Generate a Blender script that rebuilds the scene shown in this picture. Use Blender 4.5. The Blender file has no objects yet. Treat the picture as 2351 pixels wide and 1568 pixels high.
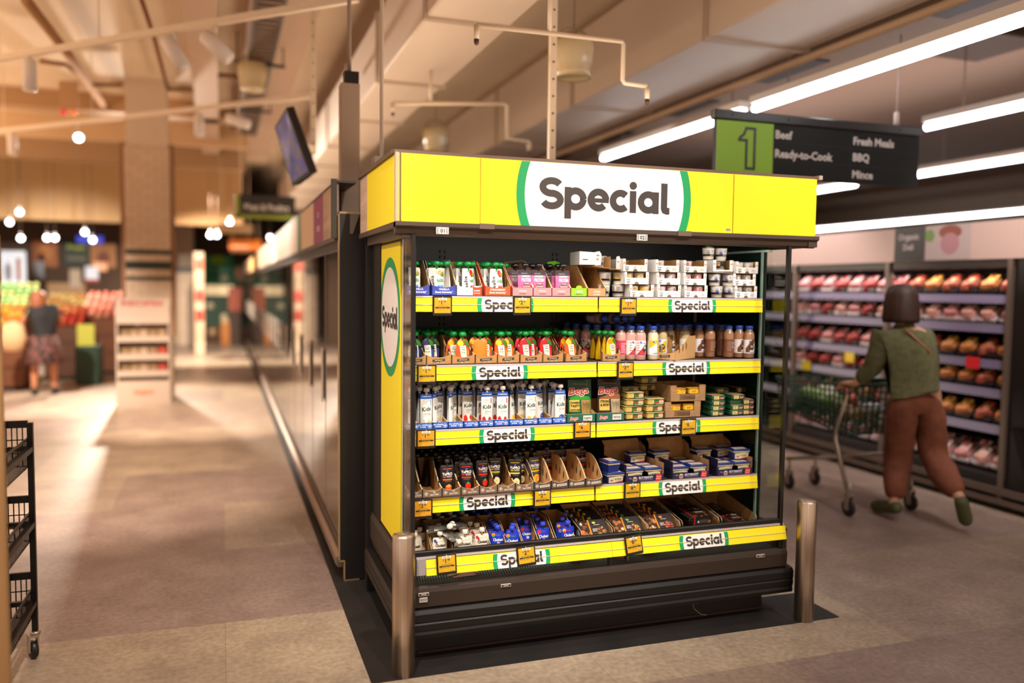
import bpy, bmesh, math, random
from mathutils import Matrix, Vector
from mathutils.geometry import tessellate_polygon
D = bpy.data
SC = bpy.context.scene
COL = SC.collection
PI = math.pi
R = math.radians
rnd = random.Random(7)

# ---------------------------------------------------------------- camera, world, lights, exposure
F_PX, YAW, PITCH, ROLL, CAM_H = 1927.7, 0.33272, 0.064682, 0.01198, 1.6
CAM = Vector((0, 0, CAM_H))
_fw = Vector((math.sin(YAW)*math.cos(PITCH), math.cos(YAW)*math.cos(PITCH), -math.sin(PITCH)))
_r0 = Vector((math.cos(YAW), -math.sin(YAW), 0))
_u0 = _r0.cross(_fw)
_r = _r0*math.cos(ROLL)+_u0*math.sin(ROLL)
_u = -_r0*math.sin(ROLL)+_u0*math.cos(ROLL)
cam = D.cameras.new('camera')
cam_o = D.objects.new('camera', cam)
COL.objects.link(cam_o)
cam_o.matrix_world = Matrix(((_r.x, _u.x, -_fw.x, 0), (_r.y, _u.y, -_fw.y, 0), (_r.z, _u.z, -_fw.z, CAM_H), (0, 0, 0, 1)))
cam.sensor_width = 36
cam.lens = 36*F_PX/2351
cam.clip_start = .05
cam.clip_end = 200
cam.dof.use_dof = True
cam.dof.focus_distance = 3.80
cam.dof.aperture_fstop = cam.lens/1000/0.044
SC.camera = cam_o
SC.view_settings.view_transform = 'Standard'
SC.view_settings.look = 'None'
SC.view_settings.gamma = 1
SC.view_settings.use_curve_mapping = False
SC.view_settings.exposure = 0.0
SC.cycles.use_denoising = True
SC.cycles.max_bounces = 6
SC.cycles.diffuse_bounces = 3
SC.cycles.glossy_bounces = 3
SC.cycles.transmission_bounces = 4
SC.cycles.transparent_max_bounces = 12
SC.cycles.caustics_reflective = False
SC.cycles.caustics_refractive = False
SC.cycles.sample_clamp_indirect = 4

def ray(px, py):
    return (_r*(px-1175.5)+_u*(784-py)+_fw*F_PX)
def aty(px, py, y):                      # the place a photo pixel shows on the plane at this depth
    v = ray(px, py); return CAM+v*(y/v.y)
def xat(px, py, y): return aty(px, py, y).x

def lin(h):
    h = h.lstrip('#'); c = [int(h[i:i+2], 16)/255 for i in (0, 2, 4)]
    return tuple(x/12.92 if x <= .04045 else ((x+.055)/1.055)**2.4 for x in c)+(1,)

W = D.worlds.new('world'); SC.world = W; W.use_nodes = True
W.node_tree.nodes['Background'].inputs[0].default_value = (1, .74, .57, 1)
W.node_tree.nodes['Background'].inputs[1].default_value = .88

def area(name, loc, sx, sy, power, col, rot=(0, 0, 0), spread=PI):
    l = D.lights.new(name, 'AREA'); l.shape = 'RECTANGLE'; l.size = sx; l.size_y = sy; l.energy = power; l.color = col; l.spread = spread
    o = D.objects.new(name, l); COL.objects.link(o); o.location = loc; o.rotation_euler = rot; return o
def spot(name, loc, aim, power, col, size, blend=.4, rad=.05):
    l = D.lights.new(name, 'SPOT'); l.energy = power; l.color = col; l.spot_size = R(size); l.spot_blend = blend; l.shadow_soft_size = rad
    o = D.objects.new(name, l); COL.objects.link(o); o.location = loc
    o.rotation_euler = (Vector(aim)-Vector(loc)).to_track_quat('-Z', 'Y').to_euler(); return o
WARM = (1, .84, .68); NEUT = (1, .93, .85); COOL = (.93, .96, 1)
# track spots over the aisle that aim at the cabinet end
spot('track_spot_light', (1.0, 1.0, 3.7), (1.1, 3.5, 1.55), 300, NEUT, 46, .6, .04)
spot('track_spot_light', (2.3, 0.9, 3.7), (2.1, 3.5, 1.5), 300, NEUT, 46, .6, .04)
spot('track_spot_light', (0.1, 1.8, 3.9), (-0.3, 3.2, 0), 480, NEUT, 75, .8, .05)
spot('track_spot_light', (-1.3, 5.6, 3.4), (-.9, 7.2, 0), 800, WARM, 62, .7, .05)
spot('track_spot_light', (-.5, 9.2, 3.4), (-.2, 11, 0), 1300, WARM, 70, .7, .05)
spot('track_spot_light', (-3.0, 10.5, 3.4), (-2.8, 13.5, 0), 1300, NEUT, 80, .7, .05)
spot('track_spot_light', (-3.2, 15.5, 3.4), (-3.2, 18.5, 0.8), 1500, NEUT, 90, .7, .05)
spot('track_spot_light', (-.3, 17.0, 3.4), (-.1, 20, 0), 2000, WARM, 90, .7, .05)
# strip light under the cabinet canopy, strip light in the meat case, tubes are built with their fittings
area('canopy_strip_light', (1.66, 3.462, 1.843), 1.78, .03, 5.2, (1, .93, .84), (R(14), 0, 0))
area('meat_case_strip_light', (5.47, 6.0, 1.78), .05, 3.2, 9, (1, .86, .84), (0, R(-20), 0))
spot('track_spot_light', (4.35, 3.5, 3.2), (5.7, 5.0, .9), 160, (1, .88, .86), 66, .7, .06)  # fill spot added to light the meat case, no fitting of its own
spot('track_spot_light', (4.45, 6.9, 3.2), (5.7, 6.7, .9), 150, (1, .88, .86), 75, .7, .06)  # second added fill spot for the meat case
spot('track_spot_light', (-1.45, 16.5, 3.4), (-.6, 8.2, 0), 2600, WARM, 80, .6, .10)
spot('track_spot_light', (-1.6, 2.2, 3.7), (.73, 3.9, 1.3), 260, NEUT, 40, .7, .06)  # unseen fill spot added from the left to brighten the side poster
spot('track_spot_light', (3.4, 1.2, 3.6), (3.5, 3.4, 0), 150, COOL, 90, .8, .08)  # unseen cool fill added to lift the floor on the right
# unseen fill lamps added to brighten the ceiling, above the cases and off left
area('ceiling_fill_light', (1.25, 13, 2.3), .7, 17, 130, (1, .74, .52), (PI, 0, 0))
area('ceiling_fill_light', (1.9, 3.95, 2.3), 1.6, .5, 12, (1, .80, .66), (PI, 0, 0))
area('ceiling_fill_light', (-4.6, 10, 2.4), 1.2, 12, 420, (1, .68, .42), (PI, 0, 0))
area('ceiling_fill_light', (6.2, 7, 2.3), .8, 6, 60, (1, .80, .72), (PI, 0, 0))

# ---------------------------------------------------------------- materials
MATS = {}
def m(hexc, rough=.5, metal=0.0, emit=0.0, coat=0.0, spec=.5):
    key = (hexc, rough, metal, emit, coat, spec)
    if key in MATS: return MATS[key]
    mt = D.materials.new('mat_'+hexc); mt.use_nodes = True
    b = mt.node_tree.nodes['Principled BSDF']
    b.inputs['Base Color'].default_value = lin(hexc)
    b.inputs['Roughness'].default_value = rough
    b.inputs['Metallic'].default_value = metal
    b.inputs['Coat Weight'].default_value = coat
    b.inputs['Specular IOR Level'].default_value = spec
    if emit:
        b.inputs['Emission Color'].default_value = lin(hexc); b.inputs['Emission Strength'].default_value = emit
    MATS[key] = mt; return mt
def noisy(name, c1, c2, scale=8, rough=.6, metal=0, bump=0, stretch=(1, 1, 1), detail=4, lo=.35, hi=.65):
    if name in MATS: return MATS[name]
    mt = D.materials.new(name); mt.use_nodes = True; N = mt.node_tree.nodes; L = mt.node_tree.links
    b = N['Principled BSDF']; b.inputs['Roughness'].default_value = rough; b.inputs['Metallic'].default_value = metal
    tc = N.new('ShaderNodeTexCoord'); mp = N.new('ShaderNodeMapping'); mp.inputs['Scale'].default_value = stretch
    nz = N.new('ShaderNodeTexNoise'); nz.inputs['Scale'].default_value = scale; nz.inputs['Detail'].default_value = detail
    cr = N.new('ShaderNodeValToRGB'); cr.color_ramp.elements[0].position = lo; cr.color_ramp.elements[1].position = hi
    cr.color_ramp.elements[0].color = lin(c1); cr.color_ramp.elements[1].color = lin(c2)
    L.new(tc.outputs['Object'], mp.inputs[0]); L.new(mp.outputs[0], nz.inputs['Vector']); L.new(nz.outputs['Fac'], cr.inputs[0]); L.new(cr.outputs[0], b.inputs['Base Color'])
    if bump:
        bp = N.new('ShaderNodeBump'); bp.inputs['Strength'].default_value = bump; bp.inputs['Distance'].default_value = .01
        L.new(nz.outputs['Fac'], bp.inputs['Height']); L.new(bp.outputs[0], b.inputs['Normal'])
    MATS[name] = mt; return mt
def glass(name, tint='ffffff', refl=1.5, rough=.0, haze=0.0, hazec='999999', graze=0.0):
    if name in MATS: return MATS[name]
    mt = D.materials.new(name); mt.use_nodes = True; N = mt.node_tree.nodes; L = mt.node_tree.links
    out = N['Material Output']; N.remove(N['Principled BSDF'])
    t = N.new('ShaderNodeBsdfTransparent'); t.inputs[0].default_value = lin(tint)
    g = N.new('ShaderNodeBsdfGlossy'); g.inputs['Roughness'].default_value = rough
    fr = N.new('ShaderNodeFresnel'); fr.inputs['IOR'].default_value = refl
    gm = N.new('ShaderNodeNewGeometry'); io = N.new('ShaderNodeMath'); io.operation = 'MULTIPLY_ADD'; io.inputs[1].default_value = 1/refl-refl; io.inputs[2].default_value = refl
    L.new(gm.outputs['Backfacing'], io.inputs[0]); L.new(io.outputs[0], fr.inputs['IOR'])
    if graze:
        lw = N.new('ShaderNodeLayerWeight'); lw.inputs[0].default_value = .5; mu = N.new('ShaderNodeMath'); mu.operation = 'MULTIPLY'; mu.inputs[1].default_value = graze
        fx = N.new('ShaderNodeMath'); fx.operation = 'MAXIMUM'; L.new(lw.outputs['Facing'], mu.inputs[0]); L.new(mu.outputs[0], fx.inputs[0]); L.new(fr.outputs[0], fx.inputs[1]); fr = fx
    mx = N.new('ShaderNodeMixShader'); L.new(fr.outputs[0], mx.inputs[0]); L.new(t.outputs[0], mx.inputs[1]); L.new(g.outputs[0], mx.inputs[2])
    last = mx
    if haze:
        d = N.new('ShaderNodeBsdfDiffuse'); d.inputs[0].default_value = lin(hazec)
        m2 = N.new('ShaderNodeMixShader'); m2.inputs[0].default_value = haze
        L.new(mx.outputs[0], m2.inputs[1]); L.new(d.outputs[0], m2.inputs[2]); last = m2
    L.new(last.outputs[0], out.inputs['Surface']); MATS[name] = mt; return mt
def wood(name, c1, c2, scale=3, stretch=(1, 1, 14)):
    return noisy(name, c1, c2, scale, .6, 0, .05, stretch)

# ---------------------------------------------------------------- mesh builder
def T(x=0, y=0, z=0, rx=0, ry=0, rz=0, s=1):
    return Matrix.Translation((x, y, z)) @ Matrix.Rotation(rz, 4, 'Z') @ Matrix.Rotation(ry, 4, 'Y') @ Matrix.Rotation(rx, 4, 'X') @ Matrix.Scale(s, 4)
class MB:
    def __init__(s): s.v = []; s.f = []; s.mi = []; s.sm = []; s.ms = []
    def idx(s, mt):
        if mt not in s.ms: s.ms.append(mt)
        return s.ms.index(mt)
    def add(s, vs, fs, mt, smooth=False, M=None):
        o = len(s.v)
        for p in vs: s.v.append((M @ Vector(p)) if M else Vector(p))
        k = None if isinstance(mt, list) else s.idx(mt)
        for i, f in enumerate(fs):
            s.f.append([o+j for j in f]); s.mi.append(s.idx(mt[i]) if k is None else k); s.sm.append(smooth)
        return s
    def box(s, x0, x1, y0, y1, z0, z1, mt, b=0, M=None, seg=1):
        if not b:
            vs = [(x, y, z) for z in (z0, z1) for y in (y0, y1) for x in (x0, x1)]
            return s.add(vs, [(0, 2, 3, 1), (4, 5, 7, 6), (0, 1, 5, 4), (2, 6, 7, 3), (0, 4, 6, 2), (1, 3, 7, 5)], mt, False, M)
        bm = bmesh.new(); bmesh.ops.create_cube(bm, size=1)
        for v in bm.verts: v.co = Vector((x0+(v.co.x+.5)*(x1-x0), y0+(v.co.y+.5)*(y1-y0), z0+(v.co.z+.5)*(z1-z0)))
        bmesh.ops.bevel(bm, geom=bm.edges[:], offset=b, segments=seg, affect='EDGES', profile=.5)
        bm.verts.ensure_lookup_table()
        s.add([v.co.copy() for v in bm.verts], [[v.index for v in f.verts] for f in bm.faces], mt, seg > 1, M); bm.free(); return s
    def lathe(s, prof, mt, n=16, M=None, smooth=True, sx=1, sy=1):
        vs = []; fs = []; mm = []
        for r, z in prof: vs += [(r*sx*math.cos(2*PI*i/n), r*sy*math.sin(2*PI*i/n), z) for i in range(n)]
        for j in range(len(prof)-1):
            for i in range(n):
                a = j*n+i; b = j*n+(i+1) % n; fs.append((a, b, b+n, a+n)); mm.append(mt[j] if isinstance(mt, list) else mt)
        if prof[0][0] > 1e-6: fs.append(tuple(range(n-1, -1, -1))); mm.append(mt[0] if isinstance(mt, list) else mt)
        if prof[-1][0] > 1e-6: k = (len(prof)-1)*n; fs.append(tuple(range(k, k+n))); mm.append(mt[-1] if isinstance(mt, list) else mt)
        return s.add(vs, fs, mm, smooth, M)
    def tube(s, pts, r, mt, n=8, close=False):
        pts = [Vector(p) for p in pts]; rs = r if isinstance(r, list) else [r]*len(pts); vs = []; fs = []
        k = len(pts); prev = None
        for i, p in enumerate(pts):
            a = pts[i-1] if i > 0 else (pts[-1] if close else p); b = pts[(i+1) % k] if (i < k-1 or close) else p
            d = (b-a); d = d.normalized() if d.length > 1e-9 else Vector((0, 0, 1))
            if prev is None: u = d.orthogonal().normalized()
            else:
                u = prev-d*prev.dot(d); u = u.normalized() if u.length > 1e-6 else d.orthogonal().normalized()
            prev = u; w = d.cross(u)
            vs += [p+(u*math.cos(2*PI*j/n)+w*math.sin(2*PI*j/n))*rs[i] for j in range(n)]
        for i in range(k if close else k-1):
            for j in range(n):
                a = i*n+j; b = i*n+(j+1) % n; c = ((i+1) % k)*n; fs.append((a, b, c+(j+1) % n, c+j))
        if not close: fs += [tuple(range(n-1, -1, -1)), tuple(range((k-1)*n, k*n))]
        return s.add(vs, fs, mt, n > 4)
    def bar(s, a, b, w, h, mt):            # straight box-section bar
        a = Vector(a); b = Vector(b); d = (b-a); L = d.length; q = d.to_track_quat('X', 'Z').to_matrix().to_4x4()
        return s.box(0, L, -w/2, w/2, -h/2, h/2, mt, 0, Matrix.Translation(a) @ q)
    def prism(s, poly, axis, a, b, mt, M=None):   # polygon extruded along axis 'x'(y,z) 'y'(x,z) 'z'(x,y)
        P = {'x': lambda p, t: (t, p[0], p[1]), 'y': lambda p, t: (p[0], t, p[1]), 'z': lambda p, t: (p[0], p[1], t)}[axis]
        n = len(poly); vs = [P(p, a) for p in poly]+[P(p, b) for p in poly]
        tri = tessellate_polygon([[Vector((p[0], p[1], 0)) for p in poly]])
        fs = [tuple(t) for t in tri]+[tuple(i+n for i in reversed(t)) for t in tri]+[(i, (i+1) % n, (i+1) % n+n, i+n) for i in range(n)]
        s.add(vs, fs, mt, False, M); return s
    def decal(s, sh, mt, fn, L=None, M=None):
        vs, fs = sh
        if L: vs, fs = subdiv(vs, fs, L)
        return s.add([fn(x, z) for x, z in vs], fs, mt, False, M)
    def mesh(s, name):
        me = D.meshes.new(name); me.from_pydata([tuple(v) for v in s.v], [], s.f)
        for mt in s.ms: me.materials.append(mt)
        me.polygons.foreach_set('material_index', s.mi); me.polygons.foreach_set('use_smooth', s.sm)
        if s.fix_normals:
            bm = bmesh.new(); bm.from_mesh(me); bmesh.ops.recalc_face_normals(bm, faces=bm.faces); bm.to_mesh(me); bm.free()
        me.update(); return me
    fix_normals = True
    def build(s, name, parent=None, loc=(0, 0, 0), rz=0.0, rx=0.0):
        o = D.objects.new(name, s.mesh(name)); COL.objects.link(o); o.location = loc; o.rotation_euler = (rx, 0, rz)
        if parent: o.parent = parent
        return o
def subdiv(vs, fs, L):
    vs = [tuple(v) for v in vs]; out = []; cache = {}
    st = []
    for f in fs:
        for i in range(1, len(f)-1): st.append((f[0], f[i], f[i+1]))
    def mid(a, b):
        k = (min(a, b), max(a, b))
        if k not in cache: vs.append(((vs[a][0]+vs[b][0])/2, (vs[a][1]+vs[b][1])/2)); cache[k] = len(vs)-1
        return cache[k]
    while st:
        a, b, c = st.pop(); e = [(math.dist(vs[p], vs[q]), p, q, r) for p, q, r in ((a, b, c), (b, c, a), (c, a, b))]
        d, p, q, r = max(e)
        if d <= L: out.append((a, b, c))
        else:
            k = mid(p, q); st += [(p, k, r), (k, q, r)]
    return vs, out
# flat 2-D shapes
def SR(x0, z0, x1, z1): return [(x0, z0), (x1, z0), (x1, z1), (x0, z1)], [(0, 1, 2, 3)]
def SE(cx, cz, rx, rz, n=18): return [(cx+rx*math.cos(2*PI*i/n), cz+rz*math.sin(2*PI*i/n)) for i in range(n)], [tuple(range(n))]
def SP(pts): return list(pts), [tuple(t) for t in tessellate_polygon([[Vector((p[0], p[1], 0)) for p in pts]])]
def SRing(cx, cz, r0, r1, n=20, a0=0, a1=2*PI, k=1):
    vs = []; 
    for i in range(n+1):
        a = a0+(a1-a0)*i/n; vs += [(cx+r0*math.cos(a), cz+k*r0*math.sin(a)), (cx+r1*math.cos(a), cz+k*r1*math.sin(a))]
    return vs, [(2*i, 2*i+1, 2*i+3, 2*i+2) for i in range(n)]
TXT = {}
def ST(txt, x, z, size, w=None, align='c', bold=0.0, rot=0.0, shear=0.0):
    """text as a flat shape: height of its capitals = size, squeezed to width w if given"""
    k = (txt, bold)
    if k not in TXT:
        c = D.curves.new('t', 'FONT'); c.body = txt; c.size = 1; c.offset = bold; c.resolution_u = 2; c.fill_mode = 'FRONT'
        o = D.objects.new('t', c); COL.objects.link(o); dg = bpy.context.evaluated_depsgraph_get()
        me = D.meshes.new_from_object(o.evaluated_get(dg)); vs = [(v.co.x, v.co.y) for v in me.vertices]; fs = [tuple(p.vertices) for p in me.polygons]
        D.objects.remove(o); D.curves.remove(c); D.meshes.remove(me); TXT[k] = (vs, fs)
    vs, fs = TXT[k]
    x0 = min(v[0] for v in vs); x1 = max(v[0] for v in vs); sc = size/.73; sx = sc
    if w: sx = w/(x1-x0)
    off = {'c': (x0+x1)/2, 'l': x0, 'r': x1}[align]; cr, sr = math.cos(rot), math.sin(rot); out = []
    for a, b in vs:
        px, pz = (a-off)*sx+shear*b*sc, b*sc; out.append((x+px*cr-pz*sr, z+px*sr+pz*cr))
    return out, fs
def STM(lines, x, z, size, lead=1.5, **kw):
    vs = []; fs = []
    for i, l in enumerate(lines):
        v, f = ST(l, x, z-i*size*lead, size, **kw); o = len(vs); vs += v; fs += [tuple(j+o for j in q) for q in f]
    return vs, fs
def stroke(pts, w):                        # flat ribbon along a 2-D line, mitred
    P = [Vector(p) for p in pts]; vs = []; n = len(P)
    for i, p in enumerate(P):
        d0 = (P[i]-P[i-1]).normalized() if i > 0 else None; d1 = (P[i+1]-P[i]).normalized() if i < n-1 else None
        d = ((d0 or d1)+(d1 or d0)).normalized(); nn = Vector((-d.y, d.x)); q = nn.dot(Vector((-(d1 or d0).y, (d1 or d0).x))); ww = w/2/max(q, .5)
        vs += [tuple(p+nn*ww), tuple(p-nn*ww)]
    return vs, [(2*i, 2*i+1, 2*i+3, 2*i+2) for i in range(n-1)]
def arc(cx, cz, rx, rz, a0, a1, n=20): return [(cx+rx*math.cos(R(a0+(a1-a0)*i/n)), cz+rz*math.sin(R(a0+(a1-a0)*i/n))) for i in range(n+1)]
def special_shapes():
    """the rounded heavy lettering of the word Special: list of flat shapes, capital height 1"""
    s = []; w = .215; x = 0
    s.append(stroke(arc(.385, .695, .285, .198, 28, 262, 18)+arc(.385, .305, .285, .198, 82, -155, 18), w)); x = .80
    def ring(cx): return stroke(arc(cx, .36, .255, .255, 0, 360, 30), w)
    s += [stroke([(x+.11, .72), (x+.11, -.27)], w), ring(x+.36)]; x += .77
    s += [stroke(arc(x+.345, .36, .255, .255, 5, 318, 26), w), stroke([(x+.15, .345), (x+.69, .345)], .13)]; x += .74
    s.append(stroke(arc(x+.345, .36, .255, .255, 45, 315, 24), w)); x += .66
    s += [stroke([(x+.11, .70), (x+.11, 0)], w), SE(x+.11, .875, .125, .125)]; x += .28
    s += [ring(x+.36), stroke([(x+.615, .70), (x+.615, 0)], w)]; x += .80
    s.append(stroke([(x+.11, 1), (x+.11, .2), (x+.14, .125), (x+.21, .105), (x+.30, .105)], w)); x += .31
    return s, x
SPEC, SPEC_W = special_shapes()
def special(mb, fn, cx, base, h, wid, mt, L=None, out=(0, -1, 0), mir=1):
    for k, (vs, fs) in enumerate(SPEC):
        mb.decal(([(cx+(a/SPEC_W-.5)*wid, base+b*h) for a, b in vs], fs), mt, lambda a, b: Vector(fn(a, b))+Vector(out)*(k*.0001), L)

# ---------------------------------------------------------------- things, parts
def tag(o, label=None, cat=None, group=None, kind=None):
    if label: o['label'] = label
    if cat: o['category'] = cat
    if group: o['group'] = group
    if kind: o['kind'] = kind
    return o
def empty(name, loc=(0, 0, 0), rz=0.0, label=None, cat=None, group=None):
    o = D.objects.new(name, None); COL.objects.link(o); o.location = loc; o.rotation_euler = (0, 0, rz); o.empty_display_size = .05
    return tag(o, label, cat, group)
def struct(mb, name, **k): return tag(mb.build(name, **k), kind='structure')
class Tpl:                                  # one kind of thing: its own mesh and the meshes of its parts
    def __init__(s, name, mesh, parts=()): s.name = name; s.me = mesh; s.parts = parts
def place(t, loc, rz=0.0, label=None, cat=None, group=None, rx=0.0, ry=0.0, sc=1.0):
    o = D.objects.new(t.name, None if t.parts else t.me); COL.objects.link(o); o.location = loc; o.rotation_euler = (rx, ry, rz); o.empty_display_size = .03
    if sc != 1: o.scale = (sc, sc, sc)
    for pn, me in ([(t.name.split('_')[-1]+'_body', t.me)]+list(t.parts) if t.parts else ()):
        c = D.objects.new(pn, me); COL.objects.link(c); c.parent = o
    return tag(o, label, cat, group)
def atz(px, py, z):
    v = ray(px, py); return CAM+v*((z-CAM_H)/v.z)
def atx(px, py, x):
    v = ray(px, py); return CAM+v*(x/v.x)
ORD = ['first', 'second', 'third', 'fourth', 'fifth', 'sixth', 'seventh', 'eighth', 'ninth', 'tenth', 'eleventh', 'twelfth']
# ---------------------------------------------------------------- the setting
def floor_mat():
    mt = D.materials.new('floor_vinyl'); mt.use_nodes = True; N = mt.node_tree.nodes; L = mt.node_tree.links; b = N['Principled BSDF']
    tc = N.new('ShaderNodeTexCoord')
    br = N.new('ShaderNodeTexBrick'); br.offset = .5; br.inputs['Scale'].default_value = 1; br.inputs['Brick Width'].default_value = 1.5; br.inputs['Row Height'].default_value = 1.15
    br.inputs['Mortar Size'].default_value = .0014; br.inputs['Mortar Smooth'].default_value = .3; br.inputs['Bias'].default_value = 0
    br.inputs['Color1'].default_value = lin('b5a48e'); br.inputs['Color2'].default_value = lin('94807a'); br.inputs['Mortar'].default_value = lin('8a7869')
    mp = N.new('ShaderNodeMapping'); mp.inputs['Location'].default_value = (0, .5, 0)
    L.new(tc.outputs['Object'], mp.inputs[0]); L.new(mp.outputs[0], br.inputs['Vector'])
    n1 = N.new('ShaderNodeTexNoise'); n1.inputs['Scale'].default_value = 3.2; n1.inputs['Detail'].default_value = 8; n1.inputs['Roughness'].default_value = .62
    n2 = N.new('ShaderNodeTexNoise'); n2.inputs['Scale'].default_value = 38; n2.inputs['Detail'].default_value = 6
    L.new(tc.outputs['Object'], n1.inputs['Vector']); L.new(tc.outputs['Object'], n2.inputs['Vector'])
    c1 = N.new('ShaderNodeValToRGB'); c1.color_ramp.elements[0].position = .3; c1.color_ramp.elements[1].position = .72; c1.color_ramp.elements[0].color = (.70, .65, .63, 1); c1.color_ramp.elements[1].color = (1.12, 1.08, 1.02, 1)
    c2 = N.new('ShaderNodeValToRGB'); c2.color_ramp.elements[0].position = .3; c2.color_ramp.elements[1].position = .7; c2.color_ramp.elements[0].color = (.72, .72, .72, 1); c2.color_ramp.elements[1].color = (1.1, 1.1, 1.1, 1)
    L.new(n1.outputs['Fac'], c1.inputs[0]); L.new(n2.outputs['Fac'], c2.inputs[0])
    m1 = N.new('ShaderNodeMixRGB'); m1.blend_type = 'MULTIPLY'; m1.inputs[0].default_value = 1; L.new(br.outputs['Color'], m1.inputs[1]); L.new(c1.outputs[0], m1.inputs[2])
    m2 = N.new('ShaderNodeMixRGB'); m2.blend_type = 'MULTIPLY'; m2.inputs[0].default_value = 1; L.new(m1.outputs[0], m2.inputs[1]); L.new(c2.outputs[0], m2.inputs[2])
    L.new(m2.outputs[0], b.inputs['Base Color']); b.inputs['Roughness'].default_value = .36; b.inputs['Specular IOR Level'].default_value = .4
    return mt
struct(MB().box(-9, 16, -1.5, 27, -.1, 0, floor_mat()), 'floor')
inlay = noisy('black_vinyl', '120f0d', '241e1a', 5, .62, 0, 0, (1, 1, 1), 10, .3, .8)
struct(MB().prism([(.553, 3.28), (2.853, 3.28), (2.853, 3.62), (2.62, 3.62), (2.62, 4.2), (2.75, 4.6), (.9, 24), (.53, 24)], 'z', 0, .002, inlay), 'floor_inlay')
CEIL = noisy('ceiling_paint', 'd3bea4', 'c7b096', .6, .85)
CEILD = m('9c8775', .8); DUCT = noisy('duct_paint', 'cfbba8', 'c2ad9a', 1.2, .55, 0, 0, (1, .3, 1)); BROWN = m('6d4c33', .8); PIPE = m('d9c4a8', .5)
struct(MB().box(-9, 3.95, -1.5, 27, 4.3, 4.4, CEIL), 'ceiling')
struct(MB().box(3.95, 16, -1.5, 27, 3.75, 3.85, m('a08878', .8)), 'ceiling_lowered')
struct(MB().box(-9, 16, 27, 27.2, 0, 4.3, m('3a2a1e', .8)), 'wall_back')
struct(MB().box(-9, -1.35, 22.25, 22.4, 0, 3.35, m('4a3423', .8)), 'wall_produce')
struct(MB().box(-1.35, 1.2, 25.3, 25.4, 0, 3.35, m('4a3625', .8)), 'wall_far')
struct(MB().box(15.8, 16, -1.5, 27, 0, 3.8, m('9b8672', .8)), 'wall_right')
struct(MB().box(2.0, 5.3, 17.6, 17.8, 0, 3.75, m('8b745f', .8)), 'wall_end')
# ceiling downstands
struct(MB().box(-.32, -.02, 3, 18, 4.05, 4.3, m('b99c86', .8)), 'ceiling_downstand')
struct(MB().box(.25, .9, 3, 18, 4.18, 4.3, m('b99c86', .8)), 'ceiling_soffit')
for i, (y, z0, z1, c) in enumerate(((13.5, 4.05, 4.3, 'a5815c'), (15.4, 3.95, 4.3, 'c4a27c'), (17.2, 3.8, 4.3, 'a88662'), (19.5, 2.86, 4.3, 'c09a6c'))):
    struct(MB().box(-9, .45, y, y+.35, z0, z1, m(c, .8)), 'trim_beam_%d' % (i+1))
struct(MB().box(-9, 1.2, 19.9, 27, 3.35, 3.45, m('4a3524', .8)), 'ceiling_far')
# ducts
def duct(name, x0, x1, z0, z1, y0, y1, step, label, off=0):
    o = empty(name, ((x0+x1)/2, y0, z0), 0, label, 'air duct')
    cx = (x0+x1)/2; a = MB().box(x0-cx, x1-cx, 0, y1-y0, 0, z1-z0, DUCT, .012); a.build('duct_body', o)
    y = off
    while y < y1-y0:
        b = MB()
        for q in (0, .03): b.box(x0-cx-.02, x1-cx+.02, y+q, y+q+.018, -.02, z1-z0, m('b8a28e', .5))
        b.build('flange', o); y += step
    return o
duct('air_duct', 1.24, 1.80, 3.30, 3.85, 2.6, 20, 1.75, 'square painted air duct under the ceiling, left of the cream speaker', .95)
duct('air_duct', 3.12, 3.93, 3.30, 3.95, 2.2, 16, 2.3, 'wide painted air duct under the ceiling, between cream speaker and bright tube lights', .55)
o = empty('air_duct', (4.55, 2, 3.36), 0, 'brown painted duct with black slot vents beside the tube lights', 'air duct')
MB().box(-.40, .36, 0, 14, 0, .38, m('8a7362', .7), .01).build('duct_body', o)
for y in (.5, 1.55, 3.4, 4.9, 6.6, 8.4):
    MB().box(-.33, -.14, y, y+.75, -.012, .01, m('1c130d', .6)).build('vent', o)
MB().box(.2, .34, 0, 14, -.03, 0, m('b09a86', .6)).build('rail', o)
tag(MB().tube([(3.988, 2, 3.265), (3.988, 16, 3.265)], .03, m('cfae8c', .5)).build('conduit'), 'straight tan conduit running along the lower edge of the wide duct', 'pipe')
# tube lights
def tube_light(x, y0, y1, z, label, st=9):
    o = empty('tube_light', (x, y0, z), 0, label, 'light', 'linear tube lights of the meat aisle')
    L = y1-y0
    MB().box(-.05, .05, 0, L, .055, .11, m('cdbfb2', .5)).build('housing', o)
    MB().lathe([(.027, 0), (.027, L)], m('f4f7ff', .5, 0, st*1.8), 10, T(0, 0, .02, rx=-PI/2)).build('tube', o)
    for y in (.3, L-.3): MB().tube([(.085, y, .08), (.085, y, 3.76-z)], .006, m('8c7c70', .5), 5).build('hanger', o)
tube_light(3.97, 2.6, 5.72, 3.0, 'long bright tube light from above the green aisle number into the upper right corner')
tube_light(3.97, 5.86, 8.5, 3.0, 'bright tube light ending behind the Special header, left of the aisle sign')
tube_light(5.77, 3.2, 5.80, 3.0, 'bright tube light right of the aisle sign top corner')
tube_light(8.0, 5.5, 8.15, 3.0, 'bright tube light right of the lower part of the aisle sign')
tube_light(8.0, 9.2, 12.5, 3.0, 'short piece of tube light showing under the aisle sign')
tube_light(13.1, 10.9, 17, 3.0, 'faint long tube light just above the meat case header')
o = empty('ceiling_grille', (6.0, 5.5, 3.66), 0, 'dark square air grille in the ceiling above the right tube lights', 'vent')
MB().box(-.3, .3, -.3, .3, 0, .09, m('2e2019', .7)).build('grille_box', o); MB().box(-.34, .34, -.34, .34, -.02, 0, m('4a382c', .6)).build('face_plate', o)
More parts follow.
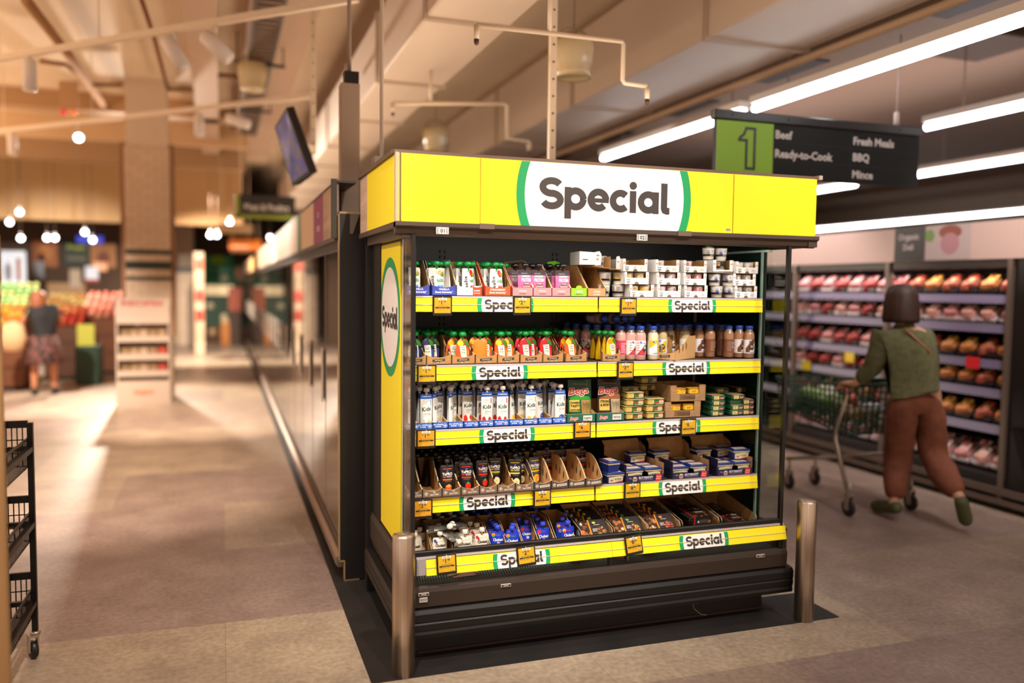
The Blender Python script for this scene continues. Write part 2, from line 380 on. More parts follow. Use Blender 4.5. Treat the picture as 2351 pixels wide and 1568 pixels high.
tag(MB().box(7.0, 7.35, 5.4, 5.45, 2.45, 2.56, m('1a100c', .6), .01).build('air_vent'), 'small black slot vent at the right edge above the meat case', 'vent')
tag(MB().box(6.99, 7.4, 5.45, 5.75, 2.3, 3.75, m('947e6a', .8)).build('ceiling_drop_box'), 'tan boxed drop below the ceiling behind the small black slot vent', 'duct')
# brick columns
def brickmat():
    mt = D.materials.new('painted_brick'); mt.use_nodes = True; N = mt.node_tree.nodes; L = mt.node_tree.links; b = N['Principled BSDF']
    tc = N.new('ShaderNodeTexCoord'); mp = N.new('ShaderNodeMapping'); mp.inputs['Rotation'].default_value = (PI/2, 0, 0); L.new(tc.outputs['Object'], mp.inputs[0])
    br = N.new('ShaderNodeTexBrick'); br.inputs['Scale'].default_value = 1; br.inputs['Brick Width'].default_value = .2; br.inputs['Row Height'].default_value = .075; br.inputs['Mortar Size'].default_value = .006
    br.inputs['Color1'].default_value = lin('cdb49b'); br.inputs['Color2'].default_value = lin('c2a88d'); br.inputs['Mortar'].default_value = lin('a88c70'); L.new(mp.outputs[0], br.inputs['Vector'])
    L.new(br.outputs['Color'], b.inputs['Base Color']); b.inputs['Roughness'].default_value = .6; return mt
BR = brickmat()
o = empty('brick_column', (-.93, 12.6, 0)); tag(o, None, None, None, 'structure')
MB().box(-.28, .28, -.28, .28, 0, 3.42, BR, .01).build('shaft', o)
MB().box(-.255, .255, -.255, .255, 3.42, 4.3, m('cdb8a2', .7)).build('plaster_top', o)
for sx in (-1, 1): MB().box(sx*.30-.035, sx*.30+.035, -.25, -.18, .9, 3.46, m('8a5f40', .6)).build('corner_guard', o)
b = MB()
for z0, z1 in ((1.98, 2.045), (1.78, 1.89), (1.63, 1.68)): b.box(-.283, .283, -.283, .283, z0, z1, m('1d2a1c', .5))
b.build('green_band', o)
o = empty('brick_column', (-.95, 23.6, 0)); tag(o, None, None, None, 'structure')
MB().box(-.26, .26, -.26, .26, 0, 3.4, BR, .01).build('shaft', o)
b = MB()
for z0, z1 in ((1.88, 2.02),): b.box(-.264, .264, -.264, .264, z0, z1, m('1d2a1c', .5))
b.build('green_band', o)
# wood-look post behind the freezer end
o = tag(MB().box(.655, .765, 4.95, 5.05, 1.98, 2.76, m('a08a76', .6), .004).build('support_post'), 'grey-brown square post rising behind the black freezer end panel', 'post')
tag(MB().box(.68, .76, 4.96, 5.04, 2.76, 2.83, m('120d0a', .7)).tube([(.71, 5, 2.83), (.71, 5, 4.3)], .012, m('8a7462', .6), 6).build('post_bracket'), 'black bracket between the square post and the ceiling', 'bracket')
# ---------------------------------------------------------------- the display cabinet
YEL = m('ffe814', .45); GRN = m('0a9a55', .45); WHT = m('f3ece6', .45); INK = m('3a302d', .5); BLK = m('14100e', .4); BRN = m('33271e', .5, 0, 0, 0, .4); DRK = m('1b1512', .5)
GREY = m('b9aeb0', .35)
CLEAR = glass('clear_glass', 'eef3f0', 1.42)
WPAN = wood('pale_plank_print', 'd2b6a2', 'b99b88', 2.5, (.6, .6, 9))
FR = empty('display_cabinet', (1.66, 3.4, 0), 0, 'open black refrigerated display cabinet with yellow Special header on the aisle end', 'display cabinet')
FX, FY = 1.66, 3.4
fM = Matrix.Translation((-FX, -FY, 0))
def fpart(mb, name, parent=None, **k):
    o = mb.build(name, parent or FR, **k); 
    if parent is None: o.location = (-FX, -FY, 0)
    return o
def white_lens(cx, cz, r, h, n=14):
    a = math.asin(h/r); p = [(cx+r*math.cos(-a+2*a*i/n), cz+r*math.sin(-a+2*a*i/n)) for i in range(n+1)]
    return SP(p+[(cx-(x-cx), z) for x, z in reversed(p)])
def green_bands(mb, fn, cx, cz, r0, r1, h, mt):
    a = math.asin(h/r1)
    vs = []; n = 12
    for sgn in (1, -1):
        vv = []
        for i in range(n+1):
            z = -h+2*h*i/n; vv += [(cx+sgn*math.sqrt(r0*r0-z*z), cz+z), (cx+sgn*math.sqrt(r1*r1-z*z), cz+z)]
        mb.decal((vv, [(2*i, 2*i+1, 2*i+3, 2*i+2) for i in range(n)]), mt, fn)
# header
H = MB()
H.box(.68, 2.73, 3.405, 3.43, 1.862, 2.138, YEL)
fn = lambda x, z: (x, 3.4035, z)
H.decal(white_lens(1.6115, 2.0, .386, .1365), WHT, fn)
green_bands(H, lambda x, z: (x, 3.403, z), 1.6115, 2.0, .386, .4235, .1365, GRN)
special(H, lambda x, z: (x, 3.402, z), 1.609, 1.938, .137, .632, INK)
for x in (1.028, 2.262): H.box(x-.0015, x+.0015, 3.402, 3.41, 1.864, 2.136, m('b89a10', .5))
H.box(2.225, 2.25, 3.403, 3.41, 1.874, 1.884, WHT)
for i in range(6): H.box(2.227+i*.0038, 2.229+i*.0038, 3.402, 3.41, 1.876, 1.884, INK)
fpart(H, 'front_sign')
S = MB(); S.box(.672, .69, 3.43, 4.13, 1.862, 2.138, YEL); fpart(S, 'side_sign')
S = MB(); S.box(2.72, 2.735, 3.43, 4.33, 1.862, 2.138, YEL); fpart(S, 'side_sign')
S = MB(); S.box(.672, .69, 4.132, 4.34, 1.862, 2.138, WPAN); S.box(.668, .680, 3.398, 3.425, 1.862, 2.14, m('c8a48c', .5)); S.box(.686, .69, 3.396, 3.404, 1.862, 2.14, m('5a3f34', .5)); fpart(S, 'plank_panel')
S = MB(); S.box(.69, 2.72, 3.43, 4.33, 2.10, 2.13, m('5e4a3e', .7)); S.box(.665, 2.75, 3.41, 3.455, 2.139, 2.152, m('6a5145', .45)); S.box(.66, .70, 3.45, 4.36, 2.139, 2.155, m('57463a', .45)); S.box(2.735, 2.755, 3.395, 3.43, 2.136, 2.156, m('b9a59c', .4)); S.box(.72, 2.7, 4.2, 4.3, 2.13, 2.24, m('7d6a5c', .6)); fpart(S, 'top_board')
# canopy below the header
S = MB()
S.prism([(3.385, 1.862), (3.385, 1.845), (3.40, 1.838), (3.41, 1.815), (3.425, 1.806), (3.432, 1.806), (3.442, 1.86)], 'x', .668, 2.74, m('4a3a30', .4, 0, 0, 0, .6))
S.box(.668, .72, 3.4, 4.36, 1.838, 1.862, m('4a3a30', .4)); S.box(.70, .74, 3.42, 4.33, 1.80, 1.84, m('4a3a30', .4)); S.box(2.69, 2.74, 3.4, 4.3, 1.81, 1.862, m('4a3a30', .4))
S.box(.72, 2.70, 3.44, 4.3, 1.85, 1.862, DRK)
S.box(1.02, 1.085, 3.381, 3.388, 1.842, 1.864, m('6b564a', .45)); S.box(1.96, 2.03, 3.381, 3.388, 1.842, 1.864, m('6b564a', .45))
fpart(S, 'canopy')
for x, t in ((.860, '01'), (1.778, '02')):
    S = MB(); S.box(x-.026, x+.026, 3.380, 3.384, 1.815, 1.842, WHT); S.decal(ST(t, x, 1.820, .017, None, 'c', .03), INK, lambda a, b: (a, 3.379, b))
    for q in (-.021, .018):
        for k in range(4): S.box(x+q-.003, x+q+.004, 3.379, 3.384, 1.818+k*.006, 1.821+k*.006, INK)
    fpart(S, 'bay_number')
S = MB(); S.box(.76, 2.56, 3.444, 3.478, 1.8455, 1.85, m('fff4e6', .5, 0, 2)); fpart(S, 'light_strip')
# carcass
BACK = noisy('dark_back_panel', '191615', '24201f', 2, .45)
S = MB(); S.box(.76, 2.57, 4.13, 4.16, .30, 1.85, BACK)
for x in (1.05, 1.66, 2.25):
    for q in (-.012, .012):
        for k in range(48): S.box(x+q-.003, x+q+.003, 4.126, 4.131, .45+k*.028, .45+k*.028+.016, m('060505', .8))
fpart(S, 'back_panel')
S = MB(); S.box(.74, 2.60, 4.16, 4.36, .12, 1.84, BLK); S.box(.70, .74, 4.30, 4.36, .0, 1.84, BLK); fpart(S, 'rear_housing')
# left end panel with poster
S = MB(); S.box(.738, .765, 3.60, 4.16, .40, 1.83, BLK); S.box(.728, .745, 4.08, 4.30, .40, 1.84, BLK); S.box(.734, .74, 3.60, 4.3, 1.785, 1.84, m('2b211b', .4)); fpart(S, 'end_panel')
S = MB(); pf = lambda y, z: (.7305, y, z)
S.box(.732, .738, 3.615, 4.07, .44, 1.792, YEL)
def clipc(cy, cz, r, y0, y1, n=60): return [(min(max(cy+r*math.cos(2*PI*i/n), y0), y1), cz+r*1.12*math.sin(2*PI*i/n)) for i in range(n)]
S.decal(SP(clipc(3.85, 1.455, .245, 3.615, 4.07)), GRN, lambda y, z: (.7315, y, z)); S.decal(SP(clipc(3.85, 1.455, .205, 3.615, 4.07)), WHT, lambda y, z: (.731, y, z))
special(S, lambda a, b: (.730, 7.70-a, b), 3.85, 1.405, .10, .375, INK, None, (-1, 0, 0))
fpart(S, 'poster')
S = MB(); S.box(.738, .744, 3.42, 3.60, .36, 1.81, CLEAR); S.box(.736, .740, 3.585, 3.60, .4, 1.8, m('c9b79f', .3)); fpart(S, 'side_glass')
# right end
S = MB(); S.box(2.566, 2.60, 3.60, 4.16, .34, 1.83, m('0c1f18', .12)); S.box(2.563, 2.568, 3.585, 3.60, .36, 1.79, m('7f9a8c', .3)); S.box(2.565, 2.6, 3.56, 4.16, 1.79, 1.80, m('a9b5ad', .3))
S.box(2.5, 2.512, 4.11, 4.122, .4, 1.7, m('b7a79a', .4)); fpart(S, 'end_panel')
S = MB(); S.box(2.585, 2.591, 3.42, 3.60, .36, 1.81, CLEAR); fpart(S, 'side_glass')
for x in (.745, 2.583): fpart(MB().box(x-.009, x+.009, 3.395, 3.42, .335, 1.812, BLK, .003), 'corner_post')
# lower front: glass guard, rail, grille, panel, bumper, plinth
S = MB(); S.box(.755, 2.575, 3.408, 3.412, .33, .468, CLEAR); fpart(S, 'front_glass')
S = MB(); S.box(.752, 2.58, 3.40, 3.422, .462, .484, BLK, .004); S.box(1.655, 1.667, 3.404, 3.416, .33, .47, BLK); fpart(S, 'glass_rail')
S = MB(); S.box(.76, 2.57, 3.43, 4.14, .30, .332, m('2e3a36', .4)); S.box(.76, 2.57, 3.54, 4.13, .332, .372, DRK); fpart(S, 'deck')
S = MB(); k = 0
while k < 150: x = .775+k*.0119; S.add([(x, 3.435, .3335), (x+.005, 3.435, .3335), (x+.019, 3.525, .3335), (x+.014, 3.525, .3335)], [(0, 1, 2, 3)], m('0b0c0b', .7)); S.add([(x+.005, 3.435, .334), (x+.0075, 3.435, .334), (x+.0215, 3.525, .334), (x+.019, 3.525, .334)], [(0, 1, 2, 3)], m('7c857c', .4)); k += 1
g = fpart(S, 'air_grille')
S = MB(); S.prism([(3.392, .246), (3.388, .31), (3.393, .326), (3.405, .335), (3.43, .335), (3.45, .246)], 'x', .728, 2.618, BRN)
S.prism([(.728, .25), (.716, .30), (.716, .40), (.726, .425), (.76, .43), (.76, .25)], 'y', 3.40, 4.32, BRN)
S.box(2.592, 2.62, 3.40, 4.3, .25, .43, BRN)
for x, z, w, h in ((.79, .305, .045, .012), (1.155, .305, .045, .012), (2.46, .312, .045, .014)): S.box(x-w/2, x+w/2, 3.383, 3.389, z-h/2, z+h/2, m('cfc4b8', .4)); S.box(x-w/2+.002, x+w/2-.002, 3.382, 3.389, z-h/2+.0025, z+h/2-.0025, BLK); S.box(x-w/4, x+w/4, 3.3815, 3.389, z-.0012, z+.0012, m('cfc4b8', .4))
S.box(.772, .806, 3.383, 3.389, .272, .29, m('d6ccc2', .4))
for i in range(9): S.box(.775+i*.0034, .7765+i*.0034, 3.382, 3.389, .276, .288, INK)
fpart(S, 'base_panel')
S = MB(); prof = [(0, .115), (-.012, .118), (-.016, .135), (-.010, .148), (-.016, .152), (-.018, .178), (-.012, .186), (-.018, .190), (-.018, .222), (-.008, .238), (.03, .244), (.03, .115)]
RUB = m('130f0c', .45, 0, 0, 0, .35)
S.prism([(3.39+a, z) for a, z in prof], 'x', .70, 2.645, RUB); S.prism([(.705+a, z) for a, z in prof], 'y', 3.39, 4.30, RUB); S.prism([(2.64-a, z) for a, z in prof], 'y', 3.39, 4.30, RUB)
fpart(S, 'bumper')
S = MB(); S.box(.785, 2.557, 3.50, 4.3, .0, .25, DRK); S.box(.79, 2.555, 3.495, 3.5, .10, .108, m('4a3a30', .4)); S.box(.79, 2.555, 3.49, 3.5, 0.0, .012, m('3a2d25', .4)); fpart(S, 'plinth')
S = MB(); S.tube([(2.03, 3.46, .095), (2.10, 3.455, .097)], .005, m('2468c8', .4), 6); S.lathe([(.004, 0), (.012, .002), (.012, .012), (.008, .014), (.008, .022), (.013, .024), (.013, .06), (.006, .066)], m('b9a58c', .4), 10, T(2.10, 3.455, .097, ry=PI/2))
S.tube([(2.13, 3.455, .09), (2.14, 3.45, .06), (2.17, 3.44, .035), (2.20, 3.44, .028)], .0025, m('8a7a66', .4), 5); fpart(S, 'drain_hose')
# shelves with their price strips
SZ = [1.557, 1.254, .968, .670]
def price_strip(zt, zb, cx, x0, x1, y, tilt, parent):
    s = MB(); h = zt-zb; yy = lambda z: y-tilt*(zt-z)/h
    def q(x, z, e=0): return (x, yy(z)-e, z)
    s.add([q(x0, zb), q(x1, zb), q(x1, zt-.007), q(x0, zt-.007), (x0, y+.01, zb), (x1, y+.01, zb), (x1, y+.01, zt-.007), (x0, y+.01, zt-.007)], [(0, 1, 2, 3), (4, 7, 6, 5), (0, 4, 5, 1), (3, 2, 6, 7), (0, 3, 7, 4), (1, 5, 6, 2)], YEL)
    if cx:
        cz = (zt-.007+zb)/2; hh = (zt-.007-zb)/2-.0003
        s.decal(white_lens(cx, cz, .1135, hh, 6), WHT, lambda a, b: q(a, b, .0008)); green_bands(s, lambda a, b: q(a, b, .0012), cx, cz, .1135, .133, hh, GRN)
        special(s, lambda a, b: q(a, b, .0016), cx, cz-.0195, h*.66, .196, INK)
    zm = zb+h*.46
    s.box(x0, x1, yy(zm)-.0030, yy(zm), zm-.0012, zm+.0012, m('d8cfae', .35))
    o = fpart(s, 'price_strip'); o.parent = parent; o.location = (0, 0, 0); return o
SPX = [(1.20, 2.155), (1.177, 2.131), (1.215, 2.085), (1.124, 2.125)]
SH = m('4c3d34', .4)
for i, z in enumerate(SZ):
    for k, (x0, x1) in enumerate(((.772, 1.652), (1.660, 2.556))):
        s = MB(); s.box(x0, x1, 3.575, 4.12, z-.022, z, SH); s.box(x0, x1, 3.572, 3.583, z-.05, z, SH); s.box(x0, x1, 3.566, 3.576, z-.007, z+.001, GREY)
        for xx in (x0+.02, x1-.03): s.prism([(3.62, z-.02), (4.12, z-.02), (4.12, z-.09)], 'x', xx, xx+.006, DRK)
        sh = fpart(s, 'shelf'); price_strip(z, z-.068-(.002 if i == 3 else 0), SPX[i][k], x0, x1, 3.568, .004+.006*(i == 3)*(k == 1), sh)
s = MB(); s.box(.76, 2.598, 3.396, 3.404, .452, .460, GREY); s.box(.76, .80, 3.388, 3.396, .385, .455, m('a9a0a2', .3)); lo = fpart(s, 'strip_holder')
def lowstrip(cx, x0, x1): price_strip(.455, .386, cx, x0, x1, 3.390, .016, lo)
lowstrip(1.226, .80, 1.66); lowstrip(2.14, 1.662, 2.60)
# bollards in front of it
STEEL = noisy('brushed_steel', 'd8c6b4', 'b09a88', 60, .34, 1.0, 0, (1, 1, .02), 2)
for x, y, l in ((.692, 3.325, 'brushed steel bollard at the left front corner of the display cabinet'), (2.664, 3.311, 'brushed steel bollard at the right front corner of the display cabinet')):
    o = empty('bollard', (x, y, 0), 0, l, 'bollard', 'steel bollards guarding the cabinet corners')
    MB().lathe([(.0465, 0), (.0465, .583), (.0445, .586)], STEEL, 40).build('post', o)
    s = MB(); s.lathe([(.044, .585), (.044, .5875), (0.0001, .5875)], noisy('steel_cap', 'dccab8', 'b09c8a', 9, .3, 1, 0, (1, 1, 1)), 40)
    for k in range(8): s.bar((0, 0, .588), (.043*math.cos(k*PI/4), .043*math.sin(k*PI/4), .588), .0012, .0004, m('e0cdbb', .3, .5))
    s.build('end_cap', o)
# price tickets in their dark frames
AMB = m('dd9a12', .5); AMB2 = m('d3a410', .5)
def ticket(x, y, z, dollars, cents, head, lines, label, mt=AMB, tilt=0.0, rz=0.0, w=.087, h=.083):
    o = empty('price_ticket', (x, y, z), 0, label, 'price ticket', 'electronic price tickets on the shelf strips'); o.rotation_euler = (tilt, rz, 0)
    s = MB(); s.box(-w/2, w/2, 0, .010, -h/2-.006, h/2-.006+.004, m('1b1614', .3), .003); s.box(-.002, .002, -.0006, .001, h/2-.009, h/2-.006, m('c8c0b8', .4)); s.build('frame', o)
    s = MB(); fn = lambda a, b: (a, -.0012, b); t = h/2-.010; iw = w-.014
    s.decal(SR(-iw/2, -h/2+.006, iw/2, t), mt, lambda a, b: (a, -.0006, b)); s.decal(SR(-.019, t-.010, .019, t-.001), m('efe6da', .5), lambda a, b: (a, -.0009, b)); s.decal(ST(head, 0, t-.0085, .0055, None, 'c', .02), INK, fn)
    s.decal(ST('$', -.012, t-.0205, .008, None, 'r', .0), INK, fn); s.decal(ST(dollars, -.004, t-.029, .017, None, 'c', .035), INK, fn)
    if cents: s.decal(ST(cents, .004, t-.0205, .008, None, 'l', .03), INK, fn)
    s.decal(ST('ea', .006, t-.029, .0035, None, 'l'), INK, fn)
    s.decal(ST(lines[0], 0, t-.037, .0036, .046, 'c'), INK, fn); s.decal(SR(-iw/2+.004, t-.0465, iw/2-.004, t-.040), m('2a2624', .5), lambda a, b: (a, -.0009, b)); s.decal(ST(lines[1], 0, t-.0452, .0042, None, 'c'), mt, fn)
    s.decal(ST(lines[2], -iw/2+.005, t-.052, .0026, .04, 'l'), INK, fn)
    s.decal(SR(iw/2-.022, -h/2+.008, iw/2-.003, -h/2+.0115), m('c9bba0', .5), fn)
    for k in range(8): s.decal(SR(iw/2-.0215+k*.0023, -h/2+.0083, iw/2-.0205+k*.0023, -h/2+.0112), INK, lambda a, b: (a, -.0015, b))
    s.build('screen', o)
ticket(.906, 3.552, 1.519, '1', '75', '30% OFF', ['Was $2.50 SAVE 75c', '$1.25 per 100g', 'kids yoghurt pouch 140g'], '$1.75 price ticket on the top shelf strip below the blue vanilla trays')
ticket(1.275, 3.552, 1.521, '2', '10', '30% OFF', ['Was $3.00 SAVE 90c', '$1.40 per 100g', 'protein yoghurt pouch 150g'], '$2.10 price ticket covering the Special lettering of the top shelf', AMB2)
ticket(1.806, 3.552, 1.518, '1', '50', '1/2 Price', ['Was $3.00 SAVE $1.50', '88c per 100g', 'greek yoghurt 170g'], '$1.50 price ticket below the white yoghurt trays')
ticket(.838, 3.552, 1.221, '1', '75', '30% OFF', ['Was $2.50 SAVE 75c', '$1.59 per 100g', 'kids yoghurt pouch 110g'], '$1.75 price ticket below the fruit pouches on the second shelf', AMB2)
ticket(1.797, 3.552, 1.217, '3', '40', '20% OFF', ['Was $4.25 SAVE 85c', '$0.97 per L', 'protein milk drink 350ml'], '$3.40 price ticket below the pink drink bottles', AMB2)
ticket(.836, 3.552, .938, '1', '65', '33% OFF', ['Was $2.50 SAVE 85c', '$2.37 per 100g', 'kids calcium yoghurt 70g'], '$1.65 price ticket below the white and blue pouches')
ticket(1.580, 3.552, .943, '6', '', '20% OFF', ['Was $7.50 SAVE $1.50', '$24 per kg', 'grated cheese 250g'], '$6 price ticket below the green cheese bag')
ticket(2.144, 3.552, .932, '6', '', '20% OFF', ['Was $7.50 SAVE $1.50', '$24 per kg', 'cheese block 250g'], '$6 price ticket over the Special lettering below the cheese cartons', AMB2)
ticket(.822, 3.545, .630, '2', '20', '30% OFF', ['Was $3.20 SAVE $1', '$1.47 per 100g', 'protein yoghurt pouch 150g'], '$2.20 price ticket at the left end of the fourth shelf')
ticket(1.382, 3.545, .636, '2', '70', '30% OFF', ['Was $3.90 SAVE $1.20', '$1.54 per 100g', 'protein yoghurt pouch 175g'], '$2.70 price ticket below the 20g protein trays', AMB2)
ticket(1.843, 3.545, .640, '8', '90', 'Special', ['Was $9.80 SAVE 90c', '$2.37 per 100g', 'spreadable butter 375g'], '$8.90 price ticket below the butter tubs', AMB2)
ticket(.885, 3.370, .434, '1', '85', '30% OFF', ['Was $2.70 SAVE 85c', '$1.32 per 100g', 'yoghurt pouch 140g'], '$1.85 price ticket hung on the lowest strip at its left end', AMB2, -.12, -.03)
ticket(1.243, 3.370, .436, '2', '10', '30% OFF', ['Was $3.00 SAVE 90c', '$1.50 per 100g', 'fit yoghurt pouch 140g'], '$2.10 price ticket hiding the middle of the lowest Special lettering', AMB2, -.12, -.06)
ticket(1.765, 3.370, .437, '8', '95', 'Special', ['Was $9.95 SAVE $1', '$2.71 per 100g', 'protein meal 330g'], '$8.95 price ticket on the lowest strip below the ready meals', AMB2, -.14, -.10)
# ---------------------------------------------------------------- products: templates
CARD = noisy('cardboard', 'b4854f', 'a2743f', 30, .8); CARDL = m('c99c66', .8); CARDE = m('d9b98a', .8)
def interp(tab, v):
    for (a, x), (b, y) in zip(tab, tab[1:]):
        if v <= b: return x+(y-x)*(v-a)/(b-a) if b > a else y
    return tab[-1][1]
PROF = [(0, .90), (.07, 1), (.85, 1), (.95, .97), (1, .88)]
TPROF = [(0, 1), (.12, .98), (.45, .8), (.8, .36), (1, .06)]
def pouch(name, w, h, t, zones, back, art, cap, caps, prof=PROF, tp=TPROF, rough=.32, neck=None, partname='cap'):
    """a stand-up pouch: zones = [(height share from, colour)], art(d) draws the print on the front, cap = lathe profile"""
    mb = MB(); nu, nv = 10, 14; fr = []; cols = {}
    def half(v): return interp(prof, v)*w/2
    def yf(x, z):
        v = min(max(z/h, 0), 1); q = min(abs(x)/half(v), 1); return -interp(tp, v)*t/2*(1-q*q)**.6-.0006
    for side in (-1, 1):
        vs = []; fs = []; ms = []
        for j in range(nv+1):
            v = j/nv
            for i in range(nu+1):
                x = (2*i/nu-1)*half(v); y = yf(x, v*h) if side < 0 else -yf(x, v*h); vs.append((x, y, v*h))
        for j in range(nv):
            c = [q for v0, q in zones if (j+.5)/nv >= v0][-1]; c = m(c, rough, 0, 0, .1, .35) if side < 0 or not back else m(back, rough)
            for i in range(nu):
                a = j*(nu+1)+i; f = (a, a+1, a+nu+2, a+nu+1); fs.append(f if side < 0 else f[::-1]); ms.append(c)
        mb.add(vs, fs, ms, True)
    mb.add([(-half(0), 0, .001), (0, -t/2, 0), (half(0), 0, .001), (0, t/2, 0)], [(0, 3, 2, 1)], m(zones[0][1], rough, 0, 0, .2))
    lay = [0]
    def d(sh, c, L=.009, k=None):
        lay[0] += 1; e = .0006+.00022*(lay[0] if k is None else k)
        mb.decal(sh, m(c, rough, 0, 0, .1, .35), lambda x, z: (x, yf(x, z)-e, z), L)
    art(d)
    mb.fix_normals = False
    me = mb.mesh(name); c = MB()
    if neck: c.lathe([(.0055, h-.004), (.0055, h+.008)], m(neck, .3), 10)
    c.lathe([(r, z+h+.004) for r, z in cap], m(caps, .3, 0, 0, .3), 16)
    tp_ = Tpl(name, me, [(partname, c.mesh(partname))]); tp_.hw, tp_.ht = w/2, t/2; return tp_
MUSH = [(.006, 0), (.006, .006), (.0155, .008), (.0175, .014), (.0165, .021), (.011, .026), (.0001, .0275)]
DOME = [(.0055, 0), (.0055, .005), (.0125, .006), (.0140, .011), (.0135, .018), (.0095, .0225), (.0001, .0235)]
STUB = [(.0055, 0), (.0055, .005), (.0125, .006), (.0135, .009), (.0130, .0215), (.011, .024), (.0001, .0245)]
def berry(d, x, z, r, c='d8281e', leaf=True):
    d(SE(x, z, r*.85, r, 12), c)
    if leaf: d(SP([(x-r*.7, z+r*.9), (x, z+r*.55), (x+r*.7, z+r*.9), (x+r*.25, z+r*1.0), (x, z+r*1.5), (x-r*.25, z+r*1.0)]), '3f8f2f')
def kids_white(fl):
    def art(d):
        if fl == 'v':
            for a in range(5): d(SE(.012+.010*math.cos(a*1.26+.3), .102+.007*math.sin(a*1.26+.3), .007, .005, 8), 'f3e3a0')
            d(SE(.012, .102, .003, .003, 8), 'e2a93a')
        else:
            d(SE(.013, .100, .011, .014, 12), 'd32a20'); d(SE(.016, .090, .007, .010, 10), 'd32a20'); d(SP([(-.008, .108), (.003, .110), (.006, .118), (-.002, .115)]), '4a8f35'); d(SP([(-.012, .104), (-.002, .104), (.002, .110)]), '4a8f35')
        d(SE(.024, .092, .007, .009, 10), '5b8d2c'); d(SE(.022, .093, .0055, .0055, 10), 'e9d820'); d(ST('2', .022, .0905, .006, None, 'c', .02), '1d2a1a')
        d(ST('vaalia', -.0165, .050, .0185, .070, 'c', .005, PI/2), '16211b'); d(ST('kids', .012, .058, .018, .031, 'c', .015), '22984a')
        d(ST('PROBIOTICS', .012, .0495, .0045, .024, 'c'), '4fae6f'); d(SR(-.001, .035, .026, .043), '3f8fd8' if fl == 'v' else 'd13a32'); d(ST('VANILLA' if fl == 'v' else 'STRAWBERRY', .0125, .0372, .004, .017, 'c'), 'f2f2f2')
        d(ST('immunity boost', .012, .026, .004, .024, 'c'), '7fb0dd' if fl == 'v' else 'd88a86'); d(SE(-.022, .016, .003, .005, 8), 'd6d62a'); d(ST('70% LESS', .008, .015, .005, .02, 'c'), '55aa66')
    return pouch('yoghurt_pouch', .078, .119, .034, [(0, 'f0eeea')], 'dcd8d2', art, MUSH, '0f9b46', neck='0f9b46')
def pink():
    def art(d):
        d(SR(-.022, .084, .022, .093), '3a2c34'); d(SR(-.021, .085, .021, .092), 'f4eef0'); d(ST('MUSCLE NATION', 0, .0862, .0052, .038, 'c', .02, 0, .2), '3a2c34')
        d(ST('PROTEIN', 0, .063, .0185, .052, 'c', .05, 0, .1), '3b3038'); d(ST('PROTEIN', 0, .0635, .0172, .049, 'c', .012, 0, .1), 'f7f4f6')
        d(SR(-.014, .050, .016, .059), '5a5158'); d(ST('YOGHURT', .001, .0522, .0048, .024, 'c', .01), 'f2eef0'); d(SR(-.022, .036, .022, .047), 'd2302c'); d(ST('15g PROTEIN', 0, .0392, .0055, .038, 'c', .015), 'f7f0f0')
        berry(d, -.010, .018, .011); berry(d, .019, .020, .012); d(SE(.022, .017, .004, .008, 8), 'f6c3b8'); d(ST('yoghurt pouch', -.008, .1, .004, .03, 'c'), 'e8e0e4')
    return pouch('protein_pouch', .072, .118, .034, [(0, 'de6a9e'), (.82, '4c4046')], 'e08ab4', art, MUSH, '131215', neck='222024')
FR_COL = {'b': ('1d2142', '2a2f58', '3c4a86', 'blueberry'), 'o': ('e2581c', 'efc01c', 'f07a1e', 'orange mango'), 's': ('c31d26', 'b3161f', 'd8323a', 'strawberry'), 'y': ('ecc21a', 'c98e1c', 'e9b61c', 'banana')}
FPROF = [(0, .88), (.1, .98), (.55, 1), (.75, .96), (.88, .8), (.96, .55), (1, .34)]
def fruit(k):
    a, b, c, nm = FR_COL[k]
    def art(d):
        d(SE(-.013, .088, .014, .013, 14), b); d(SE(.018, .040, .012, .020, 12), c); d(SE(.004, .008, .018, .010, 12), c)
        if k == 'o':
            for q in (-.6, 0, .6): d(SP([(.018, .045), (.018+.010*math.cos(q-.2), .045+.016*math.sin(q-.2)), (.018+.010*math.cos(q+.2), .045+.016*math.sin(q+.2))]), 'f6a15a')
        if k == 'b':
            for q in (-.01, .006, .02): d(SE(q, .012, .008, .008, 10), '6a7fc0')
        d(SP([(.001, .099), (.010, .104), (.022, .094), (.029, .080), (.030, .070), (.018, .074), (.006, .084)]), '3f7d2a')
        d(SP([(-.019, .076), (.011, .078), (.014, .014), (-.012, .012)]), 'ece6dc'); d(ST('Tamar', -.004, .066, .0085, .023, 'c', .012, .03), '2f2a28'); d(ST('Valley', -.0035, .0565, .0085, .021, 'c', .012, .03), '2f2a28')
        d(ST('Kids', -.002, .044, .0095, .019, 'c', .02, .03), '3c9a3a'); d(ST(nm.upper().split()[0], -.001, .038, .003, .018, 'c'), c); d(ST('real fruit', 0, .032, .003, .018, 'c'), '8c857c')
        d(SP([(-.011, .022), (-.004, .027), (.002, .022), (.008, .026), (.013, .021), (.013, .017), (-.011, .016)]), '8d8680')
        if k in 'so': d(SE(0, .006, .010, .005, 10), '2f8a3c' if k == 'o' else 'e03a44')
    return pouch('fruit_pouch', .064, .108, .032, [(0, a)], c, art, MUSH, '0d8f3e', FPROF, [(0, 1), (.3, .95), (.7, .6), (.9, .3), (1, .12)], neck='0d8f3e')
BK = {'v': ('8ab6dc', 'vanilla'), 's': ('d8342c', 'strawberry'), 'm': ('eea61e', 'mango'), 'b': ('3d4c9c', 'blueberry')}
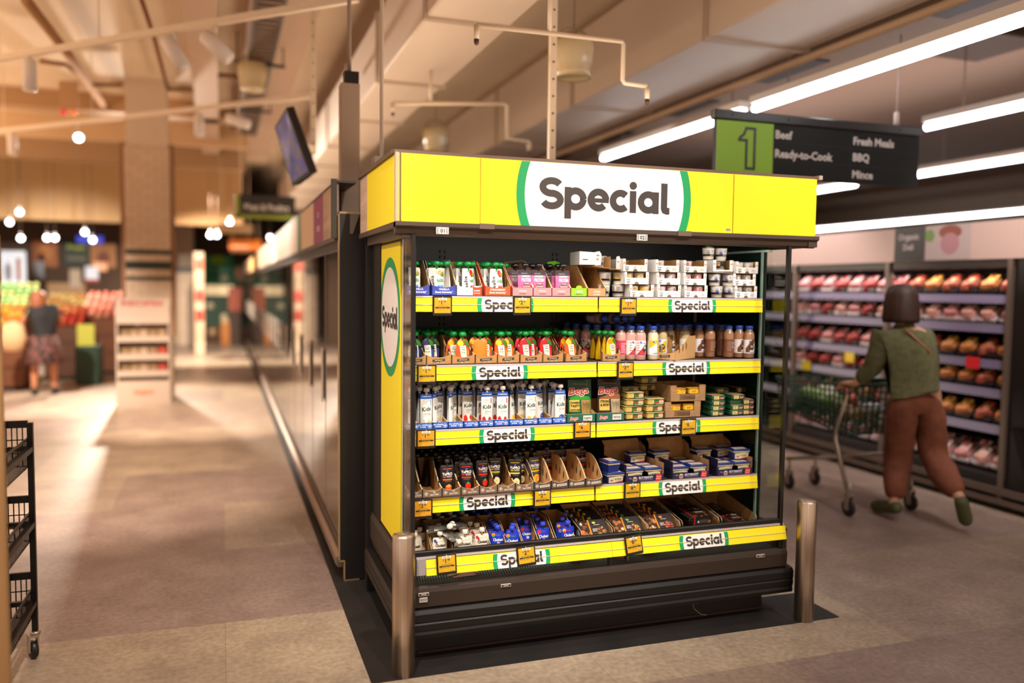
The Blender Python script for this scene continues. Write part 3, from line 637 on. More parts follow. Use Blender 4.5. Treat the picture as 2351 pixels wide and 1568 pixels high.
def blue_kids(k):
    c, nm = BK[k]
    def art(d):
        d(ST('NO ADDED SUGAR', 0, .137, .0052, .042, 'c', .02), 'f2f4fa'); d(SRing(-.004, .113, .0125, .0133, 14), '8e9a94'); d(ST('Tamar', -.004, .114, .0045, .016, 'c'), '6e7a74'); d(ST('Valley', -.004, .108, .0045, .015, 'c'), '6e7a74')
        d(SR(.0165, .100, .0205, .124), c); d(ST('Kids', -.001, .076, .019, .038, 'c', .012, .12, .1), '1f4a2a'); d(ST('WITH', -.001, .068, .003, .008, 'c'), '57605a'); d(ST('CALCIUM', .001, .060, .0058, .028, 'c', 0, -.05), '49524c'); d(ST(nm, -.006, .052, .004, .016, 'c'), c)
        if k == 'v':
            for q in range(5): d(SE(.010+.006*math.cos(q*1.26), .034+.006*math.sin(q*1.26), .004, .004, 8), 'efe3b4')
            d(SE(.010, .034, .0025, .0025, 8), 'd9a531'); d(SP([(-.018, .020), (-.010, .030), (-.008, .018)]), '4f8f49'); d(SP([(-.01, .036), (-.016, .040), (-.014, .033)]), '6fae5b'); d(SE(.016, .012, .006, .006, 10), '9cc2e2')
        elif k == 's': d(SP([(-.024, .004), (-.022, .036), (-.014, .042), (-.008, .030), (-.007, .004)]), 'cf2a22'); berry(d, .010, .030, .008); d(SE(.013, .012, .006, .006, 10), 'e0867e')
        elif k == 'm': d(SP([(-.022, .004), (-.020, .032), (-.010, .036), (-.002, .022), (0, .006)]), 'f0bc2c'); d(SP([(.002, .026), (.018, .038), (.017, .028), (.008, .022)]), 'ea7f22'); d(SE(.014, .012, .005, .005, 10), 'f2c878')
        else: d(SE(.002, .024, .014, .014, 14), '3d4f9e'); d(SE(-.002, .026, .006, .005, 8), '6d86cf'); d(SE(.003, .027, .004, .003, 8), '232d66')
    def artb(d): art(d)
    return pouch('kids_pouch', .053, .150, .030, [(0, 'e9e6e0'), (.87, '1c5bbd')], 'd9dde2', artb, STUB, 'dcd8d4', neck='dcd8d4')
YP = {'o': ('e86a1a', 'd85a1e', 'caramel'), 'r': ('dd2c20', 'd42c22', 'strawberry'), 'y': ('e8c81c', 'e6cf9a', 'banana'), 'p': ('e6b81c', 'e88a1e', 'passionfruit'), 'd': ('a83228', '8a8680', 'back')}
def dark_pouch(k):
    c, f, nm = YP[k]; grey = k == 'p'
    def art(d):
        d(SR(-.020, .110, .020, .1125), c); d(SP([(-.004, .104), (.006, .105), (.004, .099), (-.002, .098)]), '6a58c8')
        if k == 'd':
            d(SR(-.02, .075, .02, .098), '5a3a36'); d(ST('PROTEIN', 0, .084, .006, .03, 'c'), 'd8d0cc'); d(SR(-.012, .03, .012, .055), 'd9d3cc'); d(SR(-.02, .06, .02, .068), c); return
        d(ST('YoPRO' if not grey else 'PROTEIN', 0, .083, .0125, .047, 'c', .03), 'efe8e2'); d(ST('15g' if not grey else '20g', -.013, .073, .0075, .014, 'c', .03), c); d(ST('PROTEIN', .009, .0745, .006, .024, 'c', .02), 'd9d2cc'); d(ST('HIGH PROTEIN YOGHURT', .009, .071, .002, .024, 'c'), 'b9b2ac'); d(SR(-.021, .061, .022, .067), c); d(ST('no added sugar', .002, .055, .003, .028, 'c'), 'b9b2ac')
        if k == 'o': d(SP([(-.010, .010), (-.010, .036), (.006, .045), (.018, .036), (.018, .012), (.004, .004)]), 'd5561c'); d(SP([(-.010, .036), (.006, .045), (.018, .036), (.004, .030)]), 'f09a58'); d(SE(.002, .006, .016, .005, 10), 'c8401c')
        elif k == 'r': berry(d, .008, .025, .016)
        elif k == 'y': d(SE(.008, .024, .015, .018, 14), 'ecd9a4'); d(SE(.008, .024, .005, .006, 8), 'd6ba78')
        else: d(SE(.004, .030, .018, .020, 14), 'eda01e'); d(SE(.010, .024, .010, .012, 12), 'a03a6a'); d(SE(.010, .024, .008, .010, 12), 'f0b040')
    return pouch('protein_pouch', .062, .128, .032, [(0, '191516' if not grey else '3b3838'), (.9, '3a3638')], '1d191a', art, DOME, '242125', neck='3a383c')
def chob(k):
    blue = k in 'gmt'; fc = {'w': 'd9b45a', 'b': '4a4a86', 'r': 'c8242a', 'g': 'e88a2a', 'm': 'f0b42a', 't': 'd8342e'}[k]
    def art(d):
        if blue:
            d(SE(-.020, .088, .009, .008, 10), fc); d(SE(-.020, .080, .006, .005, 8), '3f9a3a' if k == 'g' else 'd8342e'); d(ST({'g': 'Tropical', 'm': 'Mango', 't': 'Strawberry'}[k], .002, .084, .006, .024, 'c'), {'g': '7fae2a', 'm': 'd8342e', 't': 'd8342e'}[k])
            d(ST('Chobani', .002, .060, .0125, .047, 'c', .03), 'f1efe9'); d(ST('fit', .004, .044, .0125, .014, 'c', .03), 'f1efe9'); d(ST('15g Protein', 0, .028, .009, .040, 'c', .015), {'g': 'd6d81e', 'm': 'd8342e', 't': 'd8342e'}[k])
        else:
            d(SE(-.023, .090, .006, .007, 10), fc); d(SE(-.017, .083, .005, .006, 10), fc); d(ST('no artificial anything', .006, .086, .003, .034, 'c', 0, .08), fc); d(ST('Chobani', .001, .064, .0125, .046, 'c', .035), '2b2522'); d(ST('Greek Yogurt', .003, .053, .006, .032, 'c', 0), '8a8078'); d(ST({'w': 'Vanilla', 'b': 'Blueberry', 'r': 'Raspberry'}[k], .003, .044, .0055, .022, 'c'), fc if k != 'w' else 'b48a3a')
            d(SE(-.006, .020, .010, .010, 12), fc); d(SE(.018, .022, .005, .005, 10), 'cfc4b2')
    return pouch('yoghurt_pouch', .066, .104, .034, [(0, '243bb8' if blue else 'e9dfcc')], '2134a0' if blue else 'cfc8bd', art, STUB, '3546c8' if blue else 'eae0ce', neck='2b3cc0' if blue else 'e0d4c0', rough=.3)
def cheese_bag(k):
    g = k == 'g'
    def art(d):
        if g: d(SP([(-.055, .105), (-.02, .118), (.045, .108), (.052, .096), (-.05, .094)]), '2f9a2c')
        else: d(SP([(-.055, .100), (-.01, .116), (.05, .122), (.056, .096), (-.052, .094)]), '9a5a30')
        d(ST('RESEALABLE BAG', 0, .166, .006, .07, 'c', 0, -.05), 'b58a4a'); d(ST('Bega', -.008, .121, .034, .104, 'c', .055, .09, .25), 'e9e2d2'); d(ST('Bega', -.008, .122, .033, .100, 'c', .02, .09, .25), 'b8231a')
        d(SR(-.056, .040, -.008, .094), 'd8b654'); d(SP([(.0, .094), (.052, .094), (.050, .02), (.002, .02)]), 'a48448' if g else 'b4a384')
        for q in range(7): d(SP([(.006+.006*q, .09-.008*(q % 3)), (.012+.006*q, .08-.006*(q % 2)), (.008+.006*q, .03+.01*(q % 3))]), '7d6232' if g else '8a7656', .02)
        for i, l in enumerate(('FARMERS', 'TASTY', 'GRATED CHEESE') if g else ('STRONG', '& BITEY')): d(ST(l, -.030, .078-.017*i, .012 if i == 1 or not g else .008, .044, 'c', .03), '24301a' if g else '2a2018')
        if g: d(SR(-.056, .0, -.002, .03), '1d6a2a')
    return pouch('cheese_bag', .122, .190, .04, [(0, '17552b' if g else '3a2a20'), (.5, '12452a' if g else '2b201b')], None, art, [(.0002, 0), (.0001, .0002)], '222222', [(0, .95), (.1, 1), (1, .98)], partname='seal_strip')
def bottle(k):
    liq, lab, c2 = {'p': ('d9a79a', 'f0e9e6', 'c8203c'), 'k': ('d9a79a', 'd8465e', 'd8465e'), 'c': ('e8dcb6', 'f0ece4', 'e6bb10'), 'v': ('cdb98c', 'f0ece4', 'e6bb10'), 'h': ('a87b5a', 'efe9e4', '6a3c26'), 'n': ('a87b5a', '7d4c34', '5c3424')}[k]
    r = .0268; mb = MB(); L1 = m(liq, .22, 0, 0, .5)
    mb.lathe([(.022, 0), (r, .004), (r, .112), (.0255, .122), (.0215, .132), (.0165, .139), (.0155, .148)], [m({'h': '5a3524', 'n': '5a3524'}.get(k, liq), .22, 0, 0, .5), L1, L1, m(liq, .15, 0, 0, .6), m('7c6f66', .15), m('8a7c72', .15)], 24)
    e = [0]
    def d(sh, c, L=.006):
        e[0] += 1; q = r+.0003+.00015*e[0]; mb.decal(sh, m(c, .35), lambda x, z: (q*math.sin(x/r), -q*math.cos(x/r), z), L)
    d(SR(-.052, .026, .052, .094), lab)
    if k in 'pcvh':
        if k == 'p': d(SP([(-.026, .026), (.024, .026), (.024, .082)]), c2); d(SE(-.004, .040, .009, .008), 'd8341e'); d(ST('PROTEIN', .004, .078, .006, .024, 'c'), '4a4a52')
        elif k in 'cv': d(SP([(-.028, .094), (.028, .094), (-.028, .054)] if k == 'c' else [(-.02, .05), (.03, .094), (.03, .05)]), c2); d(SR(.012, .03, .026, .085), c2)
        else: d(SP([(-.026, .030), (-.010, .030), (.028, .090), (.028, .094), (.004, .094), (-.026, .05)]), c2); d(ST('PROTEIN', -.004, .074, .006, .022, 'c'), '4a3a32')
        x = .016 if k == 'p' else .006
        if k != 'c': d(SE(x, .056, .0135, .0145, 20), '1c1715'); d(ST('30g', x, .056, .010, .017, 'c', .03), 'f2efec'); d(ST('PROTEIN', x, .050, .003, .014, 'c'), 'd8d2cc')
        d(SE(-.006, .086, .0045, .0045, 10), '3f5aa8'); d(SR(-.008, .030, .02, .034), '4f72c8')
        if k == 'p':
            for q in range(4): d(SR(-.022, .082-.012*q, -.012, .085-.012*q), 'c85a6a')
    else:
        for q in range(7): d(SR(-.016, .036+.007*q, .006, .0385+.007*q), 'f0c0c8' if k == 'k' else 'b08a74')
        d(SR(.010, .05, .022, .078), 'e8e0da')
        for q in range(6): d(SR(.011+.0018*q, .052, .012+.0018*q, .076), '2a2a2a')
    me = mb.mesh('drink_bottle'); c = MB(); c.lathe([(.0165, .146), (.0178, .147), (.0178, .161), (.0165, .163), (.0001, .163)], m('2c4fb4', .35), 24)
    for i in range(24): a = 2*PI*i/24; c.box(-.0006, .0006, -.0004, .0008, .148, .160, m('2c4fb4', .35), 0, T(.0178*math.cos(a), .0178*math.sin(a), 0, rz=a+PI/2))
    b = Tpl('drink_bottle', me, [('cap', c.mesh('cap'))]); b.hw = b.ht = .0272; return b
def cup(k):
    c, t2 = {'b': ('3f4f96', 'd8d3d2'), 'o': ('e08a1c', 'd9cfba'), 'y': ('e0a91c', 'd6c08a'), 's': ('b86a72', 'd6c6c4'), 'n': ('9a928c', 'd8d2c8'), 'k': ('d97a24', '2a2624')}[k]
    mb = MB(); cr = m('ece4d2', .25, 0, 0, .3); lb = m(t2, .35); prof = [(.0225, 0), (.0255, .004), (.0268, .017), (.0273, .0171), (.0278, .027), (.0279, .0271), (.0292, .052), (.0292, .055)]
    mb.lathe(prof, [cr, cr, m('2b2a2c', .35), m('2b2a2c', .35), lb, lb, m('cfc8c2', .3)], 24)
    def rr(z): return interp(prof_z, z)
    prof_z = [(z, r) for r, z in prof]; e = [0]
    def d(sh, q, L=.006):
        e[0] += 1; s = .0003+.00012*e[0]; mb.decal(sh, m(q, .35), lambda x, z: ((rr(z)+s)*math.sin(x/.028), -(rr(z)+s)*math.cos(x/.028), z), L)
    d(STM(['Tamar', 'Valley'], -.010, .042, .0055, 1.35, w=.017, bold=.02), '2a2624' if k != 'k' else 'e8e0d0'); d(STM(['greek style', 'yoghurt', 'creamy'], .012, .044, .0028, 1.6, w=.012), '5a5450')
    d(SP([(.006, .046), (.012, .046), (.009, .039)]), '3a3432'); d(SE(-.012, .031, .006, .005, 10), c); d(SE(-.006, .030, .004, .004, 10), c); d(ST('GREEK', .008, .020, .0045, .018, 'c', .01), 'd8d2c8')
    for a in (2.2, 3.1, 4.0): d(SR(a*.028-.008, .03, a*.028+.008, .05), c if k in 'bsyo' else '8a847e')
    l = MB(); l.lathe([(.0292, .054), (.0312, .0545), (.0312, .0565), (.029, .058), (.0001, .058)], m('b8b2ae', .3), 24)
    return Tpl('yoghurt_cup', mb.mesh('yoghurt_cup'), [('lid', l.mesh('lid'))])
# cardboard
def wall_poly(d, lip, back, kind):
    if kind == 'curve': return [(0, 0), (d, 0), (d, back), (d*.62, back)]+[(d*.62*(1-t)+0*t, lip+(back-lip)*(1-t)**1.8) for t in (.15, .3, .45, .6, .75, .9, 1)]
    if kind == 'slope': return [(0, 0), (d, 0), (d, back), (d*.5, back), (0, lip)]
    if kind == 'low': return [(0, 0), (d, 0), (d, back), (0, lip)]
    if kind == 'sail': return [(0, 0), (d, 0), (d, back*.9), (d*.55, back)]+[(d*.55*(1-t), lip+(back-lip)*(1-t**1.9)) for t in (.25, .45, .65, .82, .93, 1)]
def tray(name, w, d, lip, back, out, kind='curve', dip=.25, art=None, holes=0, inn=None, hole_c='17100a'):
    """a shelf-ready cardboard tray: low printed front lip, rising sides, back wall"""
    inn = inn or CARD; mb = MB(); t = .0022; pol = wall_poly(d, lip, back, kind)
    fl = MB(); n = 10
    top = [(-w/2+w*i/n, lip-lip*dip*math.sin(PI*i/n)) for i in range(n+1)]
    fp = [(-w/2, 0), (w/2, 0)]+top[::-1]
    mb.prism(fp, 'y', t, t*2, inn); mb.prism(fp, 'y', 0, t, out)
    for i in range(n): (x0, z0), (x1, z1) = top[i], top[i+1]; mb.add([(x0, 0, z0+.0003), (x1, 0, z1+.0003), (x1, 2*t, z1+.0003), (x0, 2*t, z0+.0003)], [(0, 1, 2, 3)], CARDE)
    for sx in (-1, 1):
        a, b = (sx*w/2, sx*(w/2-t)); mb.prism(pol, 'x', min(a, b), max(a, b), inn); mb.prism(pol, 'x', min(a, a+sx*.0003), max(a, a+sx*.0003), out)
        for p, q in zip(pol[2:], pol[3:]+pol[:1]):
            mb.add([(a, p[0], p[1]+.0003), (b, p[0], p[1]+.0003), (b, q[0], q[1]+.0003), (a, q[0], q[1]+.0003)], [(0, 1, 2, 3)], CARDE)
        for k in range(holes):
            y = d*(.2+.17*k); z = lip*1.0+(back-lip)*(.12+.10*k)
            for e in (sx*(w/2-t)-sx*.0006, sx*w/2+sx*.0006): mb.decal(SE(y, z, .006, .018, 14), m(hole_c, .9), lambda u, v, e=e: (e, u, v))
    mb.box(-w/2, w/2, d-t, d, 0, back*.98, inn); mb.box(-w/2, w/2, 0, d, 0, t, inn)
    me0 = mb.mesh(name)
    parts = []
    if art:
        p = MB(); e = [0]
        def dd(sh, c, k=None):
            e[0] += 1; p.decal(sh, c if not isinstance(c, str) else m(c, .6), lambda x, z: (x, -.0002-.00012*e[0], z))
        art(dd); p.fix_normals = False; parts = [('printed_label', p.mesh('printed_label'))]
    return Tpl(name, me0, parts)
def card_box(name, w, d, h, lip, out, art=None, wing=.014, inn=None, back=True):
    """small open-fronted shelf tray: low lip, full-height corner wings and sides"""
    inn = inn or CARD; t = .002; mb = MB(); mb.box(-w/2, w/2, 0, d, 0, t, inn); mb.box(-w/2, w/2, 0, t, 0, lip, out)
    for s in (-1, 1):
        x = s*w/2; mb.box(min(x, x-s*t), max(x, x-s*t), 0, d, 0, h, out); mb.box(min(x-s*t, x-s*2*t), max(x-s*t, x-s*2*t), .002, d, 0, h*.995, inn); mb.box(min(x, x-s*wing), max(x, x-s*wing), .0021, .004, 0, h, out)
        mb.box(min(x-s*.004, x-s*wing*.8), max(x-s*.004, x-s*wing*.8), .0012, .0022, h*.62, h*.72, inn)
    if back: mb.box(-w/2, w/2, d-t, d, 0, h, inn)
    parts = []
    if art:
        p = MB(); e = [0]
        def dd(sh, c):
            e[0] += 1; p.decal(sh, m(c, .6) if isinstance(c, str) else c, lambda x, z: (x, -.0002-.00012*e[0], z))
        art(dd); p.fix_normals = False; parts = [('printed_label', p.mesh('printed_label'))]
    return Tpl(name, mb.mesh(name), parts)
# ---------------------------------------------------------------- shelf 1 (top)
def X(px, py, y): return xat(px, py, y)
ST_ = [1.5592, 1.2562, .9702, .6722]
def tlabel(txts, bgc=None, col='f2f0f4', size=.0075, z0=.022, lead=1.45, w=None, bold=.03):
    def art(d):
        if bgc: d(SR(-.03, .006, .03, .034), bgc)
        d(STM(txts, 0, z0, size, lead, w=w, bold=bold), col)
    return art
BLU, ORG, WCARD, PNKC, LIMC, APR = (m(c, .55) for c in ('3d4aa8', 'e4501a', 'e8e2da', 'e88a8c', '8fd312', 'd58a52'))
tv = lambda w: tray('pouch_tray', w, .26, .046, .155, BLU, 'slope', .22, tlabel(['VANILLA', 'Boost Immunity*'], None, 'f0eef4', .0085, .024), 1)
tw = lambda w: tray('pouch_tray', w, .26, .046, .160, WCARD, 'slope', .22, lambda d: (d(SP([(.016, .0005), (.0565, .0005), (.0565, .043), (.045, .040), (.03, .040), (.016, .042)]), 'dd3f1a'), d(SP([(.018, .043), (.055, .044), (.05, .040), (.036, .037), (.022, .039)]), 'f0ece6'), d(ST('STRAWBERRY', .036, .020, .006, .030, 'c', .03), 'f4e6e0'), d(ST('Boost Immunity*', .036, .010, .0055, .030, 'c', .02), 'f4e6e0')), 1)
to = lambda w: tray('pouch_tray', w, .26, .046, .155, ORG, 'slope', .22, tlabel(['STRAWBERRY', 'Boost Immunity*'], None, 'f6e8de', .0085, .024), 1)
def mn(flav, bg, fg): return lambda d: (d(SR(-.020, .018, .020, .029), '4a3a36'), d(SR(-.019, .019, .019, .028), bg), d(ST('MUSCLE NATION', 0, .0206, .006, .034, 'c', .03, 0, .2), '3a2c2c'), d(ST(flav, 0, .0085, .0055, .034, 'c', .02), fg))
tp = lambda w: tray('pouch_tray', w, .27, .040, .150, PNKC, 'slope', .02, mn('STRAWBERRY', 'f4dede', '5a2a2c'), 0)
tl = lambda w: tray('pouch_tray', w, .27, .040, .150, LIMC, 'slope', .02, lambda d: (mn('RASPBERRY PISTACHIO', 'e8f0d8', '2a4a10')(d), d(SE(.0, .040, .016, .012), '8fd312')), 0)
ta = lambda w: tray('pouch_tray', w, .27, .040, .148, APR, 'slope', .02, mn('CARAMEL', 'f2dcc8', 'f4e4d4'), 0)
Y1 = 3.592
KW = {k: kids_white(k) for k in 'vs'}; PK = pink()
def put_tray(t, p0, p1, py, y, z, label, group, rz=0.0):
    """a tray as wide as its place on the shelf; t is a function of the width"""
    x0 = max(X(p0, py, y), .753); x1 = X(p1, py, y); return place(t(x1-x0-.0012), ((x0+x1)/2, y, z), rz, label, 'tray', group)
for t, a, b, l in ((tv, 928, 987, 'blue fronted vanilla pouch tray at the left end of the top shelf'), (tv, 991, 1048, 'blue fronted vanilla pouch tray, second from left on the top shelf'), (tw, 1048, 1107, 'white fronted strawberry pouch tray with an orange corner on the top shelf'), (to, 1113, 1173, 'orange fronted strawberry pouch tray on the top shelf'),
                   (tp, 1176, 1224, 'pink pouch tray right beside the orange strawberry tray'), (tp, 1224, 1267, 'middle one of the three pink pouch trays'), (tp, 1267, 1310, 'rightmost of the three pink pouch trays'), (tl, 1310, 1348, 'empty lime green fronted tray on the top shelf'), (ta, 1349, 1391, 'empty orange-brown fronted tray beside the stacked yoghurt cups')):
    put_tray(t, a, b, 680, Y1, ST_[0], l, 'pouch trays on the top shelf')
def apart(a, b):
    """whether two footprints (x, y, half width, half depth, turn) stand clear of each other"""
    for p in (a, b):
        for k in (0, PI/2):
            c, sn = math.cos(p[4]+k), math.sin(p[4]+k); d = abs((a[0]-b[0])*c+(a[1]-b[1])*sn)
            if d > sum(q[2]*abs(math.cos(q[4])*c+math.sin(q[4])*sn)+q[3]*abs(-math.sin(q[4])*c+math.cos(q[4])*sn) for q in (a, b)): return True
    return False
TAKEN = []
def stand(t, x, y, z, rz, label, cat, group, x0=None, x1=None, ymin=None, ymax=4.1, sc=1.0, must=True, extra=0.0):
    """stand a thing on a shelf: slide it back until it is clear of what already stands there"""
    for turn in (rz, PI/2-.02, 'x'):
        if turn == 'x': return None if not must else place(t, (x, y, z), rz, label, cat, group, 0, 0, sc)
        kf = .72 if must else 1.0; hw, ht = t.hw*sc*kf, max(t.ht, .0178)*sc*(.80 if must else 1.0)
        if t.hw == t.ht: hw = ht = .0235; turn = 0 if turn == rz else turn
        ex = hw*abs(math.cos(turn))+ht*abs(math.sin(turn)); ey = hw*abs(math.sin(turn))+ht*abs(math.cos(turn)); xx = x
        if x0 is not None and x1-x0 > 2*ex: xx = min(max(x, x0+ex), x1-ex)
        yy = max(y, (ymin or 0)+t.hw*sc*abs(math.sin(turn))+t.ht*sc*abs(math.cos(turn))+.001)
        lim = ymax if not must else min(ymax, yy+.11)
        while yy < lim:
            f = (xx, yy, hw, ht, turn)
            if all(abs(o[0][1]-yy) > .12 or abs(o[0][0]-xx) > .13 or abs(o[1]-z) > .1 or apart(f, o[0]) for o in TAKEN): TAKEN.append((f, z)); return place(t, (xx, yy, z), rz if t.hw == t.ht else turn, label, cat, group, 0, 0, sc)
            yy += .004
def cell(x, walls):
    for a, b in walls:
        if a-.004 <= x <= b+.004: return a+.003, b-.003
    return None, None
def row(items, z, py, group, cat='pouch', Yfront=3.597, walls=()):
    for t, px, y, rz, l in items: x = X(px, py, y); x0, x1 = cell(x, walls); stand(t, x, y, z, rz, l, cat, group, x0 if x0 else .757, x1 if x1 else 2.56, Yfront)
def spans(pairs, py, y): 
    out = []
    for a, b in pairs: c = (X(a, py, y), X(b, py, y)); out.append((max(c[0], .756), c[1]))
    return out
W1 = spans(((928, 987), (991, 1048), (1048, 1107), (1113, 1173), (1176, 1224), (1224, 1267), (1267, 1310)), 680, Y1)
G1 = 'white kids yoghurt pouches on the top shelf'
row([(KW['v'], 928, 3.64, .1, 'white vanilla kids pouch behind the glass edge in the left blue tray'), (KW['v'], 954, 3.62, .45, 'white vanilla kids pouch in front of the left blue tray'), (KW['v'], 971, 3.65, .9, 'white vanilla kids pouch turned sideways, right end of the left blue tray'),
     (KW['v'], 991, 3.64, .15, 'white vanilla kids pouch at the left wall of the second blue tray'), (KW['v'], 998, 3.74, .2, 'green capped pouch behind the wide front pouch of the second blue tray'), (KW['v'], 1005, 3.615, .0, 'white vanilla pouch showing the whole word kids, second blue tray'), (KW['v'], 1026, 3.64, .75, 'white vanilla kids pouch at the right wall of the second blue tray'), (KW['v'], 1012, 3.70, .3, 'green capped pouch peeping over the second blue tray, second row'),
     (KW['s'], 1050, 3.66, .9, 'strawberry kids pouch pressed to the left wall of the white tray'), (KW['s'], 1061, 3.63, .75, 'strawberry kids pouch left of centre in the white fronted tray'), (KW['s'], 1076, 3.62, .55, 'strawberry kids pouch in the middle of the white fronted tray'), (KW['s'], 1092, 3.68, 1.5, 'strawberry kids pouch seen edge on in the white fronted tray'), (KW['s'], 1098, 3.62, .95, 'strawberry kids pouch at the right end of the white fronted tray'),
     (KW['s'], 1113, 3.66, .8, 'strawberry kids pouch at the left wall of the orange tray'), (KW['s'], 1124, 3.63, .7, 'strawberry kids pouch second from left in the orange tray'), (KW['s'], 1141, 3.615, .45, 'strawberry kids pouch facing front in the middle of the orange tray'), (KW['s'], 1150, 3.69, 1.4, 'strawberry kids pouch seen edge on in the orange tray'), (KW['s'], 1160, 3.62, .85, 'strawberry kids pouch at the right end of the orange tray')], ST_[0]+.003, 640, G1, 'pouch', 3.597, W1)
for k, (px, y) in enumerate(((935, 3.72), (962, 3.72), (985, 3.74), (1018, 3.76), (1056, 3.74), (1080, 3.74), (1108, 3.74), (1130, 3.74), (1152, 3.76))): xx = X(px+6, 640, y); a_, b_ = cell(xx, W1); stand(KW['vs'[k > 3]], xx, y, ST_[0]+.003, 1.5, 'green cap of a white kids pouch standing behind the front ones', 'pouch', G1, a_, b_, 3.6, 3.81, 1.0, False)
G2 = 'pink protein pouches on the top shelf'
row([(PK, 1183, 3.70, .1, 'pink protein pouch half hidden at the left of the first pink tray'), (PK, 1193, 3.67, .3, 'pink protein pouch second from left in the first pink tray'), (PK, 1207, 3.62, .12, 'pink protein pouch at the front of the first pink tray'), (PK, 1222, 3.70, .0, 'dark capped pink pouch behind the wall of the first pink tray'), (PK, 1229, 3.76, .1, 'dark capped pink pouch behind the front one in the middle pink tray'), (PK, 1236, 3.62, -.02, 'pink protein pouch facing front in the middle pink tray'), (PK, 1253, 3.70, .2, 'pink pouch with dark cap at the right wall of the middle pink tray'),
     (PK, 1262, 3.68, .4, 'pink pouch with white swirl print at left in the rightmost pink tray'), (PK, 1273, 3.72, .2, 'dark capped pink pouch behind the front one, rightmost pink tray'), (PK, 1281, 3.66, .2, 'pink pouch tucked behind the front one of the rightmost pink tray'), (PK, 1292, 3.615, .05, 'pink protein pouch with a shiny top at the front of the rightmost pink tray')], ST_[0]+.003, 640, G2, 'pouch', 3.597, W1)
tag(MB().prism([(-.028, 0), (.03, 0), (.035, .018), (.01, .026), (-.03, .02)], 'y', 0, .002, m('6fcf12', .5)).build('torn_flap', None, (X(1270, 602, 3.86), 3.86, 1.705)), 'torn lime green cardboard flap above the pink pouches', 'cardboard')['group'] = 'loose cardboard'
tag(MB().add([(-.05, 0, 0), (.05, .01, .012), (.07, .07, .02), (-.03, .06, .01)], [(0, 1, 2, 3)], CARD).add([(.05, .01, .012), (.09, .015, -.01), (.10, .06, 0), (.07, .07, .02)], [(0, 1, 2, 3)], CARDL).build('torn_flap', None, (X(1180, 600, 3.80), 3.80, 1.712)), 'torn brown cardboard flap above the first pink tray', 'cardboard')
# white yoghurt trays and cups
CUP = {k: cup(k) for k in 'boysnk'}
def wart(c2):
    def art(d):
        d(STM(['Tamar', 'Valley'], -.044, .019, .0075, 1.3, w=.024, bold=.03), '2e2a28'); d(SE(-.044, .006, .005, .0035, 10), '8a847e'); d(SP([(.0115*math.cos(PI*i/12), .001+.0125*math.sin(PI*i/12)) for i in range(13)]), '6a5a42')
        d(STM(['4 PACK', 'GREEK STYLE'], 0, .022, .0035, 1.5, bold=.02), '4a4642'); d(ST('with real fruit', .036, .0225, .003, .024, 'c'), '7a746e'); d(STM(['MANGO &', 'PEACH'] if c2 == 'e0a04a' else ['STRAWBERRY', '& APPLE', ] if c2 == 'd4503a' else ['BLUEBERRY', 'PUREE'], .036, .0155, .0042, 1.5, w=.022, bold=.01), c2)
    return art
WC = m('eee9e4', .55)
tb = {k: card_box('yoghurt_tray', .128, .20, .060, .031, WC, wart(c)) for k, c in (('o', 'e0a04a'), ('s', 'd4503a'), ('b', '7f86c4'))}
YG = 3.592; LH = .0606; z0 = ST_[0]
cols = [('o', ((1474, 'bottom'), (1462, 'middle'), (1459, 'top')), 'first'), ('s', ((1537, 'bottom'), (1535, 'middle'), (1533, 'top')), 'second'), ('s', ((1598, 'bottom'), (1596, 'middle'), (1597, 'top')), 'third'), ('b', ((1713, 'bottom'), (1710, 'middle'), (1716, 'top')), 'last')]
for k, stack, nm in cols:
    for j, (px, nmz) in enumerate(stack):
        x = X(px, 660-30*j, YG); z = z0+j*LH
        place(tb[k], (x, YG, z), rnd.uniform(-.02, .02), 'white cardboard yoghurt tray, %s of the %s white stack from left' % (nmz, nm), 'tray', 'white yoghurt trays on the top shelf')
        if j == 2 and nm == 'first': continue
        for q, dx in enumerate((-.0295, .0295)):
            if j == 2 and nm in ('second', 'third') and q: continue
            kk = {'o': 'y', 's': 's', 'b': 'n'}[k]; place(CUP[kk], (x+dx, YG+.038, z+.003), rnd.uniform(-1, 2.5), 'yoghurt cup at %s inside the %s tray of the %s white stack' % ('left' if q == 0 else 'right', nmz, nm), 'cup', 'yoghurt cups in white trays', 0, 0, .92)
G3 = 'loose yoghurt cups on the top shelf'
def cups(l):
    for k, px, py, y, lev, rz, lab in l: place(CUP[k], (X(px, py, y), y, z0+lev*.0582), rz, lab, 'cup', G3)
cups([('n', 1386, 670, 3.66, 0, .3, 'pale yoghurt cup at the bottom left beside the orange-brown tray'), ('n', 1418, 670, 3.66, 0, 1.9, 'pale yoghurt cup at the bottom, next to the first white stack'), ('n', 1389, 640, 3.66, 1.02, .4, 'pale yoghurt cup on top of the bottom left cup'), ('y', 1420, 640, 3.66, 1.02, -.2, 'yellow mango yoghurt cup next to the first white stack'),
      ('b', 1645, 670, 3.63, 0, -.1, 'blueberry yoghurt cup at bottom left between white stacks'), ('b', 1674, 670, 3.63, 0, -.2, 'blueberry yoghurt cup at bottom right between white stacks'), ('b', 1640, 640, 3.63, 1.02, .1, 'blueberry yoghurt cup in the second layer, left, between white stacks'), ('b', 1671, 640, 3.63, 1.02, -.5, 'blueberry yoghurt cup in the second layer, right, between white stacks')])
tag(MB().box(-.075, .075, 0, .1, 0, .004, m('a49c96', .5), 0, T(0, 0, .0, ry=.03)).build('cardboard_sheet', None, (X(1655, 622, 3.6), 3.595, z0+.0582*2.06+.003)), 'grey cardboard sheet lying on the blueberry cups', 'cardboard')
xk = X(1658, 610, 3.62); zk = z0+.0582*2.06+.0085
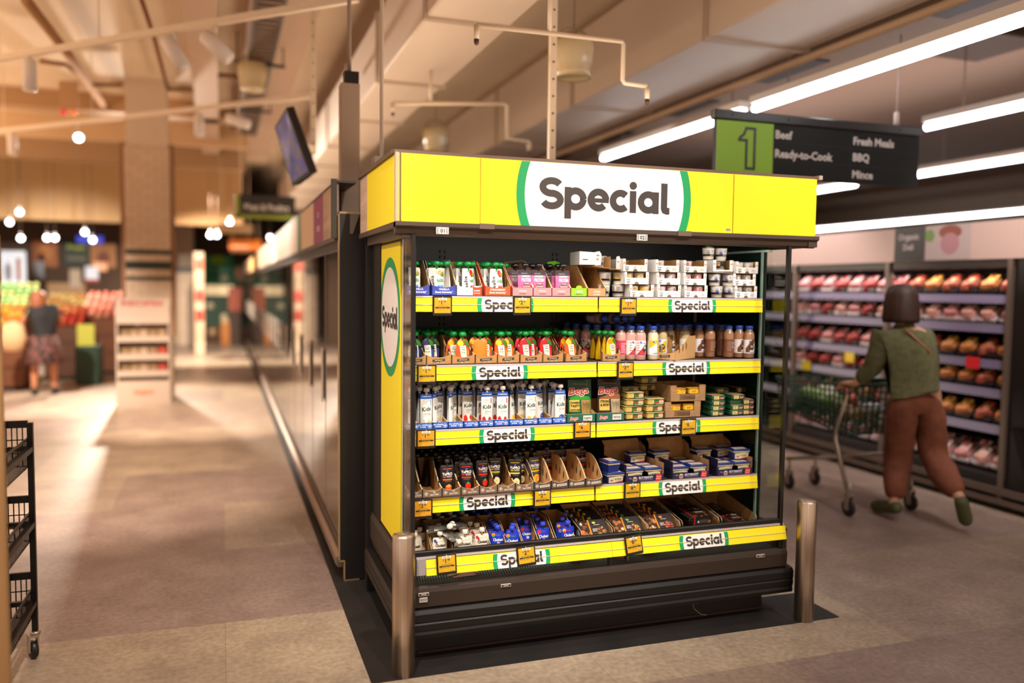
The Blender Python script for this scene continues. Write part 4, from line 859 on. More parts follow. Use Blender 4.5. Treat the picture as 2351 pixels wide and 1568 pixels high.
place(card_box('yoghurt_tray', .118, .16, .058, .010, WC, None, .02), (xk, 3.61, zk), 0, 'white cardboard tray holding one dark honey cup between the stacks', 'tray', 'white yoghurt trays on the top shelf')
place(CUP['k'], (xk-.002, 3.645, zk+.0022), -.3, 'dark honey yoghurt cup in the small white tray', 'cup', G3)
for px, k, l in ((1626, 'n', 'yoghurt cup at the very top of the pile, left one'), (1655, 'b', 'blueberry yoghurt cup at the very top of the pile, right one')): place(CUP[k], (X(px, 590, 3.66), 3.66, zk+.0605), -.2, l, 'cup', G3)
# open white boxes lying on the cups at the left
xo = X(1352, 600, 3.62)
tag(MB().prism([(-.045, 0), (.03, 0), (.03, .058), (-.045, .062)], 'y', 0, .18, WC).prism([(.03, -.004), (.058, 0), (.060, .05), (.05, .064), (.03, .060)], 'y', -.002, .0, m('f2eee8', .5)).box(.036, .05, -.003, -.0021, .040, .048, CARD).prism([(.034, .03), (.05, .03), (.04, .018)], 'y', -.003, -.0021, CARD).box(-.03, -.005, -.0012, 0, .022, .026, INK).build('yoghurt_carton', None, (xo, 3.62, z0+.150), -.15), 'opened white yoghurt carton above the orange-brown tray', 'carton')
tag(MB().box(-.09, .11, -.01, .16, -.003, 0, CARD, 0, T(0, 0, 0, ry=.10)).build('cardboard_sheet', None, (X(1395, 622, 3.64), 3.62, z0+.136)), 'brown cardboard sheet bridging the loose cups at left', 'cardboard')
place(CUP['o'], (X(1382, 603, 3.66), 3.68, z0+.136), -.3, 'orange fruit yoghurt cup beside the opened white carton', 'cup', G3)
xo = X(1417, 605, 3.63)
tag(MB().box(-.05, -.047, 0, .15, 0, .062, CARD).box(-.05, .03, .148, .15, 0, .062, CARD).box(-.05, .03, 0, .15, 0, .002, CARD).prism([(-.012, 0), (.014, 0), (.016, .05), (.006, .066), (-.010, .062)], 'y', 0, .002, WC).box(-.006, .004, -.001, 0, .036, .042, CARD).build('yoghurt_carton', None, (xo, 3.62, z0+.128), .25), 'opened cardboard carton left of the first white stack top', 'carton')
# ---------------------------------------------------------------- shelf 2
z2 = ST_[1]; Y2 = 3.582
aln = lambda d: (d(SP([(-.030, .005), (.026, .009), (.027, .026), (-.030, .022)]), '3a2f28'), d(STM(['All Natural', 'No Sugar Added'], -.002, .0165, .0058, 1.55, bold=.02, rot=.07), 'd8b98c'))
tf = lambda w: tray('pouch_tray', w, .27, .042, .118, CARD, 'curve', .28, aln, 3, CARDL)
bounds = [(924, 979), (979, 1037), (1037, 1091), (1091, 1142), (1142, 1193), (1194, 1246), (1246, 1294), (1298, 1348)]
for i, (a, b) in enumerate(bounds): put_tray(tf, a, b, 830, Y2, z2, 'brown cardboard pouch tray, %s from left on the second shelf' % ORD[i], 'brown pouch trays on the second shelf')
place(tf(.085), (X(1404, 828, Y2), Y2, z2), -.28, 'brown cardboard tray of banana pouches beside the pink bottles', 'tray', 'brown pouch trays on the second shelf')
place(tray('pouch_tray', .105, .225, .042, .112, CARDL, 'curve', .28, aln, 3, CARD, '6a4520'), (X(1527, 822, 3.60), 3.60, z2), R(-56), 'empty brown tray turned sideways in front of the drink bottles', 'tray', 'brown pouch trays on the second shelf')
W2 = spans(bounds, 830, Y2)+[(1.655, 1.78)]
FRU = {k: fruit(k) for k in 'bosy'}
G4 = 'fruit pouches on the second shelf'
fr = [('b', 930, 3.64, .1, 'blueberry fruit pouch behind the left glass edge, first brown tray'), ('b', 956, 3.64, .1, 'blueberry fruit pouch right of the black post in the first brown tray'), ('b', 981, 3.68, .1, 'left blueberry fruit pouch in the second brown tray'), ('b', 998, 3.68, .15, 'right blueberry fruit pouch in the second brown tray'),
      ('o', 1037, 3.66, .1, 'shaded orange fruit pouch at left in the third brown tray'), ('o', 1062, 3.615, .15, 'bright orange fruit pouch at the front of the third brown tray'), ('o', 1083, 3.70, .3, 'orange fruit pouch behind the wall of the fourth brown tray'), ('o', 1102, 3.615, 2.95, 'yellow back of a fruit pouch facing front in the fourth brown tray'), ('o', 1118, 3.67, .2, 'orange fruit pouch behind the yellow one in the fourth brown tray'),
      ('o', 1150, 3.62, .05, 'orange fruit pouch at the front of the fifth brown tray'), ('o', 1166, 3.66, .2, 'orange fruit pouch behind the front one in the fifth brown tray'), ('s', 1186, 3.66, .25, 'left red strawberry fruit pouch in the sixth brown tray'), ('s', 1206, 3.63, .1, 'right red strawberry fruit pouch in the sixth brown tray'), ('s', 1233, 3.66, .2, 'left red strawberry fruit pouch in the seventh brown tray'), ('s', 1253, 3.63, .1, 'right red strawberry fruit pouch in the seventh brown tray'),
      ('o', 1292, 3.67, .5, 'orange fruit pouch at the left wall of the eighth brown tray'), ('o', 1309, 3.62, .2, 'orange fruit pouch at the front of the eighth brown tray'), ('y', 1361, 3.74, 1.2, 'banana pouch seen edge on at the back of the banana tray'), ('y', 1374, 3.68, 1.15, 'banana pouch seen edge on in the middle of the banana tray'), ('y', 1388, 3.65, .9, 'turned banana pouch second from right in the banana tray'), ('y', 1407, 3.62, .35, 'banana pouch with white label at the front of the banana tray')]
row([(FRU[k], px, y, rz, l) for k, px, y, rz, l in fr], z2+.003, 800, G4, 'pouch', 3.588, W2)
for i, (a, b) in enumerate(W2[:8]):
    for y in (3.70, 3.765, 3.83, 3.905, 3.97, 4.035):
        for q in (-1, 1): stand(FRU['bboooosso'[i]], (a+b)/2+q*.0225+rnd.uniform(-.003, .003), y, z2+.003, PI/2+rnd.uniform(-.06, .06), 'green capped fruit pouch standing in the dim rows behind the second shelf trays', 'pouch', 'fruit pouches in the dim back rows', a, b, 3.588, 4.09 if y > 3.87 else 3.815, 1.0, False)
BOT = {k: bottle(k) for k in 'pkcvhn'}
G5 = 'drink bottles on the second shelf'
def bots(l):
    for k, px, y, rz, lab in l: TAKEN.append(((X(px, 800, y), y, .0235, .0235, 0), z2)); place(BOT[k], (X(px, 800, y), y, z2), rz, lab, 'bottle', G5)
bots([('k', 1424, 3.66, .3, 'pink strawberry drink bottle showing its text panel, leftmost in front'), ('p', 1447, 3.65, .25, 'pink strawberry drink bottle second from left in the front row'), ('p', 1470, 3.63, -.15, 'pink strawberry drink bottle with the 30g circle, third in front'), ('c', 1498.5, 3.63, -.1, 'cream vanilla drink bottle with yellow label in the front row'), ('v', 1519, 3.71, -.6, 'vanilla drink bottle just right of and behind the cream front one'), ('v', 1537, 3.77, .2, 'beige drink bottle above the sideways empty tray, left'), ('h', 1556, 3.80, .4, 'brown drink bottle above the sideways empty tray, second'), ('v', 1571, 3.73, .4, 'beige drink bottle above the middle of the sideways empty tray'), ('h', 1604, 3.73, .2, 'brown drink bottle above the right end of the sideways empty tray'), ('n', 1629, 3.70, .2, 'chocolate drink bottle at the right edge of the empty tray'), ('n', 1656, 3.74, .1, 'chocolate drink bottle with barcode between two others'), ('n', 1672, 3.67, -.2, 'chocolate drink bottle third from the right in front'), ('h', 1696, 3.65, .15, 'chocolate drink bottle second from the right in front'), ('h', 1719, 3.61, -.2, 'chocolate drink bottle at the right end of the second shelf')])
for r_, y in enumerate((3.80, 3.86, 3.92, 3.98, 4.04)):
    for i in range(15):
        x = 1.70+i*.058+.029*(r_ % 2)
        if x > 2.53 or (r_ == 0 and i in (4, 5, 6, 7, 9)): continue
        stand(BOT['pkpvvvhhnhnhnhn'[i]], x, y, z2, rnd.uniform(-2, 2), 'blue capped drink bottle standing in the dim rows behind the front bottles', 'bottle', 'drink bottles in the dim back rows', .76, 2.56, 3.6, 4.1, 1.0, False)
for px, y, rz, l in ((1383, 3.80, .10, 'pink drink bottle lying on the others, leftmost'), (1414, 3.80, .04, 'pink drink bottle lying on the others, second from left'), (1436, 3.82, .0, 'pink drink bottle lying on the others, third from left'), (1452, 3.86, -.03, 'pink drink bottle lying on the others, rightmost')):
    place(BOT['p'], (X(px, 732, y), y+.163, z2+.163+.028), rz, l, 'bottle', 'drink bottles lying on top', PI/2)
# ---------------------------------------------------------------- shelf 3
z3 = ST_[2]; Y3 = 3.582
nas = lambda d: (d(STM(['NO ADDED', 'SUGAR'], -.010, .017, .0062, 1.4, bold=.03), 'dfe6f6'), d(SRing(.021, .0145, .0085, .0098, 16), 'dfe6f6'), d(SE(.021, .0145, .006, .0035, 10), 'dfe6f6'), d(SR(.0203, .0085, .0217, .021), 'dfe6f6'))
tn = lambda w: tray('pouch_tray', w, .27, .030, .055, m('1f57b8', .55), 'curve', .05, nas, 0)
b3 = [919, 958.5, 994, 1029, 1065, 1100, 1134, 1169, 1202.5, 1235.5, 1268.5, 1300]
for i in range(11): put_tray(tn, b3[i], b3[i+1], 975, Y3, z3, 'blue no-added-sugar pouch tray, %s from left on the third shelf' % ORD[i], 'blue pouch trays on the third shelf')
W3 = spans([(b3[i], b3[i+1]) for i in range(11)], 975, Y3)
BKD = {k: blue_kids(k) for k in 'vsmb'}
G6 = 'white kids pouches with blue tops on the third shelf'
bl = [('v', 927, 3.62, .05, 'vanilla kids tube pouch behind the left glass edge'), ('v', 945, 3.64, .1, 'vanilla kids tube pouch partly behind the black post'), ('v', 963, 3.66, 1.1, 'vanilla kids tube pouch turned sideways, left of the second tray'), ('v', 980, 3.615, -.05, 'vanilla kids tube pouch facing front in the second blue tray'), ('v', 998, 3.65, .9, 'vanilla kids tube pouch turned sideways between two front ones'), ('v', 1015, 3.62, -.02, 'vanilla kids tube pouch facing front in the third blue tray'), ('v', 1032, 3.64, 1.0, 'vanilla kids tube pouch turned sideways in the fourth blue tray'), ('v', 1049, 3.70, .3, 'shaded vanilla kids tube pouch next to the strawberry ones'),
      ('s', 1062, 3.72, .4, 'shaded strawberry kids tube pouch, first from left'), ('s', 1071, 3.76, .6, 'strawberry kids tube pouch half hidden, second from left'), ('s', 1085, 3.69, .2, 'strawberry kids tube pouch in the fifth blue tray'), ('s', 1104, 3.69, .5, 'strawberry kids tube pouch in the sixth blue tray, left of the bright one'), ('s', 1124, 3.62, -.05, 'bright strawberry kids tube pouch facing front in the sixth blue tray'), ('s', 1138, 3.67, .4, 'strawberry kids tube pouch between the two bright ones'), ('s', 1163, 3.61, -.12, 'bright strawberry kids tube pouch with a big red berry, seventh tray'), ('m', 1176, 3.68, .9, 'mango kids tube pouch turned sideways beside the strawberry one'), ('m', 1186, 3.65, 1.05, 'mango kids tube pouch seen edge on in the eighth blue tray'), ('m', 1200, 3.68, .2, 'shaded mango kids tube pouch in the eighth blue tray'), ('m', 1223, 3.62, .02, 'bright mango kids tube pouch facing front in the ninth blue tray'), ('b', 1238, 3.68, .6, 'blueberry kids tube pouch right of the bright mango one'), ('b', 1244, 3.66, 1.1, 'blueberry kids tube pouch seen edge on in the tenth tray'), ('b', 1254, 3.67, .3, 'blueberry kids tube pouch in the tenth blue tray'), ('b', 1267, 3.70, .5, 'half hidden blueberry kids tube pouch right of the tenth tray'), ('b', 1273, 3.65, 1.1, 'blueberry kids tube pouch edge on beside the last front one'), ('b', 1286, 3.615, .02, 'blueberry kids tube pouch facing front at the right end')]
row([(BKD[k], px, y, rz, l) for k, px, y, rz, l in bl], z3+.003, 930, G6, 'pouch', 3.588, W3)
for i, (a, b) in enumerate(W3):
    for y in (3.665, 3.72, 3.775, 3.83, 3.885, 3.94, 3.995):
        for q in (-1, 1): stand(BKD['vvvvsssmmbb'[i]], (a+b)/2+q*.0178, y, z3+.003, PI/2+rnd.uniform(-.04, .04), 'white capped kids tube pouch in the dim rows behind the third shelf front', 'pouch', 'kids tube pouches in the dim back rows', a, b, 3.588, 4.06 if y > 3.87 else 3.82, 1.0, False)
GTR = m('1f6148', .6)
def btr(word): return lambda d: (d(ST('Bega', -.036, .014, .016, .042, 'c', .05, .08, .25), 'f0e8e0'), d(ST('Bega', -.036, .0145, .0155, .040, 'c', .015, .08, .25), 'd2382a'), d(SR(.010, .007, .056, .033), 'd8d2c8'), d(ST(word, .033, .0145, .0095, .038, 'c', .03), '17402e'))
tg = lambda w: tray('cheese_tray', w, .2, .040, .085, GTR, 'curve', .0, btr('TASTY'), 0, CARDL); tg2 = lambda w: tray('cheese_tray', w, .2, .040, .085, GTR, 'curve', .0, btr('VINTAGE'), 0, CARDL)
put_tray(tg, 1301, 1367, 968, Y3, z3, 'green cheese tray marked TASTY', 'green cheese trays'); put_tray(tg2, 1369, 1434, 965, Y3, z3, 'green cheese tray marked VINTAGE', 'green cheese trays')
place(cheese_bag('g'), (X(1332, 920, 3.635), 3.635, z3+.006), 0, 'green bag of tasty cheese in the green tray', 'cheese bag', None, R(-4)); place(cheese_bag('k'), (X(1400, 915, 3.635), 3.635, z3+.006), 0, 'dark brown bag of strong and bitey cheese in the green tray', 'cheese bag', None, R(-4))
def slice_pack(k):
    g = k == 'g'; mb = MB(); w, d, h = .100, .085, .0335
    mb.box(-w/2+.006, w/2-.006, .004, d-.004, .001, h-.008, m('dcc06a' if g else 'dc9a1e', .5), .004)
    for q in range(7): mb.box(-w/2+.0055, -w/2+.03, .0034, .0042, .004+q*.003, .0052+q*.003, m('c9ab54', .5))
    e = [0]
    def D_(sh, c): e[0] += 1; mb.decal(sh, m(c, .4), lambda x, z: (x, .0032-.00012*e[0], z))
    if g:
        D_(SR(-.010, .001, .043, .0255), '1d6a34'); D_(SR(.017, .006, .041, .0235), 'e3d39a'); D_(SP([(.015, .0185), (.042, .0185), (.042, .025), (.019, .025)]), 'cf2c20'); D_(ST('15 PACK', .029, .0198, .0042, .022, 'c', .02), 'f2e4d8'); D_(ST('TASTY', .029, .008, .0052, .020, 'c', .02), '3a5a2a'); D_(ST('Bega', .006, .010, .0095, .019, 'c', .025, .25, .2), 'd83a28'); D_(SR(-.002, .0025, .036, .0045), 'c8dcb8')
    else:
        D_(SR(-.036, .001, .044, .026), 'e2bc1c'); D_(ST('Bega', -.010, .009, .0105, .026, 'c', .025, .25, .2), 'd22a1e'); D_(SR(.014, .018, .042, .0255), 'cf2c20'); D_(ST('15 PACK', .028, .0195, .0042, .024, 'c', .02), 'f2e0c8'); D_(SR(.014, .006, .040, .016), 'd8ae30'); D_(ST('TASTY', .027, .008, .005, .02, 'c'), '8a6a1a')
    me = mb.mesh('slice_pack'); c = MB(); c.box(-w/2, w/2, 0, d, h-.009, h-.0055, glass('pack_film', 'f2eedc', 1.5, .08), .001); c.box(-w/2+.004, w/2-.004, .004, d-.004, h-.0055, h-.003, m('d6c88e' if g else 'd8a83a', .25)); c.box(-w/2+.012, w/2-.02, .034, d-.02, h-.003, h-.0022, m('3f7a3c' if g else 'd8b83a', .25)); c.box(w/2-.04, w/2-.012, .05, d-.015, h-.0022, h-.0016, m('b8402e', .25))
    return Tpl('slice_pack', me, [('film_lid', c.mesh('film_lid'))])
SPG, SPY = slice_pack('g'), slice_pack('y')
pn = {0: 'bottom', 1: 'second', 2: 'third', 3: 'fourth'}
for col, (px, n, w) in enumerate(((1457, 4, 'left'), (1505, 3, 'right'))):
    for j in range(n): place(SPG, (X(px+(1.5, 0, 2, 4)[j], 920, 3.60), 3.60+.004*(j % 2), z3+j*.0335), rnd.uniform(-.06, .04), 'clear pack of pale cheese slices, %s from below in the %s pile' % (pn[j], w), 'cheese pack', 'piled packs of cheese slices')
place(SPG, (X(1492, 880, 3.75), 3.75, z3+.155), .08, 'pack of cheese slices on top at the back of the piles', 'cheese pack', 'piled packs of cheese slices'); place(SPG, (X(1448, 905, 3.73), 3.73, z3+.110), 0, 'pack of cheese slices behind the left pile', 'cheese pack', 'piled packs of cheese slices')
cb = card_box('cheese_carton', .118, .18, .118, .03, CARD, None, .02)
place(cb, (X(1504, 905, 3.74), 3.735, z3), -.02, 'plain brown carton standing behind the piled cheese slices', 'carton', 'cheese cartons')
place(SPG, (X(1490, 900, 3.75), 3.75, z3+.1185), .05, 'pack of cheese slices lying in the carton behind', 'cheese pack', 'piled packs of cheese slices')
def bart(d):
    d(SR(-.046, .008, .038, .032), '1d1815'); d(SR(-.043, .0105, .035, .0295), 'a3774a')
    x = -.040
    for k in range(30):
        w = (.0006, .0012, .0018)[k*7 % 3]; d(SR(x, .012, x+w, .028), '1d1815'); x += w+.0014
ccart = card_box('cheese_carton', .196, .19, .079, .035, noisy('cardboard_grey', 'a8845c', '98754e', 25, .8), bart, .034)
for j, (px, rz, l) in enumerate(((1568, -.02, 'lower one of the two barcoded cheese cartons'), (1580, .0, 'upper one of the two barcoded cheese cartons'))):
    x = X(px, 940-40*j, 3.598); zz = z3+j*.080; place(ccart, (x, 3.598, zz), rz, l, 'carton', 'cheese cartons')
    for q, dx in enumerate((-.0475, .0515)):
        for lv in (0, 1): place(SPY, (x+dx-.002, 3.606, zz+.0028+lv*.0318), 0, 'yellow cheese slice pack, %s %s in the %s barcoded carton' % (('lower', 'upper')[lv], ('left', 'right')[q], ('lower', 'upper')[j]), 'cheese pack', 'yellow cheese packs in cartons', 0, 0, .92)
def cheese_block(k):
    g = k == 'g'; mb = MB(); w, d, h = (.092 if g else .082), .13, .0285; c = m('164f33' if g else '2b211c', .3, 0, 0, .3)
    mb.box(-w/2, w/2, 0, d, 0, h, c, .004, None, 2); mb.box(-w/2-.008, -w/2+.012, .01, d-.01, h*.35, h*.6, c, .002); mb.box(w/2-.004, w/2+.008, .01, d-.01, h*.4, h*.6, c, .002)
    e = [0]
    def D_(sh, cc): e[0] += 1; mb.decal(sh, m(cc, .35), lambda x, z: (x, -.0002-.00012*e[0], z))
    D_(SR(-.032, .004, .003, .0245), 'd8c47e'); 
    for q in range(4): D_(SR(-.026, .019-.004*q, -.008-.003*(q % 2), .0205-.004*q), '8a7c4a')
    D_(ST('Bega', .022, .0085, .0115, .027, 'c', .05, .15, .25), 'e8d8c8'); D_(ST('Bega', .022, .0088, .011, .026, 'c', .015, .15, .25), 'd2382a')
    t = MB(); t.box(-w/2+.006, w/2-.006, .004, d-.006, h, h+.0006, m('d8c88a', .3)); t.box(-w/2+.006, w/2-.02, .02, .05, h+.0006, h+.0009, m('b8342a', .3)); t.box(-w/2+.006, w/2-.006, .07, .1, h+.0006, h+.0009, c)
    return Tpl('cheese_block', mb.mesh('cheese_block'), [('top_label', t.mesh('top_label'))])
CBG, CBK = cheese_block('g'), cheese_block('k')
for px, n, t, l in ((1648, 4, CBG, 'green wrapped cheese block, %s from below in the left green pile'), (1693, 4, CBG, 'green wrapped cheese block, %s from below in the right green pile'), (1733, 3, CBK, 'dark wrapped cheese block, %s from below at the right end')):
    for j in range(n):
        if px == 1693 and j == 2: place(t, (X(px+2, 925, 3.60), 3.715, z3+.0005+j*.0262), PI-.03, l % pn[j]+', turned round', 'cheese block', 'wrapped cheese blocks', 0, 0, .84); continue
        place(t, (min(X(px+(0, 1, 2, 2)[j], 925, 3.595), 2.512), 3.595, z3+.0005+j*.0262), rnd.uniform(-.03, .03), l % pn[j], 'cheese block', 'wrapped cheese blocks', 0, 0, .84)
for px, y, zz, t, l in ((1660, 3.72, .092, CBG, 'green cheese block with a pale underside lying on the rear pile'), (1705, 3.74, .092, CBK, 'dark cheese block lying behind the right piles')): place(t, (X(px, 890, y), y, z3+zz), .15, l, 'cheese block', 'wrapped cheese blocks')
for px, y, t in ((1640, 3.75, CBG), (1676, 3.84, CBG), (1702, 3.75, CBK)):
    for j in range(3): place(t, (min(X(px, 905, y), 2.5), y+.01, z3+.0005+j*.0262), 0, 'wrapped cheese block in the dark behind the front cheese piles', 'cheese block', 'cheese blocks at the back', 0, 0, .8)
# ---------------------------------------------------------------- shelf 4
z4 = ST_[3]; Y4 = 3.550
TAU = m('77604c', .65)
def tart(n, box):
    def art(d):
        d(SRing(-.027, .018, .0075, .0085, 16), 'd9c6ae'); d(SE(-.027, .018, .004, .004, 8), 'd9c6ae')
        for k in range(8): d(SP([(-.027+.0035*math.cos(k*PI/4), .018+.0035*math.sin(k*PI/4)), (-.027+.0075*math.cos(k*PI/4-.2), .018+.0075*math.sin(k*PI/4-.2)), (-.027+.0075*math.cos(k*PI/4+.2), .018+.0075*math.sin(k*PI/4+.2))]), 'd9c6ae')
        if box: d(SP([(-.014, .010), (.034, .013), (.034, .024), (-.014, .021)]), 'd9cbb8'); d(ST('20g PROTEIN', .010, .0142, .0058, .040, 'c', .02, .06), '4a3a30')
        else: d(STM(['15g', 'PROTEIN'], .010, .0205, .0072, 1.5, bold=.03, rot=.05), 'e2d2bc')
    return art
t15 = lambda w: tray('pouch_tray', w, .27, .040, .128, TAU, 'curve', .30, tart(15, False), 3, CARD); t20 = lambda w: tray('pouch_tray', w, .27, .040, .128, m('54473d', .65), 'sail', .30, tart(20, True), 3, CARDL)
b4 = [925, 970, 1015, 1058.5, 1101, 1142, 1183, 1226, 1265.5, 1305, 1344, 1383]
for i in range(11): put_tray(t15 if i < 7 else t20, b4[i], b4[i+1], 1125, Y4, z4, '%s protein pouch tray, %s from left on the fourth shelf' % ('taupe' if i < 7 else 'dark', ORD[i]), 'protein pouch trays on the fourth shelf')
W4 = spans([(b4[i], b4[i+1]) for i in range(11)], 1125, Y4)
DKP = {k: dark_pouch(k) for k in YP}
G7 = 'black protein pouches on the fourth shelf'
dk = [('o', 1026, 3.60, .0, 'black caramel pouch with orange bar at the front of the third tray'), ('d', 1054, 3.66, .2, 'black pouch turned backwards in the fourth tray'), ('r', 1070, 3.62, -.15, 'black strawberry pouch with red bar in the fourth tray'), ('r', 1107, 3.66, .1, 'tilted black strawberry pouch in the fifth tray'), ('y', 1136, 3.69, -.2, 'black banana pouch leaning at the back of the sixth tray'), ('y', 1182, 3.64, -.3, 'black banana pouch at the left wall of the seventh tray'), ('y', 1193, 3.68, .1, 'black banana pouch behind the others in the seventh tray'), ('y', 1209, 3.61, .1, 'black banana pouch at the front of the seventh tray'), ('p', 1226, 3.66, .25, 'grey passionfruit pouch with yellow bar in the eighth tray'), ('o', 1262, 3.76, .3, 'dark pouch with orange bar far back in the ninth tray'), ('r', 1292, 3.78, .2, 'dark pouch with red bar far back in the tenth tray'), ('r', 1338, 3.74, .2, 'dark strawberry pouch at the back of the eleventh tray')]
row([(DKP[k], px, y, rz, l) for k, px, y, rz, l in dk], z4+.003, 1085, G7, 'pouch', 3.556, W4)
for i, (a, b) in enumerate(W4):
    for y in (3.70, 3.765, 3.86, 3.925, 3.99, 4.055):
        if y < 3.72 and i in (1, 7, 8, 9, 10): continue
        for q in (-1, 1): stand(DKP['oodrryyporr'[i]], (a+b)/2+q*.021, y, z4+.003, PI/2+rnd.uniform(-.05, .05), 'black capped pouch lost in the dark rows behind the fourth shelf trays', 'pouch', 'black pouches in the dark back rows', a, b, 3.556, 4.10 if y > 3.84 else 3.785, 1.0, False)
NAV = m('1b2c6e', .3, 0, 0, .3)
def tub():
    mb = MB(); w, d, h = .098, .070, .046; cr = m('dccfa0', .4)
    def ring(s, z): return [(-w/2*s, -d/2*s, z), (w/2*s, -d/2*s, z), (w/2*s, d/2*s, z), (-w/2*s, d/2*s, z)]
    mb.add(ring(.86, 0)+ring(.97, h*.84)+ring(1.0, h*.86)+ring(1.0, h), [(3, 2, 1, 0), (0, 1, 5, 4), (1, 2, 6, 5), (2, 3, 7, 6), (3, 0, 4, 7), (4, 5, 9, 8), (5, 6, 10, 9), (6, 7, 11, 10), (7, 4, 8, 11), (8, 9, 13, 12), (9, 10, 14, 13), (10, 11, 15, 14), (11, 8, 12, 15)], [NAV]*5+[m('b8a878', .4)]*4+[m('cfc08c', .4)]*4)
    e = [0]
    def D_(sh, c, L=None): e[0] += 1; mb.decal(sh, m(c, .4), lambda x, z: (x, -d/2*(.86+.11*z/(h*.84))-.0002-.00012*e[0], z), L)
    D_(SP([(-.038, .004), (.041, .004), (.0435, .034), (.02, .037), (-.040, .033)]), 'd9cc9e'); D_(SP([(-.010, .004), (.041, .004), (.042, .012), (.02, .010)]), 'c22a20'); D_(SE(-.022, .018, .010, .010, 18), 'd8d2c4'); D_(SR(-.031, .0155, -.013, .0205), 'b8342a'); D_(SP([(-.028, .0145), (-.016, .0145), (-.022, .009)]), '2f6a3a'); D_(SRing(-.022, .018, .0095, .0102, 18), '8a8478')
    D_(ST('BUTTERSOFT', .016, .019, .0075, .042, 'c', .015), '24222a'); D_(SR(0, .0148, .034, .0162), '8a8478')
    me = mb.mesh('butter_tub'); c = MB(); c.box(-w/2-.004, w/2+.004, -d/2-.004, d/2+.004, h, h+.010, NAV, .004, None, 2); c.box(-w/2+.004, w/2-.004, -d/2+.004, d/2-.004, h+.010, h+.0115, m('243a86', .25), .001); c.box(-w/2+.012, w/2-.012, -d/2+.010, d/2-.018, h+.0115, h+.0118, m('d8d2b4', .35)); c.box(-w/2+.012, w/2-.012, d/2-.018, d/2-.010, h+.0115, h+.0118, m('c23a2c', .35)); c.decal(ST('BUTTERSOFT', 0, -.012, .006, .04, 'c', .02), m('3a3430', .4), lambda x, z: (x, z, h+.012))
    return Tpl('butter_tub', me, [('lid', c.mesh('lid'))])
TUB = tub(); TH = .0575
def bcart(d):
    d(ST('375g', -.079, .017, .0045, .013, 'c', .02), 'c8c0d4'); d(SE(-.054, .014, .012, .0115, 20), 'c8c0b4'); d(SR(-.065, .0115, -.043, .0175), 'b8342a'); d(SP([(-.061, .0105), (-.047, .0105), (-.054, .004)]), '2f6a3a')
    d(ST('BUTTERSOFT', .005, .0145, .0105, .076, 'c', .03), 'd9d2dc'); d(ST('100% PURE BUTTER MADE TO SPREAD', .004, .0075, .0036, .072, 'c'), 'b8b0c4'); d(SP([(.056, .0005), (.088, .0005), (.090, .031), (.060, .031)]), 'cf2620'); d(STM(['Salted', 'Butter'], .073, .0175, .0072, 1.4, bold=.0, shear=.2), 'f0dcd4')
NAVC = m('211d3e', .55)
bt = card_box('butter_tray', .205, .26, .085, .032, NAVC, bcart, .004, None, False)
G8 = 'butter tubs on the fourth shelf'
for px, rz, l, side in ((1481, .0, 'navy butter tray, left one of the three', 'left'), (1586, .0, 'navy butter tray, middle one of the three', 'middle'), (1687, .0, 'navy butter tray, right one of the three', 'right')):
    x = X(px, 1095, Y4+.015); o = place(bt, (x, Y4+.015, z4+.0005), rz, l, 'tray', 'navy butter trays')
    s = MB(); s.box(-.10, .10, .25, .253, .02, .135, CARD); s.prism([(-.10, .135), (.10, .135), (.085, .165), (-.115, .160)], 'y', .250, .253, CARD); s.prism([(.25, .03), (.16, .03), (.20, .13), (.25, .15)], 'x', .099, .101, CARD); f = s.build('back_flap', o)
    s = MB(); s.lathe([(.0001, 0), (.017, 0)], NAVC, 20, T(.0, -.0005, .034, rx=PI/2)); s.build('round_tab', o)
    for q, dx in enumerate((-.049, .049)):
        if side == 'middle' and q == 0: place(TUB, (x+dx, Y4+.064, z4+.004), .0, 'butter tub pushed back at left in the middle navy tray', 'butter tub', G8, 0, 0, .92); continue
        place(TUB, (x+dx, Y4+.058, z4+.010), 0, 'front butter tub at %s in the %s navy tray' % (('left', 'right')[q], side), 'butter tub', G8, 0, 0, .92)
    for q, dx in enumerate((-.049, .049)): place(TUB, (x+dx, Y4+.138, z4+.006), 0, 'second-row butter tub at %s in the %s navy tray' % (('left', 'right')[q], side), 'butter tub', G8, 0, 0, .92)
    for q, dx in enumerate((-.049, .049)):
        place(TUB, (x+dx, Y4+.218, z4+.006), 0, 'rear bottom butter tub at %s in the %s navy tray' % (('left', 'right')[q], side), 'butter tub', G8, 0, 0, .92)
for px, py, y, l in ((1465, 1040, 3.735, 'butter tub raised at the back of the left navy tray'), (1520, 1037, 3.735, 'butter tub raised at the back of the middle navy tray'), (1617, 1030, 3.735, 'left one of two butter tubs raised at the back right'), (1664, 1030, 3.745, 'right one of two butter tubs raised at the back right')): place(TUB, (X(px, py, y-.035), y, z4+.0625), .0, l, 'butter tub', G8, 0, 0, .92)
place(TUB, (X(1704, 1050, 3.60), 3.635, z4+.0690), -.06, 'butter tub on top at the right end of the fourth shelf', 'butter tub', G8, 0, 0, .92)
x = X(1407, 1080, 3.6); place(TUB, (x, 3.60, z4), .03, 'lower butter tub of the pair beside the dark trays', 'butter tub', G8, 0, 0, .92); place(TUB, (x-.012, 3.615, z4+.0545), PI/2+.1, 'upper butter tub of the pair, turned end on', 'butter tub', G8, 0, 0, .92)
